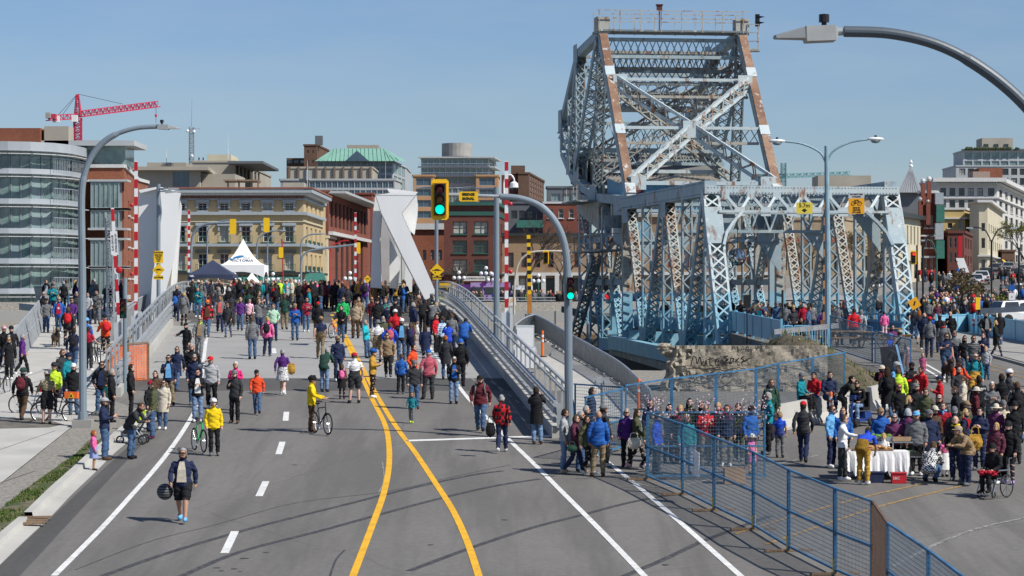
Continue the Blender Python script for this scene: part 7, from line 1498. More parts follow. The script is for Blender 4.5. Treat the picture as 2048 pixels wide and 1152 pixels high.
# rows: x yhead height pose facing top bottom head extras [action]
TABLE="""
365 897 1.78 walk 5 navy:j black:s short:hairgrey sun,front=cream,shoe=sky,|walking alone down the road
429 798 1.66 stand 5 yellow:j black:p helmet:white shoe=grey|pushing a bicycle on the edge line
622 753 1.76 push 90 yellow:j brown:p helmet:black sun,shoe=brown|holding a bicycle by a lane dash
515 740 1.5 walk 0 flame:j denim:j cap:black shoe=black|between the lane dashes
469 741 1.72 cup -10 charcoal:j black:p cap:grey shoe=brown|
470 724 1.65 phone 0 magenta:j black:p short:hairwhite |behind the flat cap
424 713 1.78 salute 0 silver:h black:p cap:red |shading the eyes by the edge line
395 738 1.74 phone 10 black:j paledenim:j short:hairblack front=white,shoe=white|
388 709 1.76 stand 5 navy:j denim:j short:hairgrey sun|
387 688 1.76 stand 0 black:j charcoal:p short:hairgrey |
352 693 1.68 walk 0 navy:c denim:j long:brown sun|
338 710 1.76 cup 0 navy:j khaki:p short:darkbrown sun,front=sky|
397 634 1.76 walk 0 grey:j grey:p bald sun,front=tan,scarf=neon|
373 646 1.66 reach -40 black:j charcoal:l cap:black |pointing beside the edge line
352 584 1.74 lean 160 navy:j navy:p cap:navy bp=blue|leaning on the railing by the ring
368 585 1.66 stand 170 grey:c black:l short:blonde bp=grey|
413 600 1.76 walk 0 plaid-red-black:j denim:j cap:orange beard,front=brown|
440 591 1.78 walk 5 grey:j navy:p short:darkbrown front=coral|
457 606 1.63 walk2 0 charcoal:c denim:l short:brown sun|
480 595 1.62 walk 5 purple:s denim:j short:blonde |
497 597 1.48 walk2 0 stripe-pink-white:t black:l pony:hairblack |
505 634 1.78 stand 190 grey:j denim:j short:brown |
535 634 1.68 relax 170 pink:j navy:p short:blonde bp=black|with walking poles
519 597 1.76 camera 30 grey:h navy:p short:brown |
548 608 1.70 pocket 10 check-green-white:j navy:p short:brown |
590 607 1.70 phone 0 blue:j denim:j cap:tan scarf=red|
612 595 1.66 phone 20 stripe-red-navy:s denim:j long:darkbrown |
634 604 1.72 stand 185 black:j brown:p cap:red |
640 633 1.78 walk 180 navy:t khaki:p cap:tan |walking away left of the centre line
565 698 1.66 walk 170 purple:s floral-white-charcoal:k short:hairgrey sun|carrying a yellow bag
649 696 1.72 lean 155 darkgreen:j paledenim:j short:hairgrey |stooping with a hat in hand
677 672 1.74 stand 20 navy:j navy:p cap:tan |
711 706 1.76 relax 185 white:t charcoal:s cap:crimson |beside the centre line
684 728 1.25 stand 180 black:s black:k pony:brown bp=pink,tights|
744 699 1.74 phone 80 mustard:j black:l helmet:blue |standing on the centre line
686 594 1.76 stand 0 green:j black:p short:darkbrown sun|
682 611 1.68 push -10 black:v denim:j curly:hairblack |with the orange bicycle
711 601 1.76 stand 0 beige:s brown:p cap:brown |
719 594 1.62 stand -10 tan:j charcoal:p curly:brown |
745 595 1.64 stand 5 maroon:j navy:j long:blonde sun|
755 598 1.74 stand 0 black:j navy:p cap:black |
772 597 1.66 stand 0 print-purple-green:t navy:p short:ginger |
793 598 1.76 stand -5 black:j black:p cap:black sun|
735 640 1.62 cup 70 turquoise:j denim:j short:hairgrey |
755 640 1.76 relax 185 white:t khaki:s hat:grey |
766 633 1.74 stand 10 olive:j khaki:p short:hairgrey beard|
779 646 1.66 pocket 180 royal:j charcoal:p short:brown bp=rose|
777 665 1.76 walk 0 tan:j black:p short:darkbrown sun|stepping off the concrete deck
790 620 1.74 pocket 185 red:s black:l helmet:white |
803 637 1.76 stand 10 charcoal:j denim:j cap:white front=sky|
820 645 1.66 stand 170 plum:t navy:j pony:brown bp=navy|
826 689 1.76 pocket 60 flame:j black:p short:darkbrown |
801 708 1.46 stand 185 blue:h black:p short:brown |
828 721 1.66 stand 10 charcoal:s denim:j beanie:grey |
823 784 1.02 walk 0 camo-teal-navy:j grey:p short:brown shoe=neon|
858 700 1.76 relax 190 rose:h charcoal:p cap:blue |
892 671 1.70 stand 175 charcoal:c denim:j short:ginger |
920 679 1.76 stand 170 black:p black:p beanie:blue |
907 714 1.64 phone 0 black:j paledenim:j short:hairwhite sun,front=blue|
852 649 1.68 stand 180 navy:c black:l long:darkbrown |
873 629 1.66 stand 60 red:v black:p short:darkbrown |
886 633 1.66 relax 200 stripe-sky-white:r black:p pony:brown |
897 645 1.55 camera 200 royal:v navy:p short:darkbrown |
903 627 1.76 stand 180 grey:j navy:p short:brown |
928 637 1.80 lean 160 blue:j navy:p short:darkbrown |
827 605 1.76 stand 120 navy:j khaki:p short:hairgrey front=sky|
828 590 1.72 lean 120 brown:j black:p bald |
845 599 1.72 lean 150 black:j black:p short:darkbrown |
857 588 1.76 lean 120 charcoal:j black:p cap:grey |
866 605 1.64 lean 150 grey:h navy:p short:blonde |
899 618 1.74 lean 150 black:j black:p short:hairgrey |
886 612 1.74 lean 150 black:j denim:j short:hairgrey |
961 751 1.78 walk 0 maroon:j denim:j cap:black sun,bp=grey|
1004 790 1.70 walk2 180 plaid-red-black:j navy:p short:hairgrey |carrying a black bag
1075 774 1.74 camera 175 black:c paledenim:j short:darkbrown |
1126 818 1.76 stand 80 silver:h paledenim:j short:darkbrown beard,shoe=white|
1148 830 1.64 walk 70 wine:v navy:p short:brown shoe=tan|with a green shoulder bag
1183 775 1.74 stand 80 navy:j charcoal:p short:darkbrown |behind the guardrail end
1160 822 1.70 stand 60 charcoal:j denim:j short:hairgrey |
1173 812 1.74 stand 90 black:j black:p short:hairgrey |
1177 832 1.64 walk2 60 olive:j black:l long:darkbrown shoe=white|
1198 822 1.80 relax 185 blue:j khaki:p bald shoe=brown|
1210 810 1.74 stand 120 charcoal:j black:p cap:grey |
1254 818 1.64 stand -20 purple:j black:p short:hairgrey sun|
1273 818 1.66 walk 75 olive:j black:l long:darkbrown shoe=palepink|with a cream tote bag
1299 822 1.66 walk2 70 olive:c black:l short:brown |
1302 800 1.66 stand 0 navy:j black:p long:hairblack |holding pink blossom, first
1312 826 1.72 stand 60 royal:j charcoal:p short:darkbrown |
1336 808 1.68 stand 20 grey:c navy:p long:hairblack |
1361 811 1.66 stand -10 charcoal:j maroon:p short:blonde |
1374 797 1.66 stand 0 black:j charcoal:p long:hairblack |
1373 829 1.66 stand 10 teal:j paledenim:j short:hairwhite |
1411 810 1.72 phone 10 red:j khaki:p short:hairgrey |holding flowers in a red jacket
1437 806 1.66 stand -20 charcoal:c black:p short:blonde |
1452 810 1.74 stand 0 navy:j khaki:p short:darkbrown |
1404 803 1.66 stand 0 black:j navy:p long:hairblack |
1478 806 1.68 stand -30 charcoal:j olive:p short:hairblack |
1500 812 1.70 stand 30 blue:j navy:p cap:black |
1503 868 1.12 stand 40 floral-pink-lilac:d black:l hat:white |
1534 785 1.82 carry -80 teal:s black:p short:hairgrey sun|tall, behind the fence corner
1543 758 1.78 stand 20 darkgreen:j brown:p curly:brown bp=olive|
1538 770 1.72 stand 200 darkgreen:j navy:p beanie:black |
1560 823 1.34 stand 170 royal:t grey:p short:tan |
1607 803 1.76 walk 170 charcoal:j navy:j cap:red |
1663 811 1.76 stand 60 sky:j navy:p short:brown sun|
1688 815 1.72 stand 0 blue:p black:p long:brown |
1682 830 1.78 reach 70 white:r charcoal:p short:brown |serving behind the white table
1727 858 1.82 bend 160 royal:t mustard:p short:darkbrown |
1767 866 1.18 stand 175 white:t paledenim:j pony:blonde |
1775 832 1.3 stand 0 charcoal:s black:p short:hairblack |
1752 841 1.35 stand 10 black:j black:p cap:black |
1765 816 1.74 stand 0 blue:p navy:p cap:tan |
1786 828 1.66 stand 0 plum:p black:p short:hairgrey sun|
1813 818 1.66 stand 170 plum:j black:p hood:silver |
1833 823 1.76 stand -10 grey:j black:p cap:sky |
1860 820 1.76 stand 20 navy:c black:p cap:grey |
1883 805 1.66 stand -20 crimson:j navy:p curly:brown scarf=sky|
1882 790 1.66 stand -10 charcoal:j black:p short:hairgrey sun|
1866 812 1.70 stand 30 brown:j black:p cap:cream |
1910 815 1.70 stand 160 charcoal:j black:p beanie:grey |
1914 832 1.76 stand -30 black:j navy:j bald scarf=yellow|
1933 818 1.66 stand 60 navy:s red:p long:blonde bp=red|
1930 802 1.74 stand 40 olive:j black:p cap:tan |
1958 815 1.76 phone -20 navy:j navy:j short:hairblack |
1958 751 1.78 stand 180 black:j black:p short:darkbrown |security guard with lettered back
2006 748 1.78 walk 165 black:j black:p short:darkbrown |
2020 740 1.76 push 80 charcoal:j charcoal:p helmet:white |
1990 808 1.66 stand -20 plum:j black:p hat:cream |
2004 802 1.66 stand 20 stripe-beige-cream:j brown:p beanie:grey |
2031 804 1.76 stand -10 black:s charcoal:p beanie:black |
1989 846 1.64 stand -30 wine:p black:p curly:blonde |
2018 844 1.66 cup -40 black:c charcoal:l beanie:black shoe=lilac|behind the wheelchair
1931 852 1.70 lean -70 tan:j navy:p cap:beige |with an orange tote bag
1889 873 1.10 stand 20 pink:t white:K pony:blonde |
1860 884 1.70 crouch 150 check-black-white:r denim:j short:brown shoe=black|
1918 718 1.78 push 20 flame:j navy:p cap:charcoal beard,bp=black|wheeling a bicycle by the security guard
1947 707 1.80 stand 0 teal:s mustard:s bald sun,bp=black|
1973 693 1.28 stand -20 silver:s denim:j short:blonde |
1892 667 1.76 cup 10 navy:t denim:j short:darkbrown sun|with a cup beside the brown dog
1909 661 1.78 cup -10 grey:t navy:p short:brown sun|holding the brown dog's lead
1930 671 1.66 stand 0 black:s denim:j long:darkbrown sun|
1946 671 1.70 stand 0 stripe-grey-charcoal:s navy:j short:darkbrown sun|
1968 666 1.66 phone -20 navy:j black:p long:brown |
1993 641 1.66 walk 70 black:c charcoal:l long:blonde shoe=lilac|walking with long hair past the kerb
1971 624 1.76 pocket 10 black:j navy:j bald front=grey|
1998 622 1.70 walk 170 black:c denim:j long:brown |
1787 650 1.62 stand 10 plum:j black:p long:darkbrown |
1797 660 1.74 relax 200 grey:h navy:p cap:beige |
1780 669 1.30 stand 40 royal:t black:p helmet:sky |
1845 706 1.02 stand 0 stripe-black-pink:d black:l pony:blonde |
1817 694 1.08 walk 180 floral-coral-turquoise:d black:l pony:palepink |
1706 617 1.76 walk 170 red:j navy:p short:darkbrown |
1723 620 1.66 walk2 165 silver:c black:l hood:grey |
1769 623 1.42 stand 180 pink:j floral-palepink-white:p short:darkbrown |
1676 609 1.72 stand 175 grey:v navy:p short:hairgrey |
1817 606 1.76 camera 180 black:j navy:j short:darkbrown bp=black|
1828 612 1.74 walk 170 charcoal:t denim:j short:darkbrown |
1839 620 1.66 stand 175 charcoal:h paledenim:s long:ginger |
1848 626 1.74 walk2 175 navy:j black:p bald |
1858 634 1.76 stand 170 grey:s navy:p cap:red |carrying a small child in blue
1880 628 1.74 stand 180 black:j navy:p cap:grey |
1889 643 1.66 stand 170 grey:c navy:p short:darkbrown scarf=red|
1903 623 1.76 cup -30 black:j black:p bald |
1857 600 1.74 stand 0 grey:j charcoal:p short:hairgrey sun|
1875 605 1.66 stand 10 wine:j black:p short:brown sun|
1790 724 1.78 cup 60 sky:t denim:j cap:silver bp=black|
1764 731 1.32 stand 60 maroon:j black:p hat:cream bp=black|
1799 737 1.74 stand 170 neon:v charcoal:p short:brown |
1806 747 1.30 stand 20 plaid-red-navy:r navy:p short:ginger |
1825 725 1.70 cup 30 black:j black:p cap:black |
1844 733 1.62 reach -60 red:h black:p curly:darkbrown |
1799 768 1.66 stand 10 black:v denim:j long:ginger sun|
1830 767 1.74 stand -5 black:s black:p cap:grey beard|
1849 776 1.72 stand -10 olive:j black:p short:brown |
92 560 1.66 stand 160 brown:c black:p long:darkbrown |
108 554 1.74 stand 150 black:j black:p short:darkbrown |
117 553 1.76 walk 180 neon:j black:p short:darkbrown bp=black|
135 557 1.74 stand 10 black:j navy:p short:brown sun|
145 556 1.66 walk -10 magenta:c charcoal:p short:brown front=grey|
105 567 1.76 phone 0 teal:j navy:p cap:navy sun|
86 584 1.76 stand 20 black:j navy:p short:hairgrey sun|
92 597 1.68 walk 5 grey:j denim:j cap:black |
117 594 1.78 walk 0 blue:j denim:j short:hairgrey sun,front=red|with a red maple leaf shirt
142 597 1.66 walk2 0 purple:j navy:p short:darkbrown sun|
153 584 1.76 stand 10 charcoal:j black:p short:hairgrey |
135 614 1.78 walk2 180 charcoal:s black:l short:brown bp=red|
174 560 1.76 stand 175 black:j navy:p cap:black bp=darkgreen|
185 564 1.66 stand 170 grey:h navy:p short:hairgrey |
203 562 1.66 lean 200 crimson:j charcoal:p short:brown |
210 559 1.66 stand 190 tan:j brown:p short:blonde |
222 566 1.76 stand 200 black:j black:p short:hairgrey |
240 560 1.76 stand 170 charcoal:j black:p short:hairgrey |
177 585 1.68 push 10 silver:s navy:p pony:darkbrown |pushing a purple pushchair
195 580 1.76 walk 10 plaid-charcoal-grey:p grey:p short:darkbrown |
214 630 1.76 push 200 flame:j black:l helmet:black bp=red|
171 637 1.74 stand 180 blue:j navy:p helmet:sky |
148 656 1.76 walk 180 navy:j denim:j short:darkbrown bp=black|
178 654 1.76 push 150 crimson:t charcoal:p short:darkbrown |
7 653 1.66 walk 10 black:j navy:p helmet:palepink sun|
24 653 1.70 walk 10 black:j black:p helmet:black |
19 675 1.66 walk 10 black:c black:p short:blonde sun|
44 668 1.62 walk2 120 purple:j black:p short:hairgrey |
125 699 1.76 stand 60 charcoal:s navy:p short:brown |
138 707 1.76 stand 60 teal:j black:l helmet:navy |
104 726 1.74 stand 10 neon:j black:l helmet:charcoal sun|
43 737 1.72 walk 165 black:j brown:p helmet:darkgreen bp=maroon|
93 742 1.76 push 190 check-olive-beige:r black:s helmet:cream |with the bicycle carrying an orange box
147 727 1.76 stand 5 black:p denim:j cap:white |
201 723 1.78 pocket 5 black:j denim:j short:darkbrown sun,front=navy|
224 738 1.76 stand 100 black:j black:p short:hairgrey |
220 757 1.28 stand 0 print-teal-green:t grey:p hood:grey |
262 729 1.78 stand 100 black:j black:p short:darkbrown |
311 742 1.66 stand -20 brown:c black:p long:darkbrown |
301 763 1.60 stand 60 black:j navy:p beanie:crimson |
325 759 1.60 stand 0 cream:c denim:j long:hairblack sun|
211 796 1.80 phone 90 navy:s denim:j cap:silver beard,shoe=brown|standing on the kerb
188 861 1.12 stand 95 pink:j stripe-sky-lilac:k curly:ginger shoe=black,|in a striped tutu on the kerb
262 804 1.76 lean 70 charcoal:j denim:j short:brown beard,shoe=black|bending over the baby carriage
304 764 1.76 stand -90 olive:j denim:j short:brown shoe=plum|holding the baby carriage handle
1516 611 1.66 stand 170 turquoise:j navy:p long:blonde |
1495 613 1.5 stand 180 royal:j black:p short:brown |
1537 603 1.76 stand 160 brown:j black:p bald |
1556 606 1.70 stand 10 charcoal:j navy:p beanie:green |
1575 604 1.74 stand 190 black:j black:p short:hairwhite |
1588 610 1.66 stand 175 navy:j black:p long:blonde |
1607 605 1.76 stand 175 black:j black:p cap:black |
1618 606 1.74 stand 20 flame:j black:p short:darkbrown |
1625 607 1.76 stand 190 grey:j navy:p short:brown |
1518 600 1.76 stand 175 beige:j black:p short:darkbrown |
1484 604 1.72 stand 170 black:j black:p short:brown |
1690 602 1.72 stand 190 red:j black:p hood:red |
1668 604 1.70 stand 20 beige:j black:p hat:cream |
1756 597 1.74 lean 180 black:v sky:j bald |
"""
for ln in TABLE.strip().split('\n'):
 a_,_,act=ln.partition('|');q=a_.split()
 x,yh,h,ps,rz,top,bot,head=q[:8];ex=q[8]if len(q)>8 else ""
 wide=1.10 if R.random()<.25 else 1.0
 if head.split(':')[0]in('long','pony'):wide=.95
 if float(x)in(1947.,211.,365.,1728.,961.,711.):wide=1.12
 person(float(x),float(yh),float(h),ps,float(rz),top,bot,head,ex,act=act.strip()or None,wide=wide)
# people seated on the barriers, in the scooter, the wheelchair, at the picnic tables
person(1602,746,1.70,'sit',60,'teal:h','black:p','beanie:grey',lift=.37,act="seated on the concrete barrier, first");person(1629,744,1.68,'sit',-30,'red:h','denim:j','short:hairblack','shoe=tan',lift=.37,act="seated on the concrete barrier");person(1656,743,1.76,'sit',5,'navy:j','navy:j','short:hairblack',lift=.37,act="seated on the concrete barrier");person(1690,752,1.74,'lean',90,'black:h','black:p','short:hairblack',act="bending over the concrete barrier")
SCO=person(1718,761,1.70,'sit',-35,'black:j','paledenim:j','short:hairblack','sun',lift=.2,act="riding the blue mobility scooter");WCH=person(1990,888,1.64,'sit',-45,'black:p','black:p','beanie:black',lift=.14,act="sitting in the wheelchair")
person(1672,636,1.70,'sit',20,'charcoal:j','black:p','long:darkbrown',lift=.05,act="seated beside the double street lamp");person(1668,624,1.70,'sit',170,'grey:j','navy:p','beanie:royal',lift=.05,act="seated beside the double street lamp");person(1600,636,1.66,'crouch',10,'black:j','black:p','long:hairblack',lift=.2,act="drumming behind the barricade")
CHB=person(1868,640,.85,'sit',10,'blue:s','red:p','short:blonde',Y=122,lift=.78,act="small child held on an arm",kid=True)
# the packed crowd on the crest and on the old bridge: one person each, head and shoulders visible
TC=['black']*9+['charcoal']*6+['navy']*6+['grey']*5+['brown','olive','tan','beige','maroon','wine','teal','blue','red','purple','cream','silver','crimson','turquoise','mustard','denim','white','darkgreen']
HD=['short:brown']*4+['short:darkbrown']*5+['short:hairblack']*2+['short:hairgrey']*5+['short:blonde']*2+['long:brown','long:blonde','long:darkbrown','long:darkbrown','pony:brown','bald','cap:black','cap:navy','cap:tan','hat:cream','beanie:grey','short:hairwhite','short:ginger']
def crowd(n,x0,x1,Y0,Y1,zone,avoid=.62,ks=('stand','relax','pocket','phone','walk','walk2','cup'),seed=3,grp="people packed together on the bridges"):
 rr=random.Random(seed);done=[(p[0].location.x,p[0].location.y)for p in PEOPLE];k=0;tries=0
 while k<n and tries<4000:
  tries+=1;Y=Y0+(Y1-Y0)*rr.random()**.8;px=rr.uniform(x0,x1);X=(px-1024)*Y/F
  if any((X-a_)**2+((Y-c_)*.55)**2<avoid**2 for a_,c_ in done):continue
  done.append((X,Y));h=rr.gauss(1.69,.08);yh=576-(zg(X,Y)+h-HC)*F/Y
  person(px,yh,h,rr.choice(ks),rr.choice((0,0,180,180,180,90,-90,150,20)),rr.choice(TC)+':'+rr.choice('jjjchs'),rr.choice(('black','navy','charcoal','denim','khaki'))+':'+rr.choice('ppj'),rr.choice(HD),rr.choice(('','','sun','bp=black','')),zone=zone,Y=Y,group=grp);k+=1
crowd(12,350,640,121,138,"on the bridge road",seed=15,avoid=.9)
crowd(54,372,742,138,172,"in the packed crowd",seed=5);crowd(14,742,850,138,160,"near the leaning ring",seed=6);crowd(10,80,265,140,165,"on the crowded footpath",seed=7)
crowd(16,1490,1670,128,152,"among the musicians",seed=8,ks=('stand','relax','pocket'),avoid=.7);crowd(6,1680,1800,142,160,"under the portal",seed=9,avoid=.8)
crowd(13,1770,2040,71,86,"in the market crowd",seed=12,avoid=.7)
crowd(9,1850,1935,150,176,"before the bare shrub tree",seed=10,avoid=.8)
# lettering and emblem on two garments
P_={p[5]:p[0]for p in PEOPLE if p[5]}
o=P_["security guard with lettered back"];text("SECURITY",.075,WHT,o,(0,.168,1.33),rz=math.pi,local=True,bold=.004)
o=P_["with a red maple leaf shirt"];b=MB();lf=[(0,.07),(.015,.035),(.035,.045),(.03,.01),(.06,.02),(.05,-.005),(.06,-.015),(.02,-.03),(.02,-.045),(.004,-.04),(.004,-.07)];b.face([(x,-.17,1.22+z)for x,z in lf]+[(-x,-.17,1.22+z)for x,z in reversed(lf[1:])]);b.obj("leaf_emblem",WHT,o,local=True)
# crowds too far and small to count: one mass of little figures on the far bank and up the street
dc=MB();DCM=[cloth(c)for c in('black','charcoal','navy','grey','red','blue','teal','white','olive','pink','neon','purple')]+[SKINS[0],cloth('darkbrown'),cloth('denim')]
def tiny(X,Y,z,rr):
 h=rr.gauss(1,.05);m=rr.choice((0,0,0,0,0,1,1,1,2,2,2,3,3,3,8,8,4,5,6,7,0,1,rr.choice((9,10,11))));c=V((X,Y,z))
 for s in(-.09,.09):dc.tube([c+V((s,0,0)),c+V((s,0,.85*h))],[.06,.09],6,14 if rr.random()<.6 else 1)
 dc.tube([c+V((0,0,.78*h)),c+V((0,0,1.2*h)),c+V((0,0,1.42*h)),c+V((0,0,1.48*h))],[.2,.2,.2,.07],8,m)
 for s in(-1,1):dc.tube([c+V((.2*s,0,1.4*h)),c+V((.26*s,-.02,1.1*h)),c+V((.2*s,-.12,.88*h))],[.06,.055,.04],5,m)
 dc.ball(c+V((0,-.01,1.60*h)),.105,8,12,(.85,1,1.15));dc.ball(c+V((0,.025,1.64*h)),.105,8,13,(.9,.95,1.0))
rr=random.Random(2)
for k in range(95):X=rr.uniform(-8.5,12);tiny(X,rr.uniform(241,252),7.2,rr)
for k in range(70):Y=rr.uniform(178,215);px=rr.uniform(1840,1990);X=(px-1024)*Y/F;tiny(X,Y,zg(X,Y),rr)
for k in range(55):Y=rr.uniform(215,330);px=rr.choice((rr.uniform(1850,1930),rr.uniform(2000,2048)));X=(px-1024)*Y/F;tiny(X,Y,zg(X,Y),rr)
for k in range(40):Y=rr.uniform(172,200);px=rr.uniform(380,740);X=(px-1024)*Y/F;tiny(X,Y,zg(X,Y),rr)
for k in range(26):q=L(rr.uniform(8,40),rr.uniform(1.5,8.8),6.75);tiny(q.x,q.y,6.62,rr)
dc.obj("distant_crowd",DCM,kind="stuff",smooth=True)
# ================================================================= BICYCLES, CARTS, MARKET, DOGS, VEHICLES, TREES
CHR=mat("chrome",(.5,.51,.52),.25,.9,var=.05)
def make_bike():
 t=thing("bicycle",None,"bicycle");
 for x in(-.52,.53):
  w=MB().torus((x,0,.34),.325,.022,(0,1,0),24,6).obj("wheel",RUB,t,local=True);b=MB();b.torus((x,0,.34),.295,.010,(0,1,0),20,4)
  for k in range(12):a_=2*math.pi*k/12;b.bar((x,.02*(-1)**k,.34),(x+.29*math.cos(a_),0,.34+.29*math.sin(a_)),.004,.004)
  b.tube([(x,-.04,.34),(x,.04,.34)],.025,6);b.obj("rim",CHR,w)
 P=dict(bb=(-.08,0,.30),st=(-.22,0,.80),ht=(.34,0,.86),hb=(.38,0,.70),r=(-.52,0,.34),f=(.53,0,.34))
 b=MB()
 for p,q,r in(('bb','st',.018),('st','ht',.017),('bb','hb',.021),('ht','hb',.02),('bb','r',.012),('st','r',.010),('hb','f',.014)):b.tube([P[p],P[q]],r,7)
 b.obj("frame",BLACK,t,local=True);b=MB();b.tube([(.34,0,.86),(.33,0,1.0),(.36,-.0,1.02)],.015,6);b.tube([(.28,-.30,1.03),(.36,-.12,1.02),(.36,.12,1.02),(.28,.30,1.03)],.014,6);b.obj("handlebar",BLACK,t,local=True)
 b=MB();b.tube([(-.22,0,.80),(-.245,0,.92)],.014,6);b.ball((-.27,0,.95),.12,10,0,(1.15,.6,.28));b.obj("saddle",BLACK,t,local=True)
 b=MB();b.torus((-.08,-.04,.30),.09,.012,(0,1,0),14,4);b.bar((-.08,-.06,.30),(.02,-.06,.17),.02,.015);b.bar((-.08,.06,.30),(-.18,.06,.43),.02,.015);b.box((.02,-.1,.17),(.09,.08,.02));b.obj("crankset",CHR,t,local=True);return t
BK=make_bike();first=[1]
def bike(label,px,py,rz,col,box=None,h=None):
 t=BK if first else copy_tree(BK);first.clear();t.location=G(px,py);t.rotation_euler[2]=rad(rz);tag(t,label,None,"bicycles among the crowd")
 for c in t.children:
  if c.name.startswith("frame"):c.material_slots[0].link='OBJECT';c.material_slots[0].material=col
 if box:
  b=MB();b.box((-.55,0,.80),(.42,.34,.03))
  for y in(-.17,.17):b.box((-.55,y,.90),(.42,.02,.2))
  for x in(-.76,-.34):b.box((x,0,.90),(.02,.34,.2))
  b.obj("carrier_box",box,t,local=True)
 return t
bike("bicycle with green frame wheeled beside the yellow jacket and white helmet",398,903,-68,cloth('green'));bike("bicycle held by the man in the yellow jacket and black helmet",642,868,-62,cloth('charcoal'))
bike("bicycle with an orange box on its rear carrier",112,845,172,cloth('black'),ORANGE);bike("bicycle with red panniers beside the striped backpack rider",62,830,160,cloth('silver'),cloth('red'));bike("bicycle wheeled by the rider in the orange jacket with red backpack",203,700,100,cloth('black'))
bike("bicycle held by the man in the crimson shirt",193,728,110,cloth('charcoal'));bike("orange bicycle pushed along the centre line",672,676,-110,ORANGE);bike("bicycle wheeled by the man in the orange red jacket beside the security guard",1931,818,-80,cloth('charcoal'));bike("bicycle held by the white helmet rider at the picture's right edge",2032,835,20,cloth('black'));bike("bicycle parked by the blue picnic area panel",1750,668,10,cloth('darkgreen'));bike("black bicycle leaning near the stained water side of the footpath",3,790,80,cloth('black'))
bike("bicycle among the cyclists by the leaning ring",783,664,100,cloth('black'))
t=thing("warning_triangle","small black edged triangle on the orange bicycle box","sign",G(112,845));p=G(112,845);c=p+V((.54,-.28,.9));MB().prism([c+V((-.1,0,-.08)),c+V((.1,0,-.08)),c+V((0,0,.09))],(0,.01,0)).obj("board",YEL,t);MB().prism([c+V((-.05,-.004,-.05)),c+V((.05,-.004,-.05)),c+V((0,-.004,.045))],(0,-.004,0)).obj("centre",BLACK,t)
def wheelw(t,c,r,w,m=RUB,axis=(0,1,0),spokes=0):
 o=MB().torus(c,r-w/2,w/2,axis,20,6).obj("wheel",m,t,local=True);b=MB();n=spokes or 5;A=V(axis);u=A.cross(V((0,0,1))).normalized()
 for k in range(n):q=2*math.pi*k/n;b.bar(V(c),V(c)+(u*math.cos(q)+V((0,0,1))*math.sin(q))*(r-w/2),.012,.012)
 b.obj("spoke",CHR,o);return o
def pram(label,px,py,rz,hood,k=1.):
 t=thing("baby_carriage",label,"pushchair",G(px,py),rz=rad(rz));t.scale=(k,)*3;add=lambda b,n,m:b.obj(n,m,t,local=True)
 for x,y,r in((-.42,0,.13),(.30,-.26,.15),(.30,.26,.15)):wheelw(t,(x,y,r),r,.05)
 b=MB()
 for y in(-.24,.24):b.tube([(-.40,y*.5,.16),(.1,y,.52),(.45,y,.92),(.58,y,1.02)],.014,6);b.tube([(.30,y,.16),(.02,y,.55)],.014,6)
 b.tube([(.58,-.24,1.02),(.58,.24,1.02)],.016,6);add(b,"frame",CHR);b=MB();b.raw([(-.32,-.2,.42),(-.32,.2,.42),(.10,.2,.36),(.10,-.2,.36),(.38,.2,.80),(.38,-.2,.80),(-.32,-.2,.34),(-.32,.2,.34),(.12,.2,.28),(.12,-.2,.28)],[(0,1,2,3),(3,2,4,5),(0,3,9,6),(1,7,8,2),(2,8,4),(3,5,9),(6,9,8,7),(9,5,4,8)]);add(b,"seat",BLACK)
 b=MB();n=8
 for i in range(n):
  a0,a1=rad(25+100*i/n),rad(25+100*(i+1)/n);f=lambda a_,y:(.30-.34*math.cos(a_-rad(20)),y,.66+.36*math.sin(a_-rad(20)))
  b.face([f(a0,-.22),f(a0,.22),f(a1,.22),f(a1,-.22)])
 b.prism([(.30,-.22,.66)]+[(.30-.34*math.cos(rad(5+100*i/n)),-.22,.66+.36*math.sin(rad(5+100*i/n)))for i in range(n+1)],(0,.01,0));add(b,"hood",hood);return t
g=G(268,888);pram("black baby carriage with lime hood by the kerb",268,888,0,cloth('neon'));pram("purple pushchair on the crowded footpath",180,648,-80,cloth('purple'),.95)
person(262,838,.72,'sit',-70,'navy:s','denim:j','short:blonde',Y=g.y,lift=.30,act="baby sitting in the black carriage",kid=True)
# scooter and wheelchair under their riders
l=SCO.location;t=thing("mobility_scooter","blue mobility scooter parked before the concrete barrier","scooter",(l.x,l.y,l.z-.2),rz=rad(-35));SB=mat("scooter_blue",(.02,.05,.20),.35,var=.1,coat=.4)
b=MB();b.box((0,-.18,.22),(.46,.75,.10));b.box((0,.22,.36),(.5,.5,.24),tp=.8);b.obj("body",SB,t,local=True);b=MB();b.box((0,.04,.57),(.5,.46,.1));b.box((0,.27,.85),(.46,.1,.5));b.obj("seat",BLACK,t,local=True);b=MB();b.tube([(0,-.5,.25),(0,-.42,.95)],.03,8);b.tube([(-.25,-.36,.98),(.25,-.36,.98)],.018,6);b.box((0,-.42,.95),(.2,.1,.14));b.obj("tiller",SB,t,local=True)
for x,y in((-.27,.3),(.27,.3),(-.2,-.52),(.2,-.52)):wheelw(t,(x,y,.15),.15,.09,axis=(1,0,0))
l=WCH.location;t=thing("wheelchair","black wheelchair at the end of the market crowd","wheelchair",(l.x,l.y,l.z-.14),rz=rad(-45))
for x in(-.29,.29):wheelw(t,(x,.1,.30),.30,.035,axis=(1,0,0),spokes=8);wheelw(t,(x*.75,-.38,.09),.09,.04,axis=(1,0,0))
b=MB();b.box((0,-.02,.50),(.46,.44,.06));b.box((0,.22,.78),(.44,.05,.5));b.obj("seat",BLACK,t,local=True);b=MB()
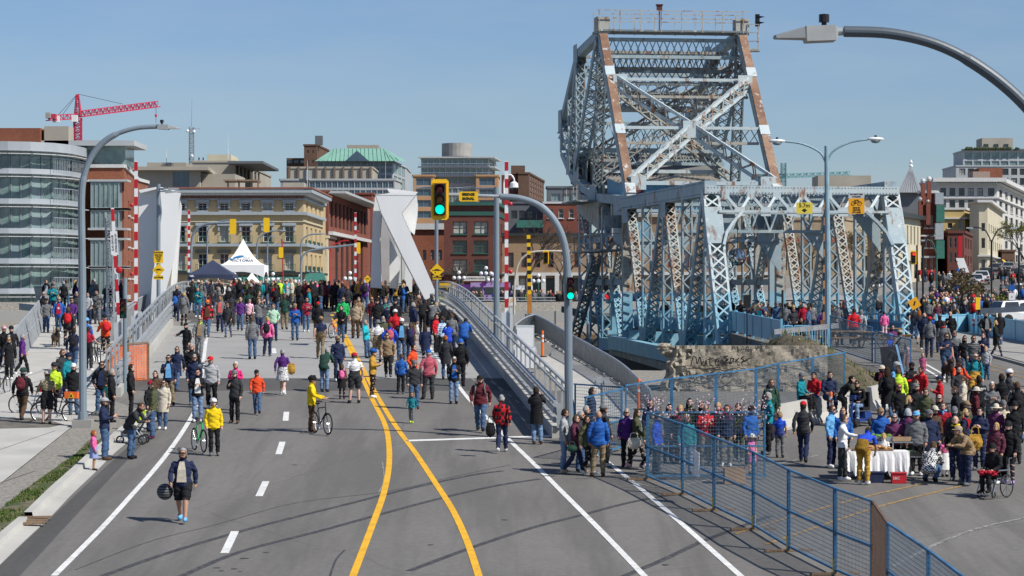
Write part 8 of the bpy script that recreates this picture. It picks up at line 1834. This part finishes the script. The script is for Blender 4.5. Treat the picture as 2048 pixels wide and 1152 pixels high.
for x in(-.25,.25):b.tube([(x,-.45,.12),(x,-.26,.50),(x,.24,.50),(x,.26,1.0),(x,.38,1.0)],.014,6);b.tube([(x,-.2,.70),(x,.22,.70)],.02,6);b.box((x*.6,-.55,.10),(.14,.2,.02))
b.obj("frame",CHR,t,local=True);t2=thing("blanket","crimson blanket over the knees in the wheelchair","blanket",l,rz=rad(-45));b=MB()
for i in range(40):b.ball((R.uniform(-.2,.2),R.uniform(-.46,-.04),R.uniform(.44,.53)),R.uniform(.05,.085),6,0,(1.2,1.2,.5))
b.obj("cloth",cloth('crimson'),t2,smooth=True,local=True)
# ---- market table, produce, crates
g0,g1=G(1688,975),G(1822,958);Y=70.75;xa,xb=9.05,10.72;z0=zg(xa,Y);t=thing("market_table","long trestle table hidden under a white cloth at the market","table",((xa+xb)/2,Y,z0));MB().box(((xa+xb)/2,Y,z0+.72),(xb-xa,.75,.04)).obj("tabletop",TIMB,t)
for x in(xa+.1,xb-.1):
 for y in(-.3,.3):MB().bar((x,Y+y,z0),(x,Y+y,z0+.7),.04,.04).obj("leg",GALVD,t)
b=MB();n=26;P=[]
for i in range(n+1):
 f=i/n;x=xa-.04+(xb-xa+.08)*f;w=.03*math.sin(i*2.1)+.02*math.sin(i*5.3);dp=.16+.07*math.sin(i*.9)+.05*math.sin(i*2.7)
 P+=[(x,Y+.42,z0+.45),(x,Y+.40,z0+.75),(x,Y-.40,z0+.752),(x,Y-.42-w*.5,z0+.55),(x,Y-.44-w,z0+dp)]
b.raw(P,[(i*5+j,i*5+5+j,i*5+6+j,i*5+1+j)for i in range(n)for j in range(4)]);
for x,s in((xa-.045,-1),(xb+.045,1)):b.face([(x,Y-.40,z0+.752),(x,Y+.40,z0+.75),(x+s*.05,Y+.4,z0+.2),(x+s*.09,Y,z0+.15),(x+s*.04,Y-.43,z0+.18)])
o=b.obj("tablecloth",CAN,None,label="white cloth draped over the long market table",cat="tablecloth")
def tray(label,c,w,d,m,fill,n,r=.045,h=.12):
 t=thing("produce_tray",label,"tray",c);b=MB();b.box((0,0,.01),(w,d,.02))
 for s in(-1,1):b.box((0,s*d/2,h/2),(w,.02,h));b.box((s*w/2,0,h/2),(.02,d,h))
 b.obj("tray",m,t,local=True);b=MB()
 for k in range(n):b.ball((R.uniform(-w,w)*.46,R.uniform(-d,d)*.45,h*.7+R.uniform(0,.08)),r*R.uniform(.6,1.3),5,0,(1.3,1,.6))
 b.obj("produce",fill,t,local=True,kind="stuff");return t
LEAF=mat("salad_green",(.13,.26,.04),.7,var=.5,sc=12);LEAFD=mat("herb_green",(.04,.15,.03),.7,var=.5,sc=12);BUN=mat("bread_crust",(.42,.22,.08),.7,var=.4,sc=10);KRA=mat("kraft_card",(.36,.24,.14),.85,var=.15,sc=3)
t=thing("produce_rack","folding wire rack holding trays of greens behind the table","rack",((xa+xb)/2+1.1,Y+.75,z0));cx=(xa+xb)/2+.55
for z in(.55,.95):
 for s in(-1,1):MB().bar((cx-.85,Y+.75+s*.28,z0+z),(cx+.85,Y+.75+s*.28,z0+z),.03,.04).obj("shelf_rail",CHR,t)
for x in(-.85,0,.85):
 for s in(-1,1):MB().bar((cx+x,Y+.75+s*.28,z0),(cx+x,Y+.75+s*.28,z0+1.1),.03,.03).obj("upright",CHR,t)
tray("tray heaped with pale green salad on the wire rack",(cx-.42,Y+.75,z0+.98),.8,.5,GALVD,LEAF,120);tray("tray of dark green herbs on the lower shelf",(cx+.42,Y+.72,z0+.58),.8,.5,BLACK,LEAFD,90);tray("brown cardboard tray on the top of the rack",(cx+.42,Y+.75,z0+.98),.8,.5,KRA,BUN,12);tray("board of bread rolls on the white cloth",(cx-.5,Y-.05,z0+.765),.8,.45,TIMB,BUN,26,.06,.03);tray("wooden board of pastries under the bending man's hands",(xa+.45,Y-.1,z0+.765),.5,.4,TIMB,BUN,12,.06,.03)
c=G(1797,966);t=thing("storage_crate","red plastic crate with white lettering under the market table","crate",c);t.scale=(.8,.8,.8);b=MB();b.box((0,0,.18),(.48,.36,.36));b.obj("body",RED,t,local=True);b=MB();b.box((0,0,.345),(.53,.41,.04));b.obj("rim",RED,t,local=True);text("S&C",.13,WHT,t,(-.1,-.185,.17),local=True)
for k,lab in((0,""),):t=thing("storage_crate","dark blue plastic crate by the mustard trousers under the market table","crate",G(1748,965)+V((0,.1,k*.3)));b=MB();b.box((0,0,.14),(.5,.36,.27));b.obj("body",cloth('navy'),t,local=True);b=MB();b.box((0,0,.27),(.54,.40,.03));b.obj("rim",cloth('navy'),t,local=True)
c=G(1469,967);t=thing("cardboard_box","open brown cardboard box standing behind the wire fence","box",c);b=MB()
for s in(-1,1):b.box((0,s*.22,.21),(.56,.012,.42));b.box((s*.28,0,.21),(.012,.44,.42))
b.box((0,0,.01),(.56,.44,.02));b.obj("carton",KRA,t,local=True)
for s in(-1,1):b=MB();b.bar((s*.28,0,.42),(s*.42,0,.52),.44,.012,side=(0,1,0));b.obj("flap",KRA,t,local=True)
# ---- blossom held by the flower crowd: sprigs of small petals
PK=[mat("blossom_pale",(.66,.46,.52),.7,var=.2),mat("blossom_deep",(.50,.02,.09),.7,var=.3),mat("leaf_fresh",(.14,.20,.03),.7,var=.4),mat("twig",(.07,.045,.03),.9)]
for i,(x,y,m,n,lab)in enumerate(((1302,808,0,26,"beside the long black hair"),(1322,803,0,30,"above the blue jacket"),(1340,824,0,22,"before the grey coat"),(1355,832,1,18,"deep pink, before the blond hair"),(1378,826,2,20,"green sprig by the white hair"),(1390,808,0,22,"over the black jacket"),(1413,806,0,30,"against the red jacket's collar"),(1412,835,0,26,"low on the red jacket"),(1438,828,1,22,"crimson, by the navy jacket"),(1446,822,0,16,"small, between navy and black coats"),(1457,824,1,20,"crimson, by the olive trousers"),(1470,845,2,22,"green bunch at waist height"),(1483,812,0,30,"over the black hair"),(1503,808,0,20,"by the black cap"),(1528,808,0,28,"beside the fence corner"),(1528,830,0,16,"hanging, beside the fence corner"),(1510,868,2,18,"green sprig above the child's hat"))):
 q=ray(x,y,69.6+(i%3)*.25);t=thing("flower_bunch","bunch of blossom %s"%lab if m<2 else lab+", among the blossom","flowers",q,"flowers held behind the wire fence");b=MB()
 for k in range(int(n*.8)):
  c=V((R.gauss(0,.11),R.gauss(0,.06),R.gauss(0,.12)));a_=V((R.gauss(0,1),R.gauss(0,1),R.gauss(0,1))).normalized();u=a_.cross(V((.3,.5,.8))).normalized();w=a_.cross(u);s=.024
  b.face([c+u*s,c+w*s,c-u*s,c-w*s]);b.face([c+a_*s,c+w*s*.8,c-a_*s,c-w*s*.8])
 b.obj("petal",PK[m],t,local=True,kind="stuff");b=MB()
 for k in range(3):b.tube([(R.gauss(0,.03),.02,-.3),(R.gauss(0,.04),.0,-.05),(R.gauss(0,.1),0,.12)],.006,4)
 b.obj("stem",PK[3],t,local=True)
# ---- things carried
def bag(name,label,px,py,Y,w,h,m,handle=True,cat="bag"):
 q=ray(px,py,Y);t=thing(name,label,cat,q);b=MB();b.ball((0,0,0),1,12,0,(w/2,.09,h/2));b.box((0,0,h*.12),(w*.9,.13,h*.7),tp=.8);b.obj("pouch",m,t,local=True)
 if handle:MB().tube(cr([(-w*.25,0,h*.35),(-w*.18,0,h*.85),(w*.18,0,h*.85),(w*.25,0,h*.35)],3),.013,5).obj("handle",m,t,local=True)
bag("tote_bag","cream leather tote bag on the arm of the olive jacketed woman",1268,887,70.6,.42,.32,cloth('cream'));bag("shoulder_bag","dark green shoulder bag of the person in the wine vest",1144,897,70.8,.3,.2,cloth('darkgreen'));bag("shoulder_bag","black bag carried by the red plaid jacket",981,860,75.4,.3,.44,cloth('black'));bag("shoulder_bag","bright yellow bag in the hand of the floral skirt wearer",583,738,93,.3,.42,cloth('mustard'),False)
t=bag("tote_bag","orange tote bag with a brown sun print",1950,885,69.4,.42,.46,cloth('mustard'));b=MB()
for k in range(9):a_=math.pi*k/8;b.bar((math.cos(a_)*.05,-.10,-.06+math.sin(a_)*.05),(math.cos(a_)*.13,-.10,-.06+math.sin(a_)*.13),.012,.01,side=V((0,1,0)))
b.obj("print",cloth('brown'),[o for o in COL.objects if o.name.startswith("tote_bag")and 'orange' in o.get('label','')][0],local=True)
q=G(365,1043);q=V((q.x-.42,q.y-.02,q.z+.72));b=MB();b.ball((0,0,0),.2,16);o=b.obj("ball",pattern('stripe','charcoal','grey','stripe',5),None,label="grey wavy striped ball carried by the lone walking man",cat="ball",smooth=True,loc=q)
# ---- dogs
def dog(label,px,py,rz,m,k=1.,tail=1,m2=None):
 t=thing("dog",label,"dog",G(px,py),rz=rad(rz));t.scale=(k,)*3;b=MB();b.tube([(0,.40,.56),(0,.28,.56),(0,.05,.53),(0,-.18,.52),(0,-.33,.57),(0,-.42,.70)],[.06,.12,.11,.145,.13,.085],10);b.ball((0,-.47,.80),.095,10,0,(.9,1.1,1));b.tube([(0,-.52,.79),(0,-.64,.755)],[.06,.038],8)
 for s in(-1,1):
  b.tube([(s*.08,-.24,.50),(s*.085,-.22,.30),(s*.085,-.245,.16),(s*.085,-.25,.03),(s*.085,-.30,.02)],[.075,.045,.036,.032,.028],7);b.tube([(s*.08,.30,.52),(s*.09,.20,.33),(s*.09,.36,.19),(s*.09,.32,.03),(s*.09,.26,.02)],[.10,.062,.036,.032,.028],7)
 b.tube([(0,.40,.60),(0,.52,.66+.1*tail),(0,.56,.78+.12*tail)],[.045,.035,.02],6);me=b.mesh("tmp");o=bpy.data.objects.new("tmp",me);COL.objects.link(o);r_=o.modifiers.new("r",'REMESH');r_.mode='VOXEL';r_.voxel_size=.022;r_.use_smooth_shade=True
 me2=bpy.data.meshes.new_from_object(o.evaluated_get(bpy.context.evaluated_depsgraph_get()));bpy.data.objects.remove(o);me2.materials.clear();link(me2,"body",m,t,local=True)
 for s in(-1,1):e_=MB();e_.ball((s*.095,-.45,.78),.06,8,0,(.35,.8,1.5));e_.obj("ear",m2 or m,t,local=True,smooth=True)
 MB().ball((0,-.655,.77),.022,6).obj("nose",BLACK,t,local=True)
dog("curly dark brown dog on a red lead facing the camera",1895,765,5,mat("fur_brown",(.045,.022,.014),.95,var=.4,sc=20,bump=1,bsc=30),1.05)
dog("tan and black shaggy dog on the crowded footpath",112,696,20,mat("fur_tan",(.24,.17,.10),.95,sc=3,bump=1,bsc=30,c2=(.04,.03,.025),thr=(.42,.56)),1.05,m2=cloth('darkbrown'))
d0=G(1895,765);b=MB();b.tube(cr([d0+V((0,-.2,.75)),d0+V((.12,.1,.95)),d0+V((.32,.5,1.05))],4),.012,5);b.obj("dog_lead",RED,None,label="red lead from the brown dog up to the walker's hand",cat="lead")
# ---- picnic tables, speaker, drum bags by the old bridge
def picnic(label,px,py,Y,rz):
 x=(px-1024)*Y/F;t=thing("picnic_table",label,"picnic table",zs((x,Y),0),"timber picnic tables",rad(rz));W_=mat("picnic_timber",(.26,.15,.06),.75,sc=4,var=.3)
 for i in range(5):MB().box((0,-.3+i*.15,.75),(1.7,.135,.04)).obj("plank",W_,t,local=True)
 for s in(-1,1):
  for k in(0,1):MB().box((0,s*(.62+k*.14),.45),(1.7,.12,.04)).obj("plank",W_,t,local=True)
 for x in(-.55,.55):
  for s in(-1,1):MB().bar((x,s*.55,0),(x,s*.18,.73),.09,.04).obj("leg",W_,t,local=True)
  MB().bar((x,-.76,.41),(x,.76,.41),.04,.09).obj("brace",W_,t,local=True)
picnic("timber picnic table between the red jacket and the pink jacket",1742,665,121,70);picnic("timber picnic table half hidden by the red jacket",1690,668,122,10);picnic("timber picnic table at the foot of the portal end post",1790,660,126,80)
x=ray(1494,608,131);t=thing("loudspeaker","tall black loudspeaker on a stand beside the portal post","speaker",x);b=MB();b.box((0,0,.15),(.36,.34,.62));b.obj("cabinet",BLACK,t,local=True);b=MB();b.tube([(0,0,-2),(0,0,-.15)],.03,6);b.obj("stand",BLACK,t,local=True)
g=G(1905,668);b=MB();b.ball((0,0,.3),.75,10,0,(1.35,1,.75));b.v=[(x+.12*math.sin(z*9+y*4),y,z+.08*math.sin(x*7))for x,y,z in b.v];b.obj("boulder",mat("boulder_grey",(.17,.16,.145),.9,sc=2,var=.35,bump=.7,bsc=8),None,loc=g,label="large grey boulder on the kerb of the old street",cat="boulder")
# ---- cars and buses
def make_car():
 t=thing("parked_car",None,"car");pr=[(-2.2,.32),(-2.25,.75),(-2.15,.98),(-1.95,1.02),(-1.65,1.55),(.35,1.62),(1.0,1.08),(2.0,.92),(2.22,.72),(2.22,.32)];b=MB()
 def sec(y,k):return[(x,y*(1 if z<1.05 else .84),z)for x,z in pr]
 b.prism([(x,-.9 if z<1.05 else-.74,z)for x,z in pr],(0,0,0));n=len(pr);b=MB();A=[(x,-.9 if z<1.05 else-.72,z)for x,z in pr];B_=[(x,-y,z)for x,y,z in A];b.raw(A+B_,[tuple(range(n)),tuple(range(2*n-1,n-1,-1))]+[(i,n+i,n+(i+1)%n,(i+1)%n)for i in range(n)]);b.obj("body",cloth('white'),t,local=True)
 for nm,q in(("windscreen",[(.42,-.66,1.56),(.42,.66,1.56),(.96,.78,1.12),(.96,-.78,1.12)]),("rear_window",[(-1.69,-.64,1.5),(-1.69,.64,1.5),(-1.97,.76,1.08),(-1.97,-.76,1.08)])):d=.012 if nm[0]=='w' else-.012;MB().face([(x+d,y,z+.012)for x,y,z in q]).obj(nm,GLASSD,t,local=True)
 for s in(-1,1):
  for xa,xb in((-1.5,-.55),(-.45,.30)):MB().face([(xa,s*.745,1.5),(xb,s*.745,1.52),(xb+(.35 if xb>0 else 0),s*.905,1.08),(xa-(.15 if xa<-1 else 0),s*.905,1.08)]).obj("side_window",GLASSD,t,local=True)
  MB().box((-2.22,s*.72,.86),(.08,.26,.2)).obj("tail_light",RED,t,local=True);MB().box((2.15,s*.68,.78),(.16,.36,.16)).obj("headlight",WHT,t,local=True)
  for x in(-1.35,1.38):o=MB().lathe((0,0,0),[(0,-.11),(.2,-.11),(.34,-.1),(.35,0),(.34,.1),(.2,.11),(0,.11)],16);me=o.mesh("wheel");me.transform(M.Translation((x,s*.82,.34))@M.Rotation(rad(90),4,'X'));link(me,"wheel",RUB,t,local=True)
 MB().box((-2.25,0,.5),(.1,1.7,.22)).obj("bumper",BLACK,t,local=True);MB().box((2.24,0,.48),(.1,1.7,.22)).obj("grille",BLACK,t,local=True);return t
CAR=make_car();fc=[1]
for px,Y,rz,col,lab in((2009,330,82,'black',"black car driving up the middle of the street"),(1936,262,82,'silver',"silver car parked behind the bare shrub tree"),(1950,282,82,'white',"white car parked above the silver one"),(1962,300,82,'white',"white car farther up the parked line"),(1972,322,82,'charcoal',"dark car at the top of the parked line"),(2034,318,82,'charcoal',"dark grey car beside the black one uphill"),(2046,345,82,'silver',"silver car almost at the street top"),(2030,232,90,'black',"black car before the small street signs"),(2042,176,15,'white',"white van like car behind the blue railing"),(1992,365,82,'grey',"small grey car at the awnings"),(2016,380,82,'silver',"tiny silver car at the crest of the street")):
 t=CAR if fc else copy_tree(CAR);fc.clear();X=(px-1024)*Y/F;t.location=(X,Y,zg(X,Y)+.02);t.rotation_euler[2]=rad(rz);t.rotation_euler[1]=0;tag(t,lab,"car","cars on the uphill street");CP=mat("car_"+col,COLR[col],.25,.1,var=.05,spec=.6,coat=.6)
 for c in t.children:
  if c.name.startswith("body"):c.material_slots[0].link='OBJECT';c.material_slots[0].material=CP
def bus(label,x0,x1,yt,Y,m,win=True,name="bus"):
 A,B_=ray(x0,yt,Y),ray(x1,yt,Y);w=B_.x-A.x;h=A.z-7.3;t=thing(name,label,"bus",((A.x+B_.x)/2,Y,7.2));b=MB();b.box((0,1.2,h/2+.3),(w,2.4,h-.3),tp=.97);b.obj("body",m,t,local=True);n=max(2,int(w/1.3))
 for k in range(n):MB().box((-w/2+w*(k+.5)/n,-.01,h*.72),(w/n*.84,.03,h*.3)).obj("window",GLASSD,t,local=True)
 for x in(-w*.32,w*.32):o=MB().lathe((0,0,0),[(0,-.12),(.42,-.12),(.45,0),(.42,.12),(0,.12)],14);me=o.mesh("wheel");me.transform(M.Translation((x,.1,.45))@M.Rotation(rad(90),4,'X'));link(me,"wheel",RUB,t,local=True)
bus("yellow fronted shuttle bus next to the globe lamps",878,912,567,262,mat("bus_yellow",(.60,.36,.02),.4));bus("long white and purple printed coach in front of the brick warehouse",940,1022,566,260,pattern('print','lilac','purple','spot',.9));bus("plain white minibus before the pale columns",1024,1066,572,259,WHITE);bus("dark purple food truck beside the yellow bus",912,940,570,259,cloth('purple'),name="food_truck")
# ---- trees: bare limbs with fine twigs
BARK=mat("bark",(.085,.065,.05),.95,sc=6,var=.35,bump=.6,bsc=20);BUD=mat("spring_buds",(.16,.12,.055),.9,var=.4,sc=4);FRESH=mat("spring_leaf",(.20,.21,.05),.85,var=.4,sc=4)
def tree(label,px,Y,h,sp,seed,buds=0,m=BUD,zb=None,dense=4,trunk=.16,flat=1.0,cat="tree"):
 rr=random.Random(seed);X=(px-1024)*Y/F;z=zg(X,Y)if zb is None else zb;t=thing("bare_tree",label,cat,(X,Y,z));tw=MB();lf=MB();tk=MB()
 def grow(p,d,ln,r,lv):
  q=p+d*ln;mid=p+d*ln*.5+V((rr.gauss(0,.05),rr.gauss(0,.05),0))*ln;(tk if lv<2 else tw).tube([p,mid,q],[r,r*.85,r*.62],7 if lv<2 else 4,cap=False)
  if lv>=dense:
   for k in range(buds):
    c=q-d*ln*rr.random()+V((rr.gauss(0,.22),rr.gauss(0,.22),rr.gauss(0,.16)));s=rr.uniform(.05,.11);u=V((rr.gauss(0,1),rr.gauss(0,1),rr.gauss(0,1))).normalized();w=u.cross(V((.2,.9,.3))).normalized();lf.face([c+u*s,c+w*s*.6,c-u*s,c-w*s*.6])
   return
  for k in range(rr.choice((2,3,3))+(lv==0)):
   a_=rr.uniform(0,6.28);sd=V((math.cos(a_),math.sin(a_),0))*sp*rr.uniform(.6,1.2);grow(q-d*ln*rr.uniform(0,.35)*(lv>0),(d+sd+V((0,0,.12*flat))).normalized(),ln*rr.uniform(.62,.86),r*.6,lv+1)
 grow(V((X,Y,z)),V((rr.gauss(0,.05),0,1)).normalized(),h*.30,trunk,0);tk.obj("trunk",BARK,t);tw.obj("branch",BARK,t,kind="stuff")
 if buds:lf.obj("crown",m,t,kind="stuff")
tree("large bare tree before the tan heritage row",1052,256,9.5,.75,4,0,dense=6,zb=7.2,trunk=.22);tree("bare tree just left of the lift bridge tower".replace(" left"," west"),1128,250,8,.7,9,0,dense=6,zb=7.2);tree("bare budding tree seen through the portal beside the end post",1750,262,8,.7,12,3,dense=5,zb=7.4);tree("tall bare tree seen in the middle of the portal",1690,270,9,.7,21,2,dense=6,zb=7.4);tree("bare tree behind the far truss of the portal",1618,275,8,.75,25,0,dense=6,zb=7.4);tree("spreading bare shrub tree on the street corner",1922,190,4.4,1.15,31,7,dense=5,flat=.2,trunk=.2);tree("olive leafed street tree at the top corner of the uphill street",2052,300,9,.7,41,10,dense=5,m=FRESH);tree("small fresh leafed shrub by the street signs",1996,200,1.8,.9,43,14,dense=4,m=FRESH,trunk=.06);tree("bare tree at the near end of the brick warehouse",928,285,6,.7,47,0,dense=5,zb=7.0)
# ---- black street lamps and small signs on the uphill street
for x,yt,Y,sp,lab in((1983,455,235,40,"black twin armed street lamp by the small round signs"),(2038,470,225,0,"straight black pole at the picture edge of the uphill street"),(1846,470,215,26,"dark lamp mast beside the portal end post"),(1873,480,245,-24,"green lamp mast before the ornate brick hall"),(1500,470,235,30,"black curved lamp seen beside the mirror ball")):
 X=(x-1024)*Y/F;t=thing("street_lamp",lab,"street lamp",(X,Y,zg(X,Y)));m=WFG if 'green' in lab else BLACK;pole(t,[(X,Y,zg(X,Y)),ray(x,yt+25,Y)],.09,m)
 for s in((1,-1)if sp==40 else(1,)if sp>0 else(-1,)if sp else()):pole(t,cr([ray(x,yt+30,Y),ray(x+s*abs(sp)*.3,yt+6,Y),ray(x+s*abs(sp)*.7,yt,Y),ray(x+s*abs(sp),yt,Y)],4),.06,m,"arm");MB().box(ray(x+s*abs(sp)*1.1,yt+1,Y),(.6,.25,.14)).obj("lamp_head",GALV,t)
signal("amber plated red signal beside the portal end post",ray(1827,515,210),.9,lit='r');b=MB();X=(1834-1024)*211/F;t=thing("signal_pole","dark pole carrying the red signal near the portal end post","signal pole",(X,211,zg(X,211)));pole(t,[(X,211,zg(X,211)),ray(1834,490,211)],.07,BLACK)
t=sign("sign","small blue disc sign on the uphill street corner",ray(2024,576,200),.5,.5,cloth('blue'),rnd=.3);sign("sign","small white and orange regulation sign under the blue disc",ray(2024,593,200),.5,.55,WHT,(("P",.2,-.05),),ink=RED);sign("sign","tiny yellow arrow board at the street corner",ray(1956,607,170),.3,.8,YEL)
finish_labels()
